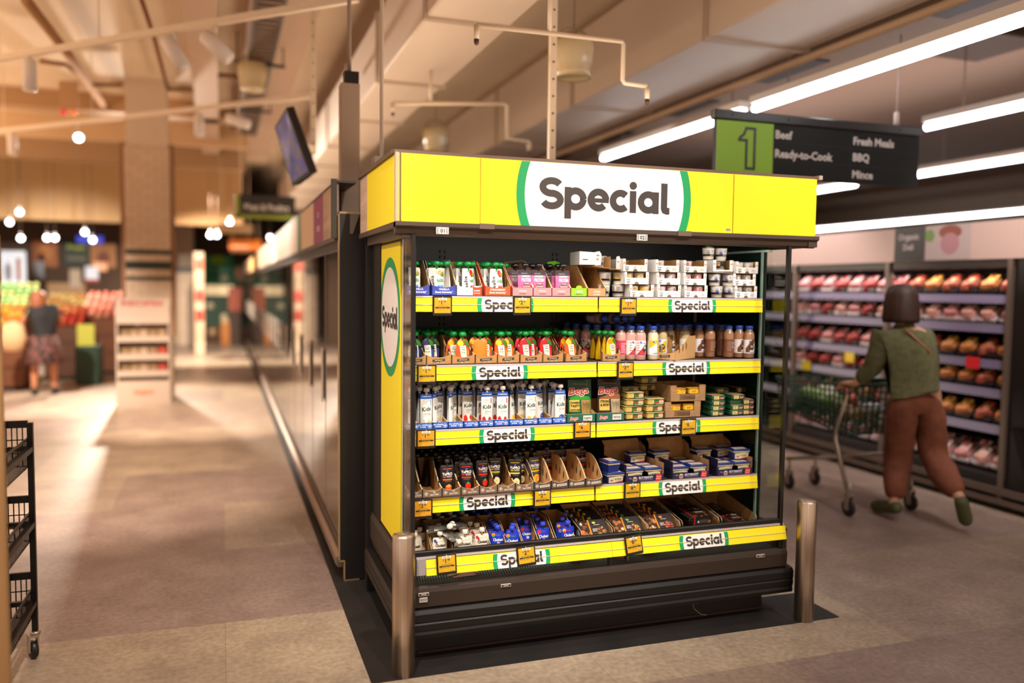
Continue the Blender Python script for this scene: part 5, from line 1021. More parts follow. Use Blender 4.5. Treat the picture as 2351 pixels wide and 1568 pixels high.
# ---------------------------------------------------------------- bottom deck
z5 = .373; Y5 = 3.545
CH = {k: chob(k) for k in 'wbrgmt'}
tq = tray('pouch_tray', .105, .25, .05, .135, m('4a3c32', .65), 'slope', .1, None, 1, CARD)
B5 = ((948, 995), (996, 1044), (1046, 1086), (1087, 1126), (1128, 1166), (1167, 1202), (1203, 1240), (1243, 1277), (1280, 1324))
for i, (a, b) in enumerate(B5):
    x0, x1 = X(a, 1230, Y5), X(b, 1230, Y5); o = place(tray('pouch_tray', x1-x0-.002, .25, .05, .135, m('4a3c32', .65), 'slope', .1, None, 1, CARD), ((x0+x1)/2, Y5, z5), 0, 'open brown pouch tray, %s from left on the lowest level' % ORD[i], 'tray', 'pouch trays on the lowest level')
W5 = spans(B5, 1230, Y5)
G9 = 'yoghurt pouches on the lowest level'
pl = [('w', 938, 3.60, .3, 0, 'cream vanilla pouch just right of the steel bollard'), ('w', 951, 3.57, .2, 0, 'cream vanilla pouch tipped low beside the bollard'), ('w', 972, 3.60, .3, 0, 'cream vanilla pouch in the first lowest tray'), ('w', 984, 3.67, .5, 0, 'cream vanilla pouch behind in the first lowest tray'), ('b', 1010, 3.59, .0, 0, 'cream blueberry pouch facing front in the second lowest tray'), ('b', 1026, 3.68, .4, 0, 'cream pouch behind the blueberry one'), ('r', 1058, 3.64, .0, 0, 'left raspberry pouch with red berries in the third lowest tray'), ('r', 1075, 3.58, -.05, 0, 'middle raspberry pouch in front of the third lowest tray'), ('r', 1068, 3.70, .2, 0, 'raspberry pouch behind the pair in the third lowest tray'), ('r', 1107, 3.59, .0, .006, 'right raspberry pouch with the whole brand word in the fourth tray'), ('r', 1098, 3.67, .0, 0, 'cream pouch with red berry behind the right raspberry one'),
      ('g', 1165, 3.575, -.15, 0, 'frontmost leaning blue tropical pouch'), ('g', 1157, 3.61, -.15, .004, 'second leaning blue tropical pouch'), ('g', 1149, 3.645, -.15, .007, 'third leaning blue tropical pouch'), ('g', 1141, 3.68, -.12, .010, 'fourth leaning blue tropical pouch'), ('g', 1130, 3.72, -.1, .012, 'rearmost leaning blue tropical pouch'), ('g', 1184, 3.62, .05, .005, 'blue tropical pouch in the sixth lowest tray'), ('g', 1180, 3.70, .1, .008, 'blue cap behind the tropical pouch of the sixth tray'), ('t', 1234, 3.60, .02, 0, 'blue strawberry pouch facing front in the seventh lowest tray'), ('t', 1219, 3.66, .0, .004, 'blue strawberry pouch behind left in the seventh lowest tray'), ('t', 1228, 3.68, .2, .006, 'blue capped pouch between the strawberry ones'), ('t', 1214, 3.74, .2, .010, 'dark blue cap at the back of the seventh lowest tray'), ('m', 1303, 3.585, .05, .008, 'blue mango pouch facing front in the last brown tray'), ('m', 1291, 3.66, .1, .010, 'blue mango pouch behind at left in the last brown tray'), ('m', 1296, 3.72, .2, .012, 'rearmost blue capped pouch in the last brown tray')]
for k, px, y, rz, dz, l in pl:
    x = X(px, 1230, y); x0, x1 = cell(x, W5); stand(CH[k], x, y, z5+.003, rz, l, 'pouch', G9, x0 or .77, x1 or 1.60, 3.551, 4.1)
for r_, y in enumerate((3.83, 3.90, 3.97)):
    for i in range(13): stand(CH['wwwbrrgggtttm'[i]], .80+i*.060, y, z5+.001, PI/2+rnd.uniform(-.1, .1), 'pouch in the dark rows behind the lowest trays', 'pouch', 'yoghurt pouches in the dark back rows', None, None, 3.8, 4.1, 1.0, False)
SIL = noisy('foil', 'c8c2b8', '8f8a82', 40, .22, .85, .5)
for px, py, y, rz, rx, k, l in ((975, 1192, 3.68, 1.2, 1.45, 'b', 'silver backed pouch lying across the vanilla pouches'), (1008, 1196, 3.68, .5, 1.9, 'b', 'upside-down blueberry pouch lying on the others'), (1052, 1196, 3.70, -.7, 1.35, 'w', 'silver pouch leaning between blueberry and raspberry pouches'), (1040, 1185, 3.78, -.4, 1.4, 'w', 'silver pouch lying deeper in the shelf')):
    t0 = CH[k]; me = t0.me.copy(); me.materials[[i for i, q in enumerate(me.materials) if q == m('cfc8bd', .3)][0]] = SIL; t1 = Tpl('yoghurt_pouch', me, t0.parts)
    o = place(t1, (X(px, py, y), y-.05, z5+.135), rz, l, 'pouch', 'pouches lying on top of the lowest level', rx)
    s = MB(); s.add([(-.033, -.003, .06), (.033, -.003, .06), (.033, -.001, .106), (-.033, -.001, .106), (0, -.010, .085)], [(0, 1, 4), (1, 2, 4), (2, 3, 4), (3, 0, 4)], SIL); s.build('foil_fold', o)
# ready meals
def meal(k):
    mb = MB(); w, d, h = .150, .108, .034; blk = m('17120f', .3)
    mb.box(-w/2+.006, w/2-.006, -d/2+.006, d/2-.006, 0, h-.004, blk, .008); mb.box(-w/2, w/2, -d/2, d/2, h-.004, h, m('3a322c', .2), .002)
    fn = lambda x, z: (x, z, h+.0004); e = [0]
    def D_(sh, c): e[0] += 1; mb.decal(sh, m(c, .4), lambda x, z: (x, z, h+.0003+.00012*e[0]))
    D_(SR(-w/2+.010, -d/2+.010, -.018, d/2-.010), '2b1710')
    for q in range(16): D_(SE(-.045+rnd.uniform(-.02, .02), rnd.uniform(-.038, .038), rnd.uniform(.006, .012), rnd.uniform(.004, .010), 9), rnd.choice(['7a3d16', '9a5a26', 'b8864e', '5a2a12', 'c8702a', 'd8b88a']))
    s = MB(); s.box(-.020, w/2-.012, -d/2-.001, d/2+.001, -.001, h+.0025, m('2c2320', .4)); s.box(-.024, -.017, -d/2-.0012, d/2+.0012, -.001, h+.0028, m('e08a14', .4)); z = h+.003; n = [0]
    def S_(sh, c): n[0] += 1; s.decal(sh, m(c, .4), lambda x, y: (x, y, z+.00012*n[0]))
    cx = .034; S_(SE(cx, -.014, .026, .032, 22), '3a2c26')
    for q in range(46): a, r_ = rnd.uniform(0, 6.3), rnd.uniform(0, 1)**.5; S_(SE(cx+.022*r_*math.cos(a), -.014+.027*r_*math.sin(a), rnd.uniform(.002, .006), rnd.uniform(.002, .004), 7), rnd.choice({'a': ['c86a2a', 'd8a85a', '6a8a2a', 'a83a1e', 'e0c48a', '8a4a1e'], 'b': ['e0762a', 'e8a04a', 'f0c47a', 'b8481e', '7f9a3a'], 'c': ['c8382a', 'e06a3a', 'e8c8a8', '9a2a1e', 'd88a4a']}[k]))
    S_(SE(.004, .034, .010, .007, 12), {'a': '8a9a2a', 'b': '5a8a2a', 'c': 'd8702a'}[k]); S_(SE(.004, .034, .006, .004, 10), {'a': 'c8d070', 'b': '7faa3a', 'c': 'e8a04a'}[k]); S_(ST('STRENGTH', -.001, -.004, .006, .022, 'c', .03), 'e8e0d6'); S_(ST('MEALS CO', -.001, -.013, .006, .022, 'c', .03), 'e8e0d6'); S_(SR(.0, .020, .03, .023), 'c8b8a8')
    return Tpl('ready_meal', mb.mesh('ready_meal'), [('sleeve', s.mesh('sleeve'))])
ML = {k: meal(k) for k in 'abc'}
def mealbox(w, dd, side=True):
    mb = MB(); t = .0025; BK2 = m('17130f', .6)
    for s in (-1, 1):
        pol = [(0, .0), (dd, 0), (dd, .145), (.01, .085), (0, .07)]; x = s*w/2
        mb.prism(pol, 'x', min(x, x-s*t), max(x, x-s*t), CARD); mb.prism(pol, 'x', min(x, x+s*.0004), max(x, x+s*.0004), BK2)
        for p, q in zip(pol[2:], pol[3:]): mb.add([(x, p[0], p[1]+.0004), (x-s*t, p[0], p[1]+.0004), (x-s*t, q[0], q[1]+.0004), (x, q[0], q[1]+.0004)], [(0, 1, 2, 3)], CARDE)
    mb.box(-w/2, w/2, dd-t, dd, 0, .145, CARD); mb.box(-w/2, w/2, 0, dd, 0, t, BK2); mb.box(-w/2, w/2, 0, t, 0, .02, BK2)
    me = mb.mesh('meal_carton'); p = MB(); fn = lambda y, z: (-w/2-.0008, y, z)
    p.decal(SE(.035, .05, .024, .034, 24), m('b5a79c', .6), fn); p.decal(STM(['STRENGTH', 'MEALS CO'], .035, .052, .008, 1.6, w=.036, bold=.03), INK, lambda y, z: (-w/2-.0011, .07-y, z)); p.decal(SP([(.035, .016), (.052, .026), (.059, .05), (.052, .074), (.035, .084)]), m('8a7d73', .6), lambda y, z: (-w/2-.0009, y, z)); p.fix_normals = False
    return Tpl('meal_carton', me, [('printed_label', p.mesh('printed_label'))])
for i, (pa, pb, k, l) in enumerate(((1334, 1408, 'a', 'left'), (1410, 1488, 'b', 'middle'), (1488, 1563, 'c', 'right'))):
    y = 3.56; x0, x1 = X(pa, 1210, y), X(pb, 1210, y); x = (x0+x1)/2; place(mealbox(x1-x0-.004, .27), (x, y, z5), 0, 'black meal carton, %s one of the three with upright meals' % l, 'carton', 'black meal cartons')
    for j in range(4): place(ML[k], (x, y+.056+j*.056, z5+.050+j*.006), 0, 'ready meal leaning in the %s carton, %s from the front' % (l, ORD[j]), 'ready meal', 'leaning ready meals', R(42))
RDM = {}
def flatmeal():
    mb = MB(); w, d, h = .125, .17, .04; mb.box(-w/2, w/2, -d/2, d/2, 0, h-.005, m('14100e', .3), .008); mb.box(-w/2-.004, w/2+.004, -d/2-.004, d/2+.004, h-.005, h, m('2a2421', .2), .002)
    s = MB(); s.box(-w/2+.028, w/2+.001, -d/2-.005, d/2-.02, -.001, h+.002, m('211b19', .4)); s.box(-w/2+.024, -w/2+.028, -d/2-.0055, d/2-.02, -.001, h+.0025, m('c8281c', .4)); n = [0]
    def S_(sh, c): n[0] += 1; s.decal(sh, m(c, .4), lambda x, y: (x, y, h+.0026+.0001*n[0]))
    for q in range(26): S_(SE(rnd.uniform(-.03, .055), rnd.uniform(-.08, .05), rnd.uniform(.004, .012), rnd.uniform(.003, .007), 8), rnd.choice(['8a4a26', 'a8642e', 'b8443a', '6a3a22', 'd8a878']))
    S_(SR(.0, -.03, .05, -.012), '4a3f3a'); S_(ST('PROTEIN', .025, -.027, .010, .044, 'c', .03), 'd8d0ca'); S_(SR(.02, .01, .05, .022), 'b9b0a8')
    f = lambda x, z: (x, -d/2-.0058, z); s.decal(SR(-.01, .012, .04, .03), m('4a3f3a', .5), f); s.decal(SE(.045, .018, .010, .008, 10), m('a8562e', .5), f); s.decal(SR(-.02, .014, -.012, .024), m('d8d0ca', .5), f)
    return Tpl('ready_meal', mb.mesh('ready_meal'), [('sleeve', s.mesh('sleeve'))])
FM = flatmeal()
for pa, pb, l, n in ((1566, 1652, 'left', 2), (1656, 1738, 'right', 2)):
    y = 3.575; x0, x1 = X(pa, 1200, y), X(pb, 1200, y); x = (x0+x1)/2; place(mealbox(x1-x0-.004, .36), (x, y, z5), 0, 'brown lined black carton with flat meals, %s one' % l, 'carton', 'black meal cartons')
    for j in range(2): place(FM, (x+.003, y+.095+j*.17, z5+(.060 if l == 'left' else .014)+j*.002), 0, '%s flat black meal with a red stripe in the %s flat carton' % (('front', 'rear')[j], l), 'ready meal', 'flat ready meals', R(4)); place(FM, (x+.003, y+.095+j*.17, z5+.003), 0, 'lower %s black meal under another in the %s flat carton' % (('front', 'rear')[j], l), 'ready meal', 'flat ready meals') if l == 'left' else None
for i, px in enumerate((1345, 1395)):
    for j in range(3): place(ML['a'], (X(px, 1160, 3.9), 3.895+j*.058, z5+.055), 0, 'shaded ready meal standing behind the left meal carton', 'ready meal', 'ready meals in the dark at the back', R(42))
# things lying on the air grille behind the glass
def rcup(px, py, rz, l, c):
    v = fl_pt(px, py, .372); s = MB(); s.lathe([(.026, 0), (.030, .03), (.031, .07)], m('2b211d', .35), 20); s.lathe([(.0001, -.0005), (.024, -.0005)], m('8a5a40', .4), 18)
    for a in (-.6, .2, 1.0): s.decal(SR(a*.03-.008, .018, a*.03+.010, .058), m(c, .4), lambda x, z: ((.0285+z*.045)*math.sin(x/.03), -(.0285+z*.045)*math.cos(x/.03), z), .006)
    o = s.build('meal_cup'); s2 = MB().lathe([(.031, .07), (.034, .071), (.034, .078), (.030, .08), (.0001, .08)], m('b9a58c', .3), 20); s2.build('lid', o)
    o.location = v; o.rotation_euler = (0, PI/2, rz); tag(o, l, 'cup', 'meal cups fallen behind the glass')
def fl_pt(px, py, z):
    v = ray(px, py); p = CAM+v*((z-CAM_H)/v.z); return Vector((aty(px, py, 3.487).x-.03, 3.484, .3695))
rcup(1322, 1290, .25, 'round dark meal cup lying behind the front glass, left of the divider', 'b8643a'); rcup(1417, 1282, -.5, 'round meal cup lying behind the front glass, right of the divider', 'd87a3a'); rcup(1487, 1272, .4, 'round orange meal cup lying third behind the front glass', 'd8482a')
o = tag(MB().add([(-.06, -.02, 0), (.05, -.022, .006), (.055, .02, .012), (-.05, .025, .004), (.0, .0, .016)], [(0, 1, 4), (1, 2, 4), (2, 3, 4), (3, 0, 4), (0, 3, 2, 1)], m('cf7f80', .35)).add([(.045, -.016, .012), (.062, -.022, .012), (.060, .02, .014), (.045, .022, .013)], [(0, 1, 2, 3)], m('b89a94', .3)).add([(-.075, .0, .002), (-.03, -.01, .012), (-.02, .03, .012), (-.07, .035, .003)], [(0, 1, 2, 3)], m('b08a62', .5)).build('food_wrapper', None, (X(1068, 1322, 3.47), 3.475, .336), -.05), 'crumpled pink wrapper lying on the air grille behind the glass', 'wrapper')
# ---------------------------------------------------------------- freezer row along the left aisle
FG = glass('freezer_glass', 'd8d4cc', 1.6, .03, graze=.92)
STL = m('8d7a6a', .35, .6); HDRK = m('2a211c', .45)
def freezer(y0, n, label, panels):
    o = empty('upright_freezer', (.62, y0, 0), 0, label, 'freezer', 'upright freezers along the aisle'); L = n*.80
    s = MB(); s.box(.30, 1.0, 0, L, .10, 1.98, m('8a7868', .6)); s.box(.04, .30, 0, L, .10, .20, HDRK); s.box(.04, .30, 0, L, 1.80, 1.98, HDRK); s.box(.06, 1.0, 0, L, 0, .10, DRK); s.build('cabinet_body', o)
    s = MB(); s.prism([(-.035, .07), (-.05, .085), (-.05, .125), (-.03, .14), (.04, .14), (.04, .07)], 'y', 0, L, STL); s.prism([(-.02, .155), (-.02, .185), (.03, .185), (.03, .155)], 'y', 0, L, m('5a4a40', .4, .4)); s.build('bumper_rail', o)
    s = MB(); s.box(-.055, .1, 0, L, 1.835, 1.858, m('54443a', .45)); s.box(-.03, .06, 0, L, 1.80, 1.835, HDRK); s.box(-.05, .06, 0, L, 2.14, 2.152, m('4a3a30', .5)); s.build('header_rail', o)
    for a, b, mt in panels:
        s = MB(); s.box(-.046, -.03, a, b, 1.858, 2.14, mt)
        if mt is PURP: s.decal(STM(['ice', 'cream'], 0, 2.02, .05, 1.7, bold=.03), m('e8cfd8', .5), lambda u, v, a=a, b=b: (-.0468, (a+b)/2-u, v))
        s.build('header_sign', o)
    for i in range(n):
        d = empty('door', (0, i*.80, 0)); d.parent = o
        MB().box(-.012, -.006, .014, .786, .215, 1.785, FG).build('glass_pane', d)
        s = MB()
        for a, b, c, e in ((.0, .014, .19, 1.80), (.786, .80, .19, 1.80), (.0, .8, .19, .215), (0, .8, 1.785, 1.80)): s.box(-.0125, .01, a, b, c, e, m('6a5a4e', .35))
        s.build('door_frame', d); s = MB(); s.box(-.024, -.019, .05, .13, .86, 1.20, m('d8ccc0', .35)); s.box(-.02, -.012, .08, .10, .88, 1.18, m('a89c90', .35)); s.build('handle', d)
    for z in (.45, .78, 1.1, 1.42): MB().box(.10, .30, 0, L, z, z+.02, m('8a7a6a', .5)).build('shelf', o)
    s = MB()
    return o
PURP = m('9c3f7c', .5); CREAM = m('e6cdb0', .6); PALE = m('d9bfa8', .6); GRNP = m('2f7a4a', .6); YLW = m('dfb878', .6)
P0 = [(0.02, .60, WPAN), (.60, 1.16, PURP), (1.16, 2.0, CREAM), (2.0, 2.1, PALE), (2.1, 2.38, GRNP)]
freezer(4.53, 3, 'first freezer of the aisle row, with a purple panel in its header', P0)
seq = [[(0, .9, PALE), (.9, 2.4, CREAM)], [(0, 1.2, PALE), (1.2, 2.4, CREAM)], [(0, .8, PALE), (.8, 2.4, YLW)], [(0, 1.0, CREAM), (1.0, 2.4, YLW)], [(0, 2.4, YLW)], [(0, 1.2, PALE), (1.2, 2.4, YLW)], [(0, 2.4, CREAM)]]
for i in range(7): freezer(4.53+2.4*(i+1), 3, 'freezer of the aisle row, %s from the cabinet end' % ORD[i+1], seq[i])
o = empty('freezer_end_panel', (.64, 4.5, 0), 0, 'tall black end panel closing the freezer row next to the display cabinet', 'panel')
MB().prism([(-.055, .12), (-.03, .12), (-.03, .01), (1.0, .01), (1.0, 1.975), (-.055, 1.975)], 'y', -.012, .012, BLK).build('panel_board', o)
s = MB(); s.box(-.060, -.054, -.014, .014, .115, 1.982, m('a5865a', .4, .3)); s.box(-.06, .06, -.014, .014, 1.975, 1.984, m('b89868', .4, .3)); s.box(-.06, -.03, -.014, .014, .113, .12, m('a5865a', .4, .3)); s.box(-.032, -.027, -.014, .014, .01, .118, m('a5865a', .4, .3)); s.box(-.03, .05, -.014, .014, .004, .012, m('8a6f4e', .4, .3)); s.build('edge_trim', o)
s = MB(); s.prism([(.0, 1.975), (.05, 1.975), (.014, 1.87), (0, 1.87)], 'y', -.02, -.013, m('6a5c50', .5)); s.build('corner_bracket', o)
tag(MB().box(-.03, .0, 0, .02, 0, .31, m('3a3220', .5), .002).build('sign_bracket', None, (.575, 4.5, 1.845)), 'narrow black bracket at the near end of the freezer header', 'bracket')
# ---------------------------------------------------------------- overhead fittings
WTR = m('dcc8b0', .5); WCY = m('e3d6cc', .5); LED = m('f6f4ff', .5, 0, 12)
for a, b, l in (((-2.1, 8.75), (.88, 5.79), 'nearer diagonal light track under the warm ceiling'), ((-3.0, 12.8), (.9, 8.88), 'farther diagonal light track under the warm ceiling')):
    o = empty('light_track', (0, 0, 3.5), 0, l, 'light track', 'diagonal light tracks'); s = MB(); s.bar((a[0], a[1], .02), (b[0], b[1], .02), .04, .05, WTR); s.build('rail', o)
    for t in (.1, .4, .7): x = a[0]+(b[0]-a[0])*t; y = a[1]+(b[1]-a[1])*t; MB().tube([(x, y, .04), (x, y, .79)], .006, PIPE, 5).build('hanger_wire', o)
def spotlamp(p, aim, label, L=.26, r=.055, lens=LED, group='white cylinder spotlights'):
    o = empty('spotlight', p, 0, label, 'spotlight', group); d = (Vector(aim)-Vector(p)).normalized(); q = d.to_track_quat('Z', 'Y').to_matrix().to_4x4()
    c = Vector((0, 0, -.16)); M0 = Matrix.Translation(c) @ q @ Matrix.Translation((0, 0, -L/2))
    MB().lathe([(r*.9, 0), (r, .01), (r, L)], WCY, 18, M0).build('lamp_body', o); MB().lathe([(.0001, L-.002), (r*.86, L-.002), (r*.86, L+.002), (.0001, L+.002)], lens, 18, M0).build('lens', o)
    s = MB(); s.tube([(0, 0, 4.3-p[2] if group[0] == 'f' else 0), (0, 0, -.06)], .005 if group[0] == 'f' else .012, m('4a3a2e', .7) if group[0] == 'f' else WCY, 6); s.tube([(0, 0, -.06), tuple(c)], .009, WCY, 6); s.build('bracket', o)
    return o
DIM = m('e8d8cc', .4)
spotlamp((-1.52, 8.17, 3.5), (-1.52, 8.17, 0), 'white cylinder spotlight hanging straight down at the far left of the nearer track', lens=DIM)
spotlamp((-.02, 6.69, 3.5), (1.2, 6.0, 2.2), 'white cylinder spotlight tilted right on the nearer track, right one of a pair', lens=DIM); spotlamp((-.32, 6.98, 3.5), (.4, 6.5, 2.2), 'white cylinder spotlight tilted right on the nearer track, left one of a pair', lens=DIM)
spotlamp((-1.62, 11.4, 3.5), (-.4, 5, 2.2), 'spotlight with a bright round lens on the farther track'); spotlamp((.18, 9.6, 3.5), (2.4, 8.2, 2.6), 'spotlight tilted to the right at the right part of the farther track', lens=DIM); spotlamp((-.22, 10.0, 3.5), (-.2, 9.3, 2), 'pale spotlight left of the tilted one on the farther track', lens=DIM); spotlamp((-2.5, 12.3, 3.5), (-2.4, 12, 2), 'pale spotlight at the left end of the farther track', lens=DIM)
for i, (px, py) in enumerate(((45, 487), (22, 510), (48, 547), (108, 546), (126, 546), (195, 533), (213, 551), (528, 511), (620, 545), (483, 540), (498, 540))):
    p = aty(px, py, 17.5); spotlamp((p.x, p.y, p.z+.16), CAM, 'small bright spotlight in the far dark ceiling zone, %s of the far ones' % ORD[i], .16, .05, group='far bright spotlights')
o = empty('signal_lamp', tuple(atz(158, 257, 3.9)), 0, 'small red and orange signal lamp under the warm ceiling at left', 'lamp'); MB().box(-.11, .11, -.03, .05, .03, .4, m('b08860', .6)).build('lamp_box', o); MB().lathe([(.0001, -.05), (.04, -.03), (.05, 0), (.0001, .05)], m('c8281e', .5, 0, .6), 10, T(-.06, 0, 0)).build('red_lens', o); MB().lathe([(.0001, -.05), (.04, -.03), (.05, 0), (.0001, .05)], m('d8701e', .5, 0, .6), 10, T(.06, 0, 0)).build('orange_lens', o)
# slotted channel rods, screen
def rod(name, x, y, z0, z1, label, holes=True):
    o = empty(name, (x, y, z0), 0, label, 'support rod'); MB().box(-.02, .02, -.02, .02, 0, z1-z0, PIPE, .003).build('channel', o); s = MB()
    z = .08
    while z < z1-z0: s.lathe([(.0001, 0), (.007, 0)], m('6a5645', .8), 8, T(-.002, -.0206, z, rx=PI/2)); z += .10
    s.build('slot_holes', o); return o
rod('support_rod', 1.865, 4.72, 2.05, 4.3, 'slotted channel rod rising from behind the Special header to the ceiling')
o = rod('support_rod', .672, 6.66, 2.60, 4.3, 'slotted channel rod carrying the hanging screen'); MB().bar((0, 0, .03), (-.075, -.12, .03), .04, .05, PIPE).build('screen_arm', o)
tag(MB().tube([(.80, 4.45, 2.14), (.80, 4.45, 2.8), (.79, 4.4, 3.4), (.80, 4.4, 4.3)], .011, m('c8b49c', .5), 7).build('power_cable'), 'thin pale cable dropping from the ceiling to the left back of the cabinet', 'cable')
A, B, C_, D_ = aty(657, 247, 6.35), aty(712, 398, 6.30), aty(672, 428, 6.62), aty(630, 292, 6.68)
nrm = (B-A).cross(D_-A).normalized(); nrm = nrm if nrm.dot(CAM-A) > 0 else -nrm
o = empty('hanging_screen', tuple(C_), 0, 'tilted hanging screen showing a violet picture', 'screen'); back = -nrm*.06; V = [p-C_ for p in (A, B, C_, D_)]
MB().add([tuple(p) for p in V]+[tuple(p+back) for p in V], [(0, 1, 2, 3), (7, 6, 5, 4), (0, 4, 5, 1), (1, 5, 6, 2), (2, 6, 7, 3), (3, 7, 4, 0)], m('15100e', .35)).build('screen_housing', o)
def scr():
    mt = D.materials.new('screen_picture'); mt.use_nodes = True; N = mt.node_tree.nodes; L = mt.node_tree.links; b = N['Principled BSDF']; tc = N.new('ShaderNodeTexCoord'); nz = N.new('ShaderNodeTexNoise'); nz.inputs['Scale'].default_value = 7; cr = N.new('ShaderNodeValToRGB')
    cr.color_ramp.elements[0].color = lin('1f2360'); cr.color_ramp.elements[1].color = lin('8a6a70'); e = cr.color_ramp.elements.new(.5); e.color = lin('5a45a0'); cr.color_ramp.elements[0].position = .35; cr.color_ramp.elements[2].position = .65
    L.new(tc.outputs['Object'], nz.inputs['Vector']); L.new(nz.outputs['Fac'], cr.inputs[0]); L.new(cr.outputs[0], b.inputs['Emission Color']); b.inputs['Emission Strength'].default_value = .35; b.inputs['Base Color'].default_value = (.02, .02, .02, 1); b.inputs['Roughness'].default_value = .2; return mt
c0 = sum(V, Vector())/4; MB().add([tuple(c0+(p-c0)*.9+nrm*.002) for p in V], [(0, 1, 2, 3)], scr()).build('display', o); cc = c0+back*.5; MB().tube([tuple(cc), tuple(Vector((.672, 6.66, 2.64))-C_)], .02, PIPE, 8).build('mount_arm', o)
# sprinkler pipes
def pipe(name, pts, r, label, mt=None, heads=()):
    o = empty(name, pts[0], 0, label, 'pipe'); p0 = Vector(pts[0]); MB().tube([tuple(Vector(p)-p0) for p in pts], r, mt or PIPE, 8).build('pipe_run', o)
    for h in heads: s = MB(); s.tube([tuple(Vector(h)-p0), tuple(Vector(h)-p0-Vector((0, 0, .07)))], r*1.1, mt or PIPE, 8); s.lathe([(.006, -.03), (.014, -.02), (.014, 0)], m('4a2a1e', .5), 8, Matrix.Translation(Vector(h)-p0-Vector((0, 0, .07)))); s.build('sprinkler_head', o)
    return o
pipe('sprinkler_pipe', [(1.24, 4.2, 2.93), (2.06, 4.2, 2.935), (2.07, 4.2, 2.92), (2.07, 4.2, 2.73), (2.08, 4.2, 2.715), (2.22, 4.2, 2.71)], .013, 'thin sprinkler pipe crossing above the Special header and bending down at right', None, ((1.24, 4.2, 2.93), (2.22, 4.2, 2.71)))
MB().tube([(.40, 0, 0), (.40, 0, .37)], .011, PIPE, 6).build('riser', D.objects['sprinkler_pipe'])
q = [aty(902, 237, 6.6), aty(1158, 238, 6.6), aty(1164, 242, 6.6), aty(1164, 318, 6.6), aty(1215, 326, 6.6)]
pipe('sprinkler_pipe', [tuple(p) for p in q], .016, 'farther sprinkler pipe with a vertical drop left of the rod', None, (tuple(q[0]), tuple(q[-1])))
qq = q[0].lerp(q[1], .33); MB().tube([tuple(qq-q[0]), tuple(Vector((qq.x, qq.y, 3.30))-q[0])], .012, PIPE, 6).build('riser', D.objects['sprinkler_pipe.001']) if qq.x > 1.24 else None
for pts, l, c, r in (([(325, 0), (352, 80), (385, 205)], 'brown pipe running away from the upper edge under the warm ceiling', '7a4f36', .022), ([(385, 205), (455, 208), (505, 172), (565, 178)], 'bent brown pipe between the column and the cream speaker ball', '7a5236', .025), ([(60, 0), (160, 130), (255, 265)], 'tan pipe pair slanting from the upper left corner', 'a47b58', .05), ([(90, 140), (150, 148), (215, 195), (280, 195)], 'short brown pipe left of the brick column', '84593c', .025)):
    pipe('ceiling_pipe', [tuple(atz(a, b, 4.12)) for a, b in pts], r, l, m(c, .95, 0, 0, 0, .1))
o = empty('cable_tray', (.42, 5.5, 4.0), 0, 'dark ladder cable tray hanging under the warm ceiling', 'cable tray'); s = MB(); 
for x in (-.12, .12): s.box(x-.015, x+.015, 0, 9, 0, .07, m('5a4636', .6))
s.build('side_rails', o); s = MB()
for k in range(60): s.box(-.12, .12, k*.15, k*.15+.05, .0, .03, m('6a5442', .6))
s.build('rungs', o)
for y in (1.6, 4.2, 6.8): s = MB(); s.box(-.26, .26, y, y+.04, -.03, 0, m('2a1f18', .6)); s.tube([(-.24, y, 0), (-.24, y, .3)], .008, m('5a4636', .6), 5); s.tube([(.24, y, 0), (.24, y, .3)], .008, m('5a4636', .6), 5); s.build('trapeze', o)
# cream bucket speakers
def speaker(p, r, label):
    o = empty('ceiling_speaker', p, 0, label, 'speaker', 'cream ceiling speakers'); k = r/.14; c = m('cbb68c', .25, 0, 0, .5)
    MB().lathe([(x*k, z*k) for x, z in ((.115, 0), (.125, -.012), (.115, .03), (.135, .10), (.145, .18), (.14, .24), (.12, .262), (.0001, .265))], c, 24).build('shell', o); MB().lathe([(.0001, .004*k), (.10*k, .004*k)], m('4a3a2c', .7), 20).build('grille_disc', o)
    s = MB(); s.tube([(.14*k*math.cos(a), 0, .18*k+.16*k*math.sin(a)) for a in [PI*i/10 for i in range(11)]], .008*k, m('a8946c', .4), 6); s.tube([(0, 0, .34*k), (0, 0, 4.3-p[2])], .004, m('5a4a3a', .6), 5); s.build('yoke', o); return o
p = aty(1316, 176, 5.4); speaker(tuple(p), .135, 'cream bucket shaped speaker hanging right of the slotted rod')
p = aty(1000, 345, 9.5); speaker(tuple(p), .14, 'blurred cream speaker just above the header left part'); p = atz(580, 205, 3.7); speaker(tuple(p), .15, 'round cream speaker below the cable tray at left')
# aisle sign
o = empty('aisle_sign', (3.735, 4.62, 2.32), 0, 'black hanging aisle sign with a green number one square', 'sign'); BD = m('100f0e', .6, 0, 0, 0, .25)
s = MB(); s.box(-.80, .805, 0, .04, 0, .345, BD); s.build('board', o); s = MB(); s.box(-.82, .815, -.012, .05, .345, .405, m('151312', .35), .006); s.build('top_rail', o)
s = MB()
for x in (-.7, -.28, .62): s.lathe([(.0001, 0), (.006, 0)], m('d8d0c8', .3, .6), 8, T(x, -.0125, .375, rx=PI/2))
s.build('screws', o)
s = MB(); s.box(-.80, -.385, -.006, 0, .0, .34, m('86b51e', .5)); f = lambda a, b: (a, -.0075, b)
for pts in ([(-.64, .235), (-.605, .262), (-.590, .30), (-.525, .30), (-.525, .05), (-.585, .05), (-.585, .225), (-.64, .225), (-.64, .235)],): s.decal(stroke(pts, .018), m('1c1a16', .4), f)
s.build('number_square', o)
s = MB(); wt = m('cfc8c4', .5)
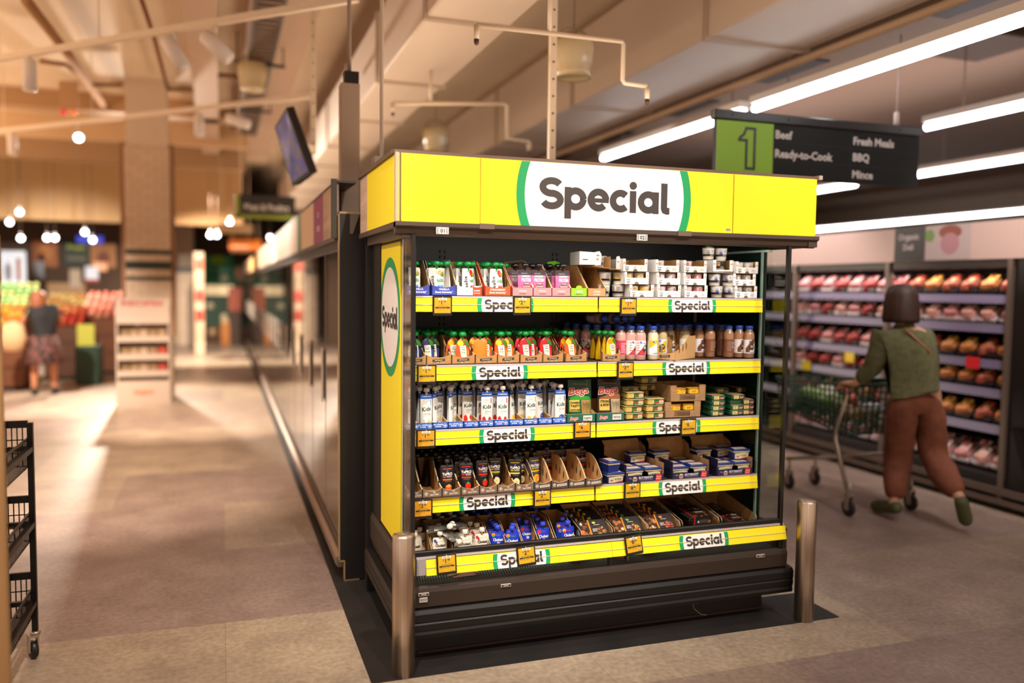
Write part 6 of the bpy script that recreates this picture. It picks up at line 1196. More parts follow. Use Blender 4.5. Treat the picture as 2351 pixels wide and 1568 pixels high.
for t, x, z in (('Beef', -.365, .255), ('Ready-to-Cook', -.365, .135), ('Fresh Meals', .25, .255), ('BBQ', .25, .148), ('Mince', .25, .035)): s.decal(ST(t, x, z, .052, None, 'l', .03), wt, lambda a, b: (a, -.0015, b))
for z in (.115, .23): s.decal(SR(-.38, z-.001, .80, z+.001), m('0f0d0c', .5), lambda a, b: (a, -.001, b))
s.decal(SR(.225, .0, .228, .34), m('0f0d0c', .5), lambda a, b: (a, -.001, b)); s.build('sign_lettering', o)
s = MB(); s.tube([(.62, .02, .405), (.62, .02, .50)], .018, m('b8a498', .4), 8); s.tube([(.62, .02, .5), (.63, .02, 1.02)], .006, m('a8948a', .4), 6); s.build('hanger', o)
# ---------------------------------------------------------------- meat case on the right
o = empty('meat_case', (5.4, 4.55, 0), 0, 'long refrigerated meat case with lilac shelf strips behind the shopper', 'display cabinet')
L = 5.2; RAIL = m('6e5e52', .4, .3)
s = MB(); s.box(.75, .9, 0, L, 0, 2.0, m('2a201d', .6)); s.box(.02, .9, 0, L, .0, .10, DRK); s.box(.0, .75, 0, L, .16, .24, m('17120f', .5)); s.box(-.0, .9, 0, L, 1.79, 1.85, HDRK); s.build('case_body', o)
s = MB(); s.box(.0, .9, -.30, 0, .03, 1.85, m('16100e', .4)); s.build('end_panel', o)
s = MB(); s.box(-.03, .02, -.3, L, .12, .17, RAIL); s.box(-.03, .02, -.3, L, .05, .09, RAIL); s.build('bumper_rail', o)
for y in (0.03, 1.22, 2.45, 3.66): MB().box(-.02, .03, y-.02, y+.02, .05, 1.85, RAIL).build('upright', o)
s = MB(); s.box(-.02, .1, -.3, L, 1.85, 2.13, m('cdb0a4', .6)); s.build('header_board', o)
s = MB(); s.box(-.024, -.02, .82, 1.14, 1.855, 2.128, m('2a2428', .5)); s.decal(STM(['Organic', 'Deli'], 0, 2.03, .05, 1.7, bold=.02), m('c8bcb8', .5), lambda u, v: (-.0245, .99-u, v)); s.build('header_sign', o)
s = MB(); s.box(-.024, -.02, .38, .81, 1.855, 2.128, m('b9a6a2', .6)); f = lambda u, v: (-.0246, .60-u, v)
s.decal(SE(.03, 1.98, .09, .085, 20), m('b07a82', .5), f); s.decal(SE(.03, 2.07, .11, .055, 18), m('8a3f30', .5), lambda u, v: (-.0243, .60-u, v)); s.decal(SE(-.17, 2.05, .05, .05, 14), m('6a8a3a', .5), f); s.build('header_photo', o)
LIL = m('6a6078', .5)
LEV = [1.58, 1.36, 1.09, .87, .60]
for z in LEV:
    sh = MB().box(.10, .75, 0, L, z-.025, z, m('3a3030', .5)).build('shelf', o); MB().prism([(.085, z-.06), (.10, z-.06), (.115, z+.005), (.10, z+.005)], 'y', .05, L, LIL).build('shelf_strip', sh)
def meat(kind):
    mb = MB(); w, d, h = .13, .17, .03; mb.box(-d/2, d/2, -w/2, w/2, 0, h, m('1d1a1a' if kind not in 'pc' else 'c8bcbc', .3), .006)
    c = {'r': ['a83a34', 'c25a4e', '8a2a28'], 'p': ['d08a86', 'e2aaa2', 'c87670'], 'o': ['c07a3a', 'd8a060', '9a4f22'], 'k': ['a8573a', 'd8a878', '7a3a26'], 'c': ['d8a090', 'e8c0b0', 'c88070']}[kind]
    for q in range(4): mb.lathe([(.0001, 0), (.052, .004), (.060, .026), (.036, .048), (.0001, .054)], m(c[q % 3], .35), 9, T(-.04+.03*(q % 3), -.018+.012*q, h-.012, ry=rnd.uniform(-.3, .3), rz=q), True, rnd.uniform(.55, .9), rnd.uniform(.55, .9))
    f = MB(); f.box(-d/2, d/2, -w/2, w/2, h+.034, h+.035, glass('meat_film', 'f4eeee', 1.5, .12)); f.box(-.03, .03, -.04, .03, h+.0355, h+.036, m({'r': 'e8dcd8', 'p': 'e8dcd8', 'o': 'd8b040', 'k': 'c84030', 'c': 'e8e0dc'}[kind], .5))
    return Tpl('meat_tray', mb.mesh('meat_tray'), [('film_wrap', f.mesh('film_wrap'))])
MT = {k: meat(k) for k in 'rpokc'}
mixes = [('rkr', 'dark red'), ('pcp', 'pale pink'), ('rro', 'red'), ('oko', 'orange marinated'), ('oko', 'brown-orange crumbed')]
for li, z in enumerate(LEV+[.25]):
    far, near = ('rp', 'pcr', 'rrp', 'rpr', 'rro', 'pcp')[li], ('kok', 'pcc', 'oko', 'oko', 'oko', 'ccp')[li]
    for i in range(14):
        y = 4.70+i*.18; ks = near if y < 5.75 else far; k = ks[i % len(ks)]
        nm = {'r': 'red', 'p': 'pink', 'c': 'pale pink', 'o': 'orange marinated', 'k': 'brown marinated'}[k]
        for dp in (0, 1):
            place(MT[k], (5.612+dp*.195, y+rnd.uniform(-.008, .008), z+.070+dp*.012), rnd.uniform(-.03, .03), '%s meat pack on the %s level of the meat case' % (nm, ('top', 'second', 'third', 'fourth', 'fifth', 'lowest')[li]), 'meat pack', 'packs on the %s level of the meat case' % ('top', 'second', 'third', 'fourth', 'fifth', 'lowest')[li], 0, R(-38), 1.22)
for (y, z, c, l) in ((4.95, 1.06, 'd8242a', 'red ticket on the third strip of the meat case near its right post'), (6.3, .99, 'e0c020', 'yellow ticket on a strip of the meat case left of the shopper'), (6.9, .86, 'd8c020', 'yellow ticket seen through the cabinet glass')):
    tag(MB().box(-.012, -.008, -.06, .06, -.045, .045, m(c, .5)).build('price_ticket', None, (5.49, y, z)), l, 'price ticket')
# ---------------------------------------------------------------- shopping trolley
o = empty('shopping_trolley', (4.48, 4.85, 0), 0, 'green plastic shopping trolley on silver legs pushed by the shopper', 'shopping trolley'); GP = m('0b3a28', .5); CHR = m('b8aca0', .3, .8)
def grid(mb, p00, p10, p11, p01, nu, nv, r, mt):
    p00, p10, p11, p01 = map(Vector, (p00, p10, p11, p01)); L2 = lambda u, v: (p00*(1-u)+p10*u)*(1-v)+(p01*(1-u)+p11*u)*v
    for i in range(nu+1): mb.tube([L2(i/nu, 0), L2(i/nu, 1)], r, mt, 4)
    for j in range(nv+1): mb.tube([L2(0, j/nv), L2(1, j/nv)], r*(2.2 if j == nv else 1), mt, 4)
bl, bt_ = .57, .93; a0, a1 = .26, .21
s = MB(); Q = [(-a0, 0, bl), (a0, 0, bl), (a1, .80, bl+.08), (-a1, .80, bl+.08)]; U = [(-a0-.02, -.04, bt_), (a0+.02, -.04, bt_), (a1+.02, .86, bt_-.03), (-a1-.02, .86, bt_-.03)]
for i, (nu, nv) in enumerate(((10, 7), (16, 7), (8, 7), (16, 7))): grid(s, Q[i], Q[(i+1) % 4], U[(i+1) % 4], U[i], nu, nv, .0065, GP)
grid(s, Q[0], Q[1], Q[2], Q[3], 10, 14, .005, GP); s.build('basket', o)
s = MB(); s.tube([(-.29, -.07, .97), (.29, -.07, .97)], .016, GP, 10); s.build('handle', o)
for sx in (-1, 1):
    s = MB(); s.tube([(sx*.27, -.05, .94), (sx*.27, .10, .60), (sx*.27, .10, .52), (sx*.28, -.07, .13)], [.013, .017, .017, .015], CHR, 8); s.build('leg', o)
    s = MB(); s.tube([(sx*.27, .06, .40), (sx*.17, .78, .24)], .014, CHR, 8); s.build('base_rail', o)
for x, y in ((-.28, -.07), (.28, -.07), (-.17, .74), (.13, .80)):
    c = empty('caster', (x, y, 0)); c.parent = o; s = MB(); s.lathe([(.022, -.014), (.056, -.014), (.062, -.008), (.062, .008), (.056, .014), (.022, .014)], m('1c1a19', .5), 20, T(0, 0, .063, ry=PI/2)); s.build('wheel', c)
    s = MB(); s.lathe([(.0001, -.016), (.022, -.016), (.022, .016), (.0001, .016)], m('8a8480', .4, .4), 12, T(0, 0, .063, ry=PI/2)); s.box(-.024, -.018, -.02, .02, .05, .15, CHR); s.box(.018, .024, -.02, .02, .05, .15, CHR); s.box(-.024, .024, -.02, .02, .145, .155, CHR); s.tube([(0, 0, .15), (0, 0, .24)], .01, CHR, 7); s.build('fork', c)
def lump(name, p, r, sc, c, label, n=7, cat='groceries'):
    s = MB(); k = rnd.randrange(99)
    for q in range(n): s.lathe([(.0001, -r), (r*.75, -r*.6), (r, 0), (r*.75, r*.6), (.0001, r)], m(c[q % len(c)], .5), 8, T(rnd.uniform(-1, 1)*r, rnd.uniform(-1, 1)*r, rnd.uniform(-.3, .4)*r, rx=rnd.random(), ry=rnd.random()), True, sc, 1)
    return tag(s.build(name, None, p), label, cat, 'groceries in the trolley')
lump('salad_bag', (4.37, 5.42, .79), .055, 1.1, ['7fa04a', 'a9bd7a', '4f7a2e'], 'bag of green salad at the front of the trolley'); lump('cauliflower', (4.55, 5.47, .79), .05, 1, ['c9c4b4', 'b8b8a4', 'd8d4c8'], 'pale vegetable bag at the front right of the trolley'); lump('lettuce_bag', (4.37, 5.2, .76), .052, 1, ['5f8f3a', '8aab55', 'c8d0a8'], 'leafy green bag in the middle of the trolley'); lump('tomato_bag', (4.57, 5.24, .76), .045, 1, ['b84a36', 'c86a50', '8a3426'], 'red tomatoes bag in the middle of the trolley'); lump('bread_bag', (4.38, 5.0, .72), .048, 1.1, ['b8885a', 'c8a078', 'a87848'], 'tan bread bag at the rear of the trolley'); lump('milk_bag', (4.57, 5.02, .72), .046, 1, ['c8c8cc', 'b0b4bc', 'd8d8d8'], 'white bag at the rear right of the trolley')
# ---------------------------------------------------------------- people
def skin(name, pts, edges, mt, parent, root=0, sub=2, lumpy=0.0):
    me = D.meshes.new(name); me.from_pydata([tuple(p[:3]) for p in pts], edges, []); ob = D.objects.new(name, me); COL.objects.link(ob); md = ob.modifiers.new('Skin', 'SKIN'); md.use_smooth_shade = True
    if not me.skin_vertices: me.skin_vertices.new()
    for i, p in enumerate(pts): d = me.skin_vertices[0].data[i]; d.radius = (p[3], p[4] if len(p) > 4 else p[3]); d.use_root = (i == root)
    sb = ob.modifiers.new('Sub', 'SUBSURF'); sb.levels = sub; sb.render_levels = sub; me.materials.append(mt)
    if lumpy:
        t = D.textures.new(name+'_folds', 'CLOUDS'); t.noise_scale = .09; dm = ob.modifiers.new('Folds', 'DISPLACE'); dm.texture = t; dm.strength = lumpy; dm.texture_coords = 'LOCAL'
    ob.parent = parent; return ob
def person(J, label, skinc, hair, top, bottom, shoe, hands, parent_loc, fwd, skirt=False, short=False):
    o = empty('person', parent_loc, 0, label, 'person'); P0 = Vector(parent_loc); F = Vector((fwd[0], fwd[1], 0)).normalized(); Rt = Vector((F.y, -F.x, 0)); UP = Vector((0, 0, 1)); g = lambda k: Vector(J[k])-P0
    pts = []; ed = []; ix = {}
    def add(k, p, r, par=None, r2=None):
        pts.append((p.x, p.y, p.z, r, r2 or r)); ix[k] = len(pts)-1
        if par is not None: ed.append((ix[par], ix[k]))
    hip, nk, hd = g('hip'), g('neck'), g('head')
    add('hip', hip, .125); add('waist', hip.lerp(nk, .35), .105, 'hip'); add('chest', hip.lerp(nk, .72), .125, 'waist'); add('nk0', hip.lerp(nk, .95), .07, 'chest'); add('neck', nk+UP*.05, .05, 'nk0')
    add('jaw', hd-UP*.06, .066, 'neck'); add('mid', hd+UP*.01, .084, 'jaw'); add('top', hd+UP*.075, .066, 'mid'); add('nose', hd+F*.100-UP*.015, .012, 'mid'); add('earL', hd-Rt*.086, .014, 'mid'); add('earR', hd+Rt*.086, .014, 'mid')
    for sd, q in (('L', -1), ('R', 1)):
        sh, el, wr = g('sh'+sd), g('el'+sd), g('wr'+sd); add('sh'+sd, sh, .052, 'chest'); add('el'+sd, el, .040, 'sh'+sd); add('wr'+sd, wr, .027, 'el'+sd); d = (wr-el).normalized(); hv = Vector(hands[sd]); hv = hv.normalized() if hv.length else d
        side = hv.cross(UP); side = side.normalized() if side.length > .1 else Rt
        add('pm'+sd, wr+hv*.06, .030, 'wr'+sd, .02)
        for f in range(4):
            b = wr+hv*.085+side*(f-1.5)*.021; k = 'f%d%s' % (f, sd); add(k+'a', b, .0095, 'pm'+sd); add(k+'b', b+hv*(.030+.006*(f in (1, 2)))-UP*.014, .0088, k+'a'); add(k+'c', b+hv*(.030)-UP*.045, .008, k+'b')
        t = wr+hv*.045-side*q*.035-UP*.01; add('t0'+sd, t, .011, 'pm'+sd); add('t1'+sd, t+hv*.03-UP*.02, .009, 't0'+sd)
        lh, kn, an, to = g('hp'+sd), g('kn'+sd), g('an'+sd), g('to'+sd); add('hp'+sd, lh, .085, 'hip'); add('kn'+sd, kn, .058, 'hp'+sd); add('ca'+sd, kn.lerp(an, .35), .052, 'kn'+sd); add('an'+sd, an, .036, 'ca'+sd); add('ft'+sd, an.lerp(to, .75), .035, 'an'+sd); add('to'+sd, to, .022, 'ft'+sd)
    skin('body', pts, ed, skinc, o)
    for q in (-1, 1): MB().lathe([(.0001, -.012), (.010, -.006), (.012, 0), (.010, .006), (.0001, .012)], m('2a201a', .3), 10, Matrix.Translation(hd+F*.078+Rt*q*.03+UP*.01)).build('eye', o)
    MB().tube([tuple(hd+F*.082+Rt*q-UP*.045) for q in (-.022, 0, .022)], .005, m('8a4a40', .5), 6).build('mouth', o)
    # hair: a bob open at the face
    s = MB(); n = 26
    rows = [(.118, -.158), (.124, -.13), (.118, -.05), (.110, .03), (.090, .080), (.050, .106), (.0001, .113)]; vs = []; fs = []; mid = hd-F*.012
    for j, (r, z) in enumerate(rows):
        for i in range(n+1): a = PI*.28+(2*PI-PI*.56)*i/n; rr = r*(1+.03*math.sin(i*2.3)); vs.append(tuple(mid+F*rr*math.cos(a)+Rt*rr*.93*math.sin(a)+UP*z))
    for j in range(len(rows)-1):
        for i in range(n): k = j*(n+1)+i; fs.append((k, k+1, k+n+2, k+n+1))
    s.add(vs, fs, hair, True); h = s.build('hair', o); md = h.modifiers.new('Thick', 'SOLIDIFY'); md.thickness = .022; md.offset = -1
    W_ = lambda k: g(k)
    wst = hip+UP*.03
    tp = [tuple(wst-UP*.03)+(.142,), tuple(hip.lerp(nk, .30))+(.155,), tuple(hip.lerp(nk, .62))+(.158,), tuple(hip.lerp(nk, .88))+(.10,), tuple(nk+UP*.015)+(.058,)]; te = [(0, 1), (1, 2), (2, 3), (3, 4)]
    for sd in 'LR':
        sh, el, wr = g('sh'+sd), g('el'+sd), g('wr'+sd); b = len(tp); cuts = [(sh, .078), (sh.lerp(el, .5), .078 if not short else .07), (el, .072), (el.lerp(wr, .5), .060), (el.lerp(wr, .93), .042)]
        if short: cuts = cuts[:2]
        tp += [tuple(p)+(r,) for p, r in cuts]; te += [(2, b)]+[(b+i, b+i+1) for i in range(len(cuts)-1)]
    skin('top_garment', tp, te, top, o, 1, 2, .035)
    if not skirt:
        pp = [tuple(hip+UP*.06)+(.125,), tuple(hip-UP*.02)+(.138,)]; pe = [(0, 1)]
        for sd in 'LR':
            lh, kn, an = g('hp'+sd), g('kn'+sd), g('an'+sd); b = len(pp); pp += [tuple(lh-UP*.04)+(.118,), tuple(lh.lerp(kn, .55))+(.112,), tuple(kn)+(.102,), tuple(kn.lerp(an, .5))+(.094,), tuple(kn.lerp(an, .92))+(.078,)]; pe += [(1, b), (b, b+1), (b+1, b+2), (b+2, b+3), (b+3, b+4)]
        skin('trousers', pp, pe, bottom, o, 1, 2, .03)
    else:
        s = MB(); s.lathe([(.15, .05), (.20, -.10), (.24, -.34), (.235, -.345)], bottom, 28, Matrix.Translation(hip)); s.build('skirt', o)
    for sd in 'LR':
        an, to = g('an'+sd), g('to'+sd); d = (to-an); hl = an-d*.28; skin('shoe', [tuple(hl-UP*.02)+(.042,), tuple(an.lerp(to, .25)-UP*.012)+(.048,), tuple(an.lerp(to, .7)-UP*.004)+(.050,), tuple(to)+(.036,)], [(0, 1), (1, 2), (2, 3)], shoe, o, 1)
    return o
hipw = aty(2105, 900, 4.50); nk = aty(2073, 742, 4.58); hd = aty(2066, 688, 4.60)
J = dict(hip=hipw, neck=nk, head=hd, shL=nk+Vector((-.165, .0, -.10)), shR=nk+Vector((.165, -.04, -.10)), elL=aty(2006, 842, 4.64), wrL=aty(1962, 882, 4.73), elR=nk+Vector((.26, .02, -.36)), wrR=Vector((4.68, 4.73, .985)),
         hpL=hipw+Vector((-.10, .02, -.03)), hpR=hipw+Vector((.10, -.02, -.03)), knL=aty(2062, 1050, 4.68), anL=aty(2052, 1160, 4.60), toL=aty(2002, 1183, 4.86), knR=aty(2142, 1050, 4.52), anR=aty(2208, 1150, 4.20), toR=aty(2220, 1208, 4.22))
for k in ('toL',): J[k].z = .035
J['toR'].z = .05
OLV = noisy('olive_knit', '5a5736', '4b4a2d', 30, .9, 0, .2); BRT = noisy('brown_cloth', '7d4730', '6b3b27', 14, .85, 0, .15)
pw = person(J, 'woman in an olive sweater and brown trousers pushing a green trolley', m('b98a6c', .5), noisy('brown_hair', '241109', '3a1c0c', 30, .55, 0, .3, (4, 4, .3)), OLV, BRT, m('474a2a', .6), {'L': (0, 1, 0), 'R': (0, 1, 0)}, (4.5, 4.5, 0), (0, 1))
s = MB(); P0 = Vector((4.5, 4.5, 0)); b0 = nk+Vector((-.08, -.10, -.03))-P0; b1 = nk+Vector((.19, -.14, -.33))-P0; s.tube([tuple(b0), tuple(b0.lerp(b1, .5)+Vector((0, -.06, 0))), tuple(b1)], .008, m('8a5a38', .5), 6); s.build('bag_strap', pw)
# shopper in the produce section
X0, Y0 = -2.42, 13.3
hp = Vector((X0+.05, Y0, .80)); nk2 = Vector((X0+.02, Y0+.05, 1.27)); hd2 = Vector((X0-.03, Y0+.10, 1.36))
J2 = dict(hip=hp, neck=nk2, head=hd2, shL=nk2+Vector((-.16, 0, -.07)), shR=nk2+Vector((.17, 0, -.07)), elL=nk2+Vector((-.26, .0, -.26)), wrL=nk2+Vector((-.24, .1, -.45)), elR=nk2+Vector((.24, .08, -.22)), wrR=nk2+Vector((.10, .25, -.25)), hpL=hp+Vector((-.09, 0, -.03)), hpR=hp+Vector((.09, 0, -.03)), knL=Vector((X0-.08, Y0+.03, .45)), anL=Vector((X0-.09, Y0-.03, .08)), toL=Vector((X0-.10, Y0+.15, .035)), knR=Vector((X0+.14, Y0+.06, .45)), anR=Vector((X0+.15, Y0+.05, .08)), toR=Vector((X0+.16, Y0+.23, .035)))
person(J2, 'woman in a black top and flowered skirt among the fruit stands', m('c27f5c', .5), m('8a4a26', .6), m('15110f', .8), noisy('flower_print', '7a4a44', '2a231c', 18, .8, 0, 0, (1, 1, 1), 2, .45, .55), m('1c1614', .6), {'L': (0, 1, -.4), 'R': (0, 1, 0)}, (X0, Y0, 0), (.1, 1), True, True)
s = MB(); s.lathe([(.05, 0), (.15, .02), (.17, .2), (.13, .38), (.03, .42)], m('cfa678', .8), 14, None, True, 1, .5); b = s.build('bag_body', empty('shoulder_bag', (X0-.33, Y0-.05, .62), 0, 'beige cloth bag hanging from the shoulder of the black-topped woman', 'bag')); s = MB(); s.tube([(-.08, 0, .40), (.06, .02, .58), (.20, .03, .60), (.10, 0, .40)], .012, m('b98f62', .8), 6); s.build('bag_handle', b.parent)
# ---------------------------------------------------------------- retail display at the column, produce section
RK = m('b7a08e', .6); o = empty('leaflet_display', (-.99, 12.05, 0), 0, 'pale cardboard shelf display with red lettering standing before the brick column', 'display rack')
s = MB()
for x in (-.33, .31): s.box(x, x+.02, 0, .26, .0, 1.30, RK)
s.box(-.33, .33, .24, .26, 0, 1.36, RK); s.box(-.33, .33, -.01, .26, 0, .30, RK); s.build('rack_body', o)
for z in (.38, .60, .84): MB().box(-.31, .31, .0, .24, z, z+.02, RK).build('shelf', o); MB().box(-.31, .31, -.012, .0, z-.02, z+.06, m('b09a88', .6)).build('shelf_lip', o)
s = MB(); s.box(-.33, .33, -.012, .0, 1.06, 1.40, RK); s.decal(ST('RECIPES', 0, 1.30, .06, .5, 'c', .03), m('b03a32', .6), lambda a, b: (a, -.013, b)); s.build('header_card', o); s = MB(); s.decal(ST('FRESH', 0, .12, .06, .24, 'c', .03), m('b8623a', .6), lambda a, b: (a, -.0115, b)); s.build('base_lettering', o)
for z in (.42, .64, .88, ):
    for i in range(5):
        c = 'a83a26' if (i == 4 and z < .7) else ('8a6a4a', '9a7a58', 'a8886a')[i % 3]
        tag(MB().box(-.05, .05, 0, .1, 0, .12, m(c, .6)).build('boxed_item', None, (-1.22+i*.115, 12.10, z-.018)), '%s box on the %s shelf of the leaflet display' % ('red' if c == 'a83a26' else 'brown', {.42: 'lowest', .64: 'middle', .88: 'top'}[z]), 'box', 'boxes in the leaflet display')
FRT = {}
def fruitt(c, r=.045):
    if (c, r) not in FRT: FRT[(c, r)] = MB().lathe([(.0001, -r), (r*.6, -r*.8), (r*.95, -r*.3), (r, 0), (r*.9, r*.45), (r*.5, r*.85), (.0001, r*.9)], m(c, .4), 10).mesh('fruit')
    return FRT[(c, r)]
def bin_(x0, x1, y0, y1, h, c, label, fruits=(), kind='fruit', per=6, rows=5, rise=.3, r=.043):
    o = empty('produce_bin', ((x0+x1)/2, (y0+y1)/2, 0), 0, label, 'produce bin', 'produce bins'); w, d = (x1-x0)/2, (y1-y0)/2
    s = MB(); s.box(-w, w, -d, d, .06, h, m(c, .7)); s.build('bin_body', o); s = MB(); s.box(-w+.03, w-.03, -d+.03, d-.03, 0, .06, m('1a120c', .8)); s.build('bin_base', o); s = MB()
    for z in (h*.4, h*.7): s.box(-w-.01, w+.01, -d-.012, -d, z, z+.02, m('4a2a16', .7))
    s.build('bin_slats', o)
    for j in range(rows):
        for i in range(per):
            cc = fruits[(i*3//per+j) % len(fruits)] if len(fruits) > 1 else fruits[0]
            ob = D.objects.new(kind, fruitt(cc, r)); COL.objects.link(ob); ob.location = (x0+.06+(x1-x0-.12)*i/(per-1)+rnd.uniform(-.01, .01), y0+.07+(y1-y0-.14)*j/(rows-1), h+.012+r*1.15+rise*j/(rows-1)+rnd.uniform(0, .01))
            tag(ob, '%s heaped in the %s' % (kind.replace('_', ' '), label.split(' with')[0]), 'fruit', 'fruit in the '+label.split(' with')[0])
    s = MB(); s.prism([(-d+.02, h), (d-.02, h), (d-.02, h+rise), (-d+.02, h+.01)], 'x', -w+.02, w-.02, m(c, .8)); s.build('sloped_insert', o)
bin_(-3.65, -2.78, 13.9, 14.9, .84, '6a3a1c', 'brown bin with oranges and lemons at the left edge', ('e8c23a', 'e8801c', 'f09a2a'), 'citrus_fruit', 9, 7, .30)
bin_(-2.72, -2.15, 15.2, 16.0, .86, '5a3520', 'brown bin with red tomatoes behind the woman', ('b8281e', 'c8402a'), 'tomato', 5, 6, .22)
bin_(-2.33, -1.72, 16.05, 17.3, .96, '6e3f20', 'tall brown bin with pink fruit left of the brick column', ('d87a66', 'e09a80', 'c86450'), 'peach', 5, 9, .36)
bin_(-4.6, -3.35, 17.5, 18.6, .95, '4a3a22', 'far left bin with pale green produce', ('8fc06a', 'a8cf82', 'c8c87a'), 'green_produce', 10, 7, .5, .054)
bin_(-3.3, -2.6, 18.2, 19.2, .9, '5a3c22', 'far bin with mixed yellow produce behind the woman', ('c8a04a', 'b86a3a', 'd8c070'), 'mixed_produce', 6, 6, .35)
o = empty('green_crate', (-1.98, 14.6, 0), 0, 'dark green bin with a yellow-green label right of the woman', 'crate'); MB().box(-.17, .17, -.25, .25, 0, .62, m('16301e', .6), .02).build('crate_body', o); MB().box(-.13, .11, -.26, -.25, .62, .95, m('a8a83a', .6)).build('label_board', o)
o = empty('promo_box', (-1.62, 16.6, 0), 0, 'orange and yellow carton at the right end of the pink fruit bin', 'carton'); MB().box(-.07, .07, -.2, .2, .3, 1.05, m('b8642a', .6)).build('carton_body', o); MB().box(-.05, .05, -.206, -.2, .4, .6, m('d8c030', .6)).build('carton_label', o); MB().box(-.07, .07, -.2, .2, 0, .3, m('3a2a1e', .7)).build('carton_base', o)
o = empty('balloon_display', (-1.62, 18.6, 0), 0, 'blue-grey display with red, white and yellow items left of the brick column', 'display rack'); MB().box(-.22, .10, -.2, .2, 0, 1.2, m('6a7090', .6)).build('rack_body', o)
for x, z, r_, c in ((.12, 1.12, .10, 'e0c81e'), (.10, 1.52, .13, 'c81e1e'), (.12, 1.75, .10, 'd85040'), (.12, 2.0, .11, 'd8dce8'), (.13, 2.28, .12, 'e4e8f4'), (-.1, 1.75, .11, 'd0d4dc')): MB().lathe([(.0001, -r_), (r_*.7, -r_*.7), (r_, 0), (r_*.7, r_*.7), (.0001, r_)], m(c, .4), 12, T(x, 0, z)).build('round_item', o)
# wall boards in the far produce zone
def board(px0, py0, px1, py1, y, c, name, label, art=None, emit=0.0, th=.05):
    front = {'white_card': .10, 'glowing_panel': .05, 'grey_poster': .05, 'pale_poster': .05, 'blue_sign': .05}.get(name, 0)
    y = 22.2 if 20 <= y < 23.5 and px0 < 260 else 25.25 if y >= 24.5 and px0 > 300 else 22.2 if y >= 24.5 else y
    y -= front
    a = aty(px0, py1, y); b = aty(px1, py0, y); o = empty(name, ((a.x+b.x)/2, y, a.z), 0, label, 'sign'); w = (b.x-a.x)/2; h = b.z-a.z
    MB().box(-w, w, 0, th, 0, h, m(c, .6, 0, emit)).build('sign_board', o); s = MB()
    if art: art(s, w, h); s.build('sign_print', o)
    if not (y > 22 and front >= 0 and y < 22.3) and y != 25.25:
        for q in (-w*.8, w*.8): MB().tube([(q, th/2, h), (q, th/2, (4.3 if y < 19 else 3.36)-a.z)], .008, PIPE, 5).build('hanger_wire', o)
    return o
fz = lambda a, b: (a, -.003, b)
board(2, 577, 58, 650, 22, 'dfe6ee', 'light_box', 'bright white light box at the far left wall', lambda s, w, h: (s.decal(SR(w*.25, .05, w*.6, h*.8), m('b8622a', .6), fz), s.decal(SE(-w*.4, h*.35, w*.3, h*.3), m('a8a4b0', .6), fz)), .55)
board(75, 552, 132, 612, 21.5, '9a5a2a', 'picture_board', 'brown picture board over the far fruit stands', lambda s, w, h: (s.decal(SE(0, h*.55, w*.6, h*.3), m('b8743a', .6), fz), s.decal(SE(-w*.3, h*.3, w*.3, h*.2), m('6a3a1a', .6), fz)))
board(145, 553, 205, 612, 21.5, '1f2a18', 'menu_board', 'dark green board with yellow-green lettering in the far produce zone', lambda s, w, h: (s.decal(ST('Fresh', 0, h*.66, h*.18, w*1.3, 'c', .03), m('a8b02a', .6), fz), s.decal(SR(-w*.7, h*.25, w*.7, h*.4), m('6a6450', .6), fz)))
board(208, 560, 266, 614, 21.5, 'a8703c', 'picture_board', 'orange-brown picture board next to the brick column', lambda s, w, h: s.decal(SE(0, h*.4, w*.5, h*.25), m('7a3a1e', .6), fz))
board(176, 543, 236, 557, 21, '4a52c8', 'blue_sign', 'small blue glowing sign under the far ceiling', None, 1.0)
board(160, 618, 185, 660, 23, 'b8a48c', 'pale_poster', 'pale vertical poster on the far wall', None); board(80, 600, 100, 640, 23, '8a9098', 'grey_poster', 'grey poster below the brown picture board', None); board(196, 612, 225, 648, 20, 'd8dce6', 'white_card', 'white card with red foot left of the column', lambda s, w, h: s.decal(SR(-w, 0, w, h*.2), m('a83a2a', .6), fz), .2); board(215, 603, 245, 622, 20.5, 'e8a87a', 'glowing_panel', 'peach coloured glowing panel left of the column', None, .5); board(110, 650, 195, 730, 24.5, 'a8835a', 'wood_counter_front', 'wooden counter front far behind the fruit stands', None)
board(540, 452, 678, 500, 12.5, '211c18', 'hanging_sign', 'dark hanging sign with green edge above the freezers', lambda s, w, h: (s.decal(SR(-w, 0, w, h*.16), m('8a9a2a', .6), fz), s.decal(SR(-w, 0, -w*.86, h), m('8a9a2a', .6), fz), s.decal(ST('Meat & Poultry', .02, h*.36, h*.28, w*1.5, 'c', .02), m('d8d0c8', .6), lambda a, b: (a, -.004, b))))
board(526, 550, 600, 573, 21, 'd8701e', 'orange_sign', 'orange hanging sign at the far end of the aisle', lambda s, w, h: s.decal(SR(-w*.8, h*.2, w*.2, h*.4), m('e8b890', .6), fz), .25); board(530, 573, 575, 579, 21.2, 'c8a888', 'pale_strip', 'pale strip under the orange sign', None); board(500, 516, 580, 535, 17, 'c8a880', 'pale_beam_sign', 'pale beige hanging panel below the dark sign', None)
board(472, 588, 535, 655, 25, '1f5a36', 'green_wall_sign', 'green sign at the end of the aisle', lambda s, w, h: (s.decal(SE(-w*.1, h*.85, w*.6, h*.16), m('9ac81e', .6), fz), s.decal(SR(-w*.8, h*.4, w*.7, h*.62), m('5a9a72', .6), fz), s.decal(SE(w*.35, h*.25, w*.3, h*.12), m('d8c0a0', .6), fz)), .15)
board(535, 605, 570, 650, 25, '2a6a3a', 'green_sign', 'smaller green sign right of the bigger green one', lambda s, w, h: s.decal(SE(0, h*.5, w*.8, h*.35), m('c89070', .6), fz))
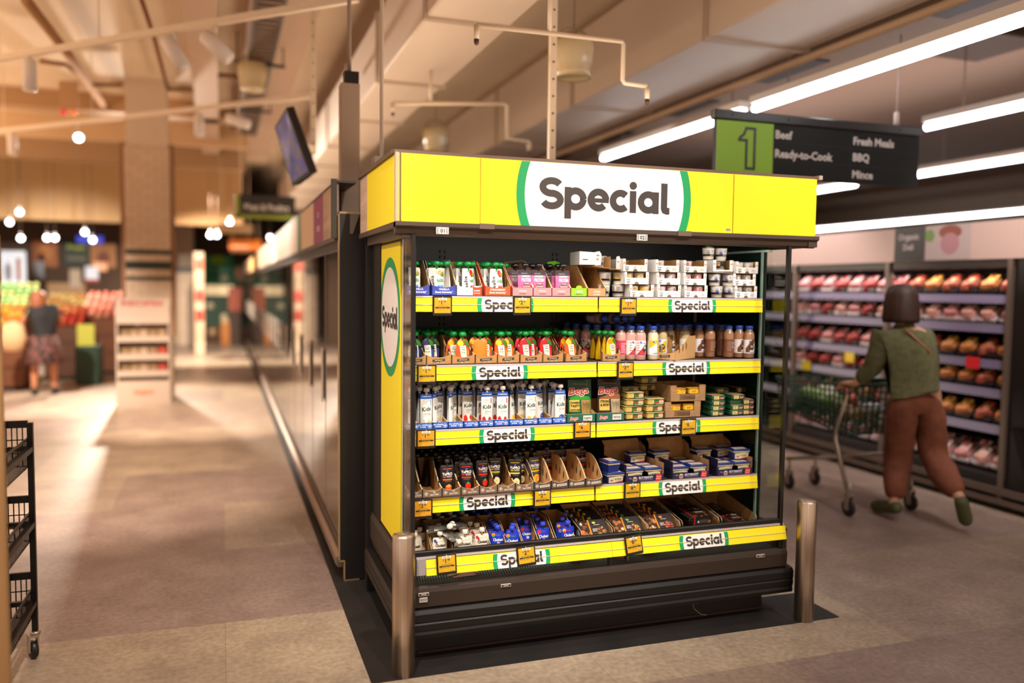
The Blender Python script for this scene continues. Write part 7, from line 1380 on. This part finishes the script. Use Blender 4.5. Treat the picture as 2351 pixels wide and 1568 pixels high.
board(470, 655, 535, 678, 24.6, 'f0d0a0', 'lit_shelf', 'warm lit shelf under the green sign', None, .6)
o = empty('produce_stand', (.05, 24.2, 0), 0, 'dark green produce stand at the end of the aisle', 'produce stand'); MB().box(-.55, .75, -.3, .3, .45, 1.28, m('1d3a28', .7)).build('stand_body', o); MB().box(-.55, .75, -.3, .3, 0, .45, m('4a2e1e', .8)).build('stand_base', o)
for i, (x, z, c) in enumerate(((-.35, 1.0, 'b8a888'), (.0, .7, 'c8b898'), (.35, .85, 'a89a6a'), (-.3, .3, 'b8946a'), (.3, .15, 'c8b090'))): MB().lathe([(.0001, -.06), (.09, -.03), (.1, 0), (.09, .03), (.0001, .06)], m(c, .6), 10, T(x, -.3, z, rx=PI/2)).build('round_label', o)
o = empty('orange_stand', (.08, 23.4, 0), 0, 'small orange-brown stand before the dark green produce stand', 'produce stand'); MB().box(-.12, .12, -.1, .1, 0, .55, m('b8702e', .6)).build('stand_body', o); MB().lathe([(.1, 0), (.12, .08), (.0001, .14)], m('d8b888', .6), 10, T(0, 0, .55)).build('fruit_heap', o)
o = empty('red_display', (.30, 23.0, 0), 0, 'rust red display beside the far freezers', 'display rack'); MB().box(-.15, .18, -.1, .1, .9, 1.5, m('8a3e22', .6)).build('display_body', o); MB().box(-.12, .15, -.08, .08, 0, .9, m('3a241a', .7)).build('display_base', o)
o = empty('shelf_end', (-.45, 20.6, 0), 0, 'pale shelf end with red price cards behind the second brick column', 'shelving'); MB().box(-.14, .06, -.3, .3, 0, 2.3, m('cdb496', .6)).build('shelf_panel', o)
for z, c in ((1.9, 'c8503c'), (1.2, 'b83a2e'), (.75, 'a83a26')): MB().box(-.12, .05, -.31, -.3, z, z+.25, m(c, .6)).build('price_card', o)
# ---------------------------------------------------------------- black wire stand and timber end at the left edge
o = empty('wire_basket_stand', (-.80, 3.95, 0), 0, 'black wheeled wire basket stand at the left edge', 'basket stand'); BK_ = m('14100d', .35, .3)
for x, y in ((.035, 0), (-.07, 0), (.035, -.75), (-.07, -.75)): MB().box(x-.011, x+.011, y-.011, y+.011, .115, 1.01, BK_).build('upright', o)
for z in (.90, .58, .24):
    s = MB(); s.bar((.035, 0, z), (.035, -.75, z), .02, .022, BK_); s.bar((-.07, 0, z), (-.07, -.75, z), .02, .022, BK_); s.bar((-.07, 0, z), (.035, 0, z), .02, .02, BK_); s.build('side_rail', o)
for z in (.92, .60, .27):
    s = MB(); grid(s, (-.5, .03, z-.10), (.02, .03, z-.10), (.02, .03, z+.07), (-.5, .03, z+.07), 26, 3, .003, BK_); grid(s, (.02, .03, z-.10), (.02, -.7, z-.10), (.02, -.7, z+.02), (.02, .03, z+.02), 30, 2, .0025, BK_); s.bar((-.5, .03, z+.08), (.02, .03, z+.08), .014, .03, BK_); s.build('wire_basket', o)
for x, y in ((.035, 0), (-.07, -.75), (.035, -.75)):
    c = empty('caster', (x, y, 0)); c.parent = o; MB().lathe([(.012, -.012), (.034, -.012), (.038, -.006), (.038, .006), (.034, .012), (.012, .012)], m('161312', .4), 18, T(-.01, 0, .038, rz=.5, ry=PI/2)).build('wheel', c); s = MB(); s.box(-.03, -.024, -.014, .014, .03, .10, CHR, 0, T(0, 0, 0, rz=.5)); s.box(.004, .010, -.014, .014, .03, .10, CHR, 0, T(0, 0, 0, rz=.5)); s.box(-.03, .012, -.018, .018, .095, .105, CHR, 0, T(0, 0, 0, rz=.5)); s.lathe([(.02, .105), (.022, .115), (.012, .118)], CHR, 12); s.lathe([(.0001, -.014), (.008, -.014), (.008, .014), (.0001, .014)], CHR, 10, T(-.01, 0, .038, rz=.5, ry=PI/2)); s.build('fork', c)
o = empty('timber_display', (-1.0, 3.1, 0), 0, 'pale timber display side at the very left edge', 'display stand'); e = aty(14, 1200, 3.1).x+1.0
MB().box(e-.30, e, -.02, .02, .17, 1.75, wood('pale_timber', 'b88d5e', 'a27a4c', 3, (3, 3, .3)), .004).build('side_panel', o); MB().box(e-.3, e+.035, -.5, .04, .0, .15, m('4a3626', .5), .004).build('plinth', o)
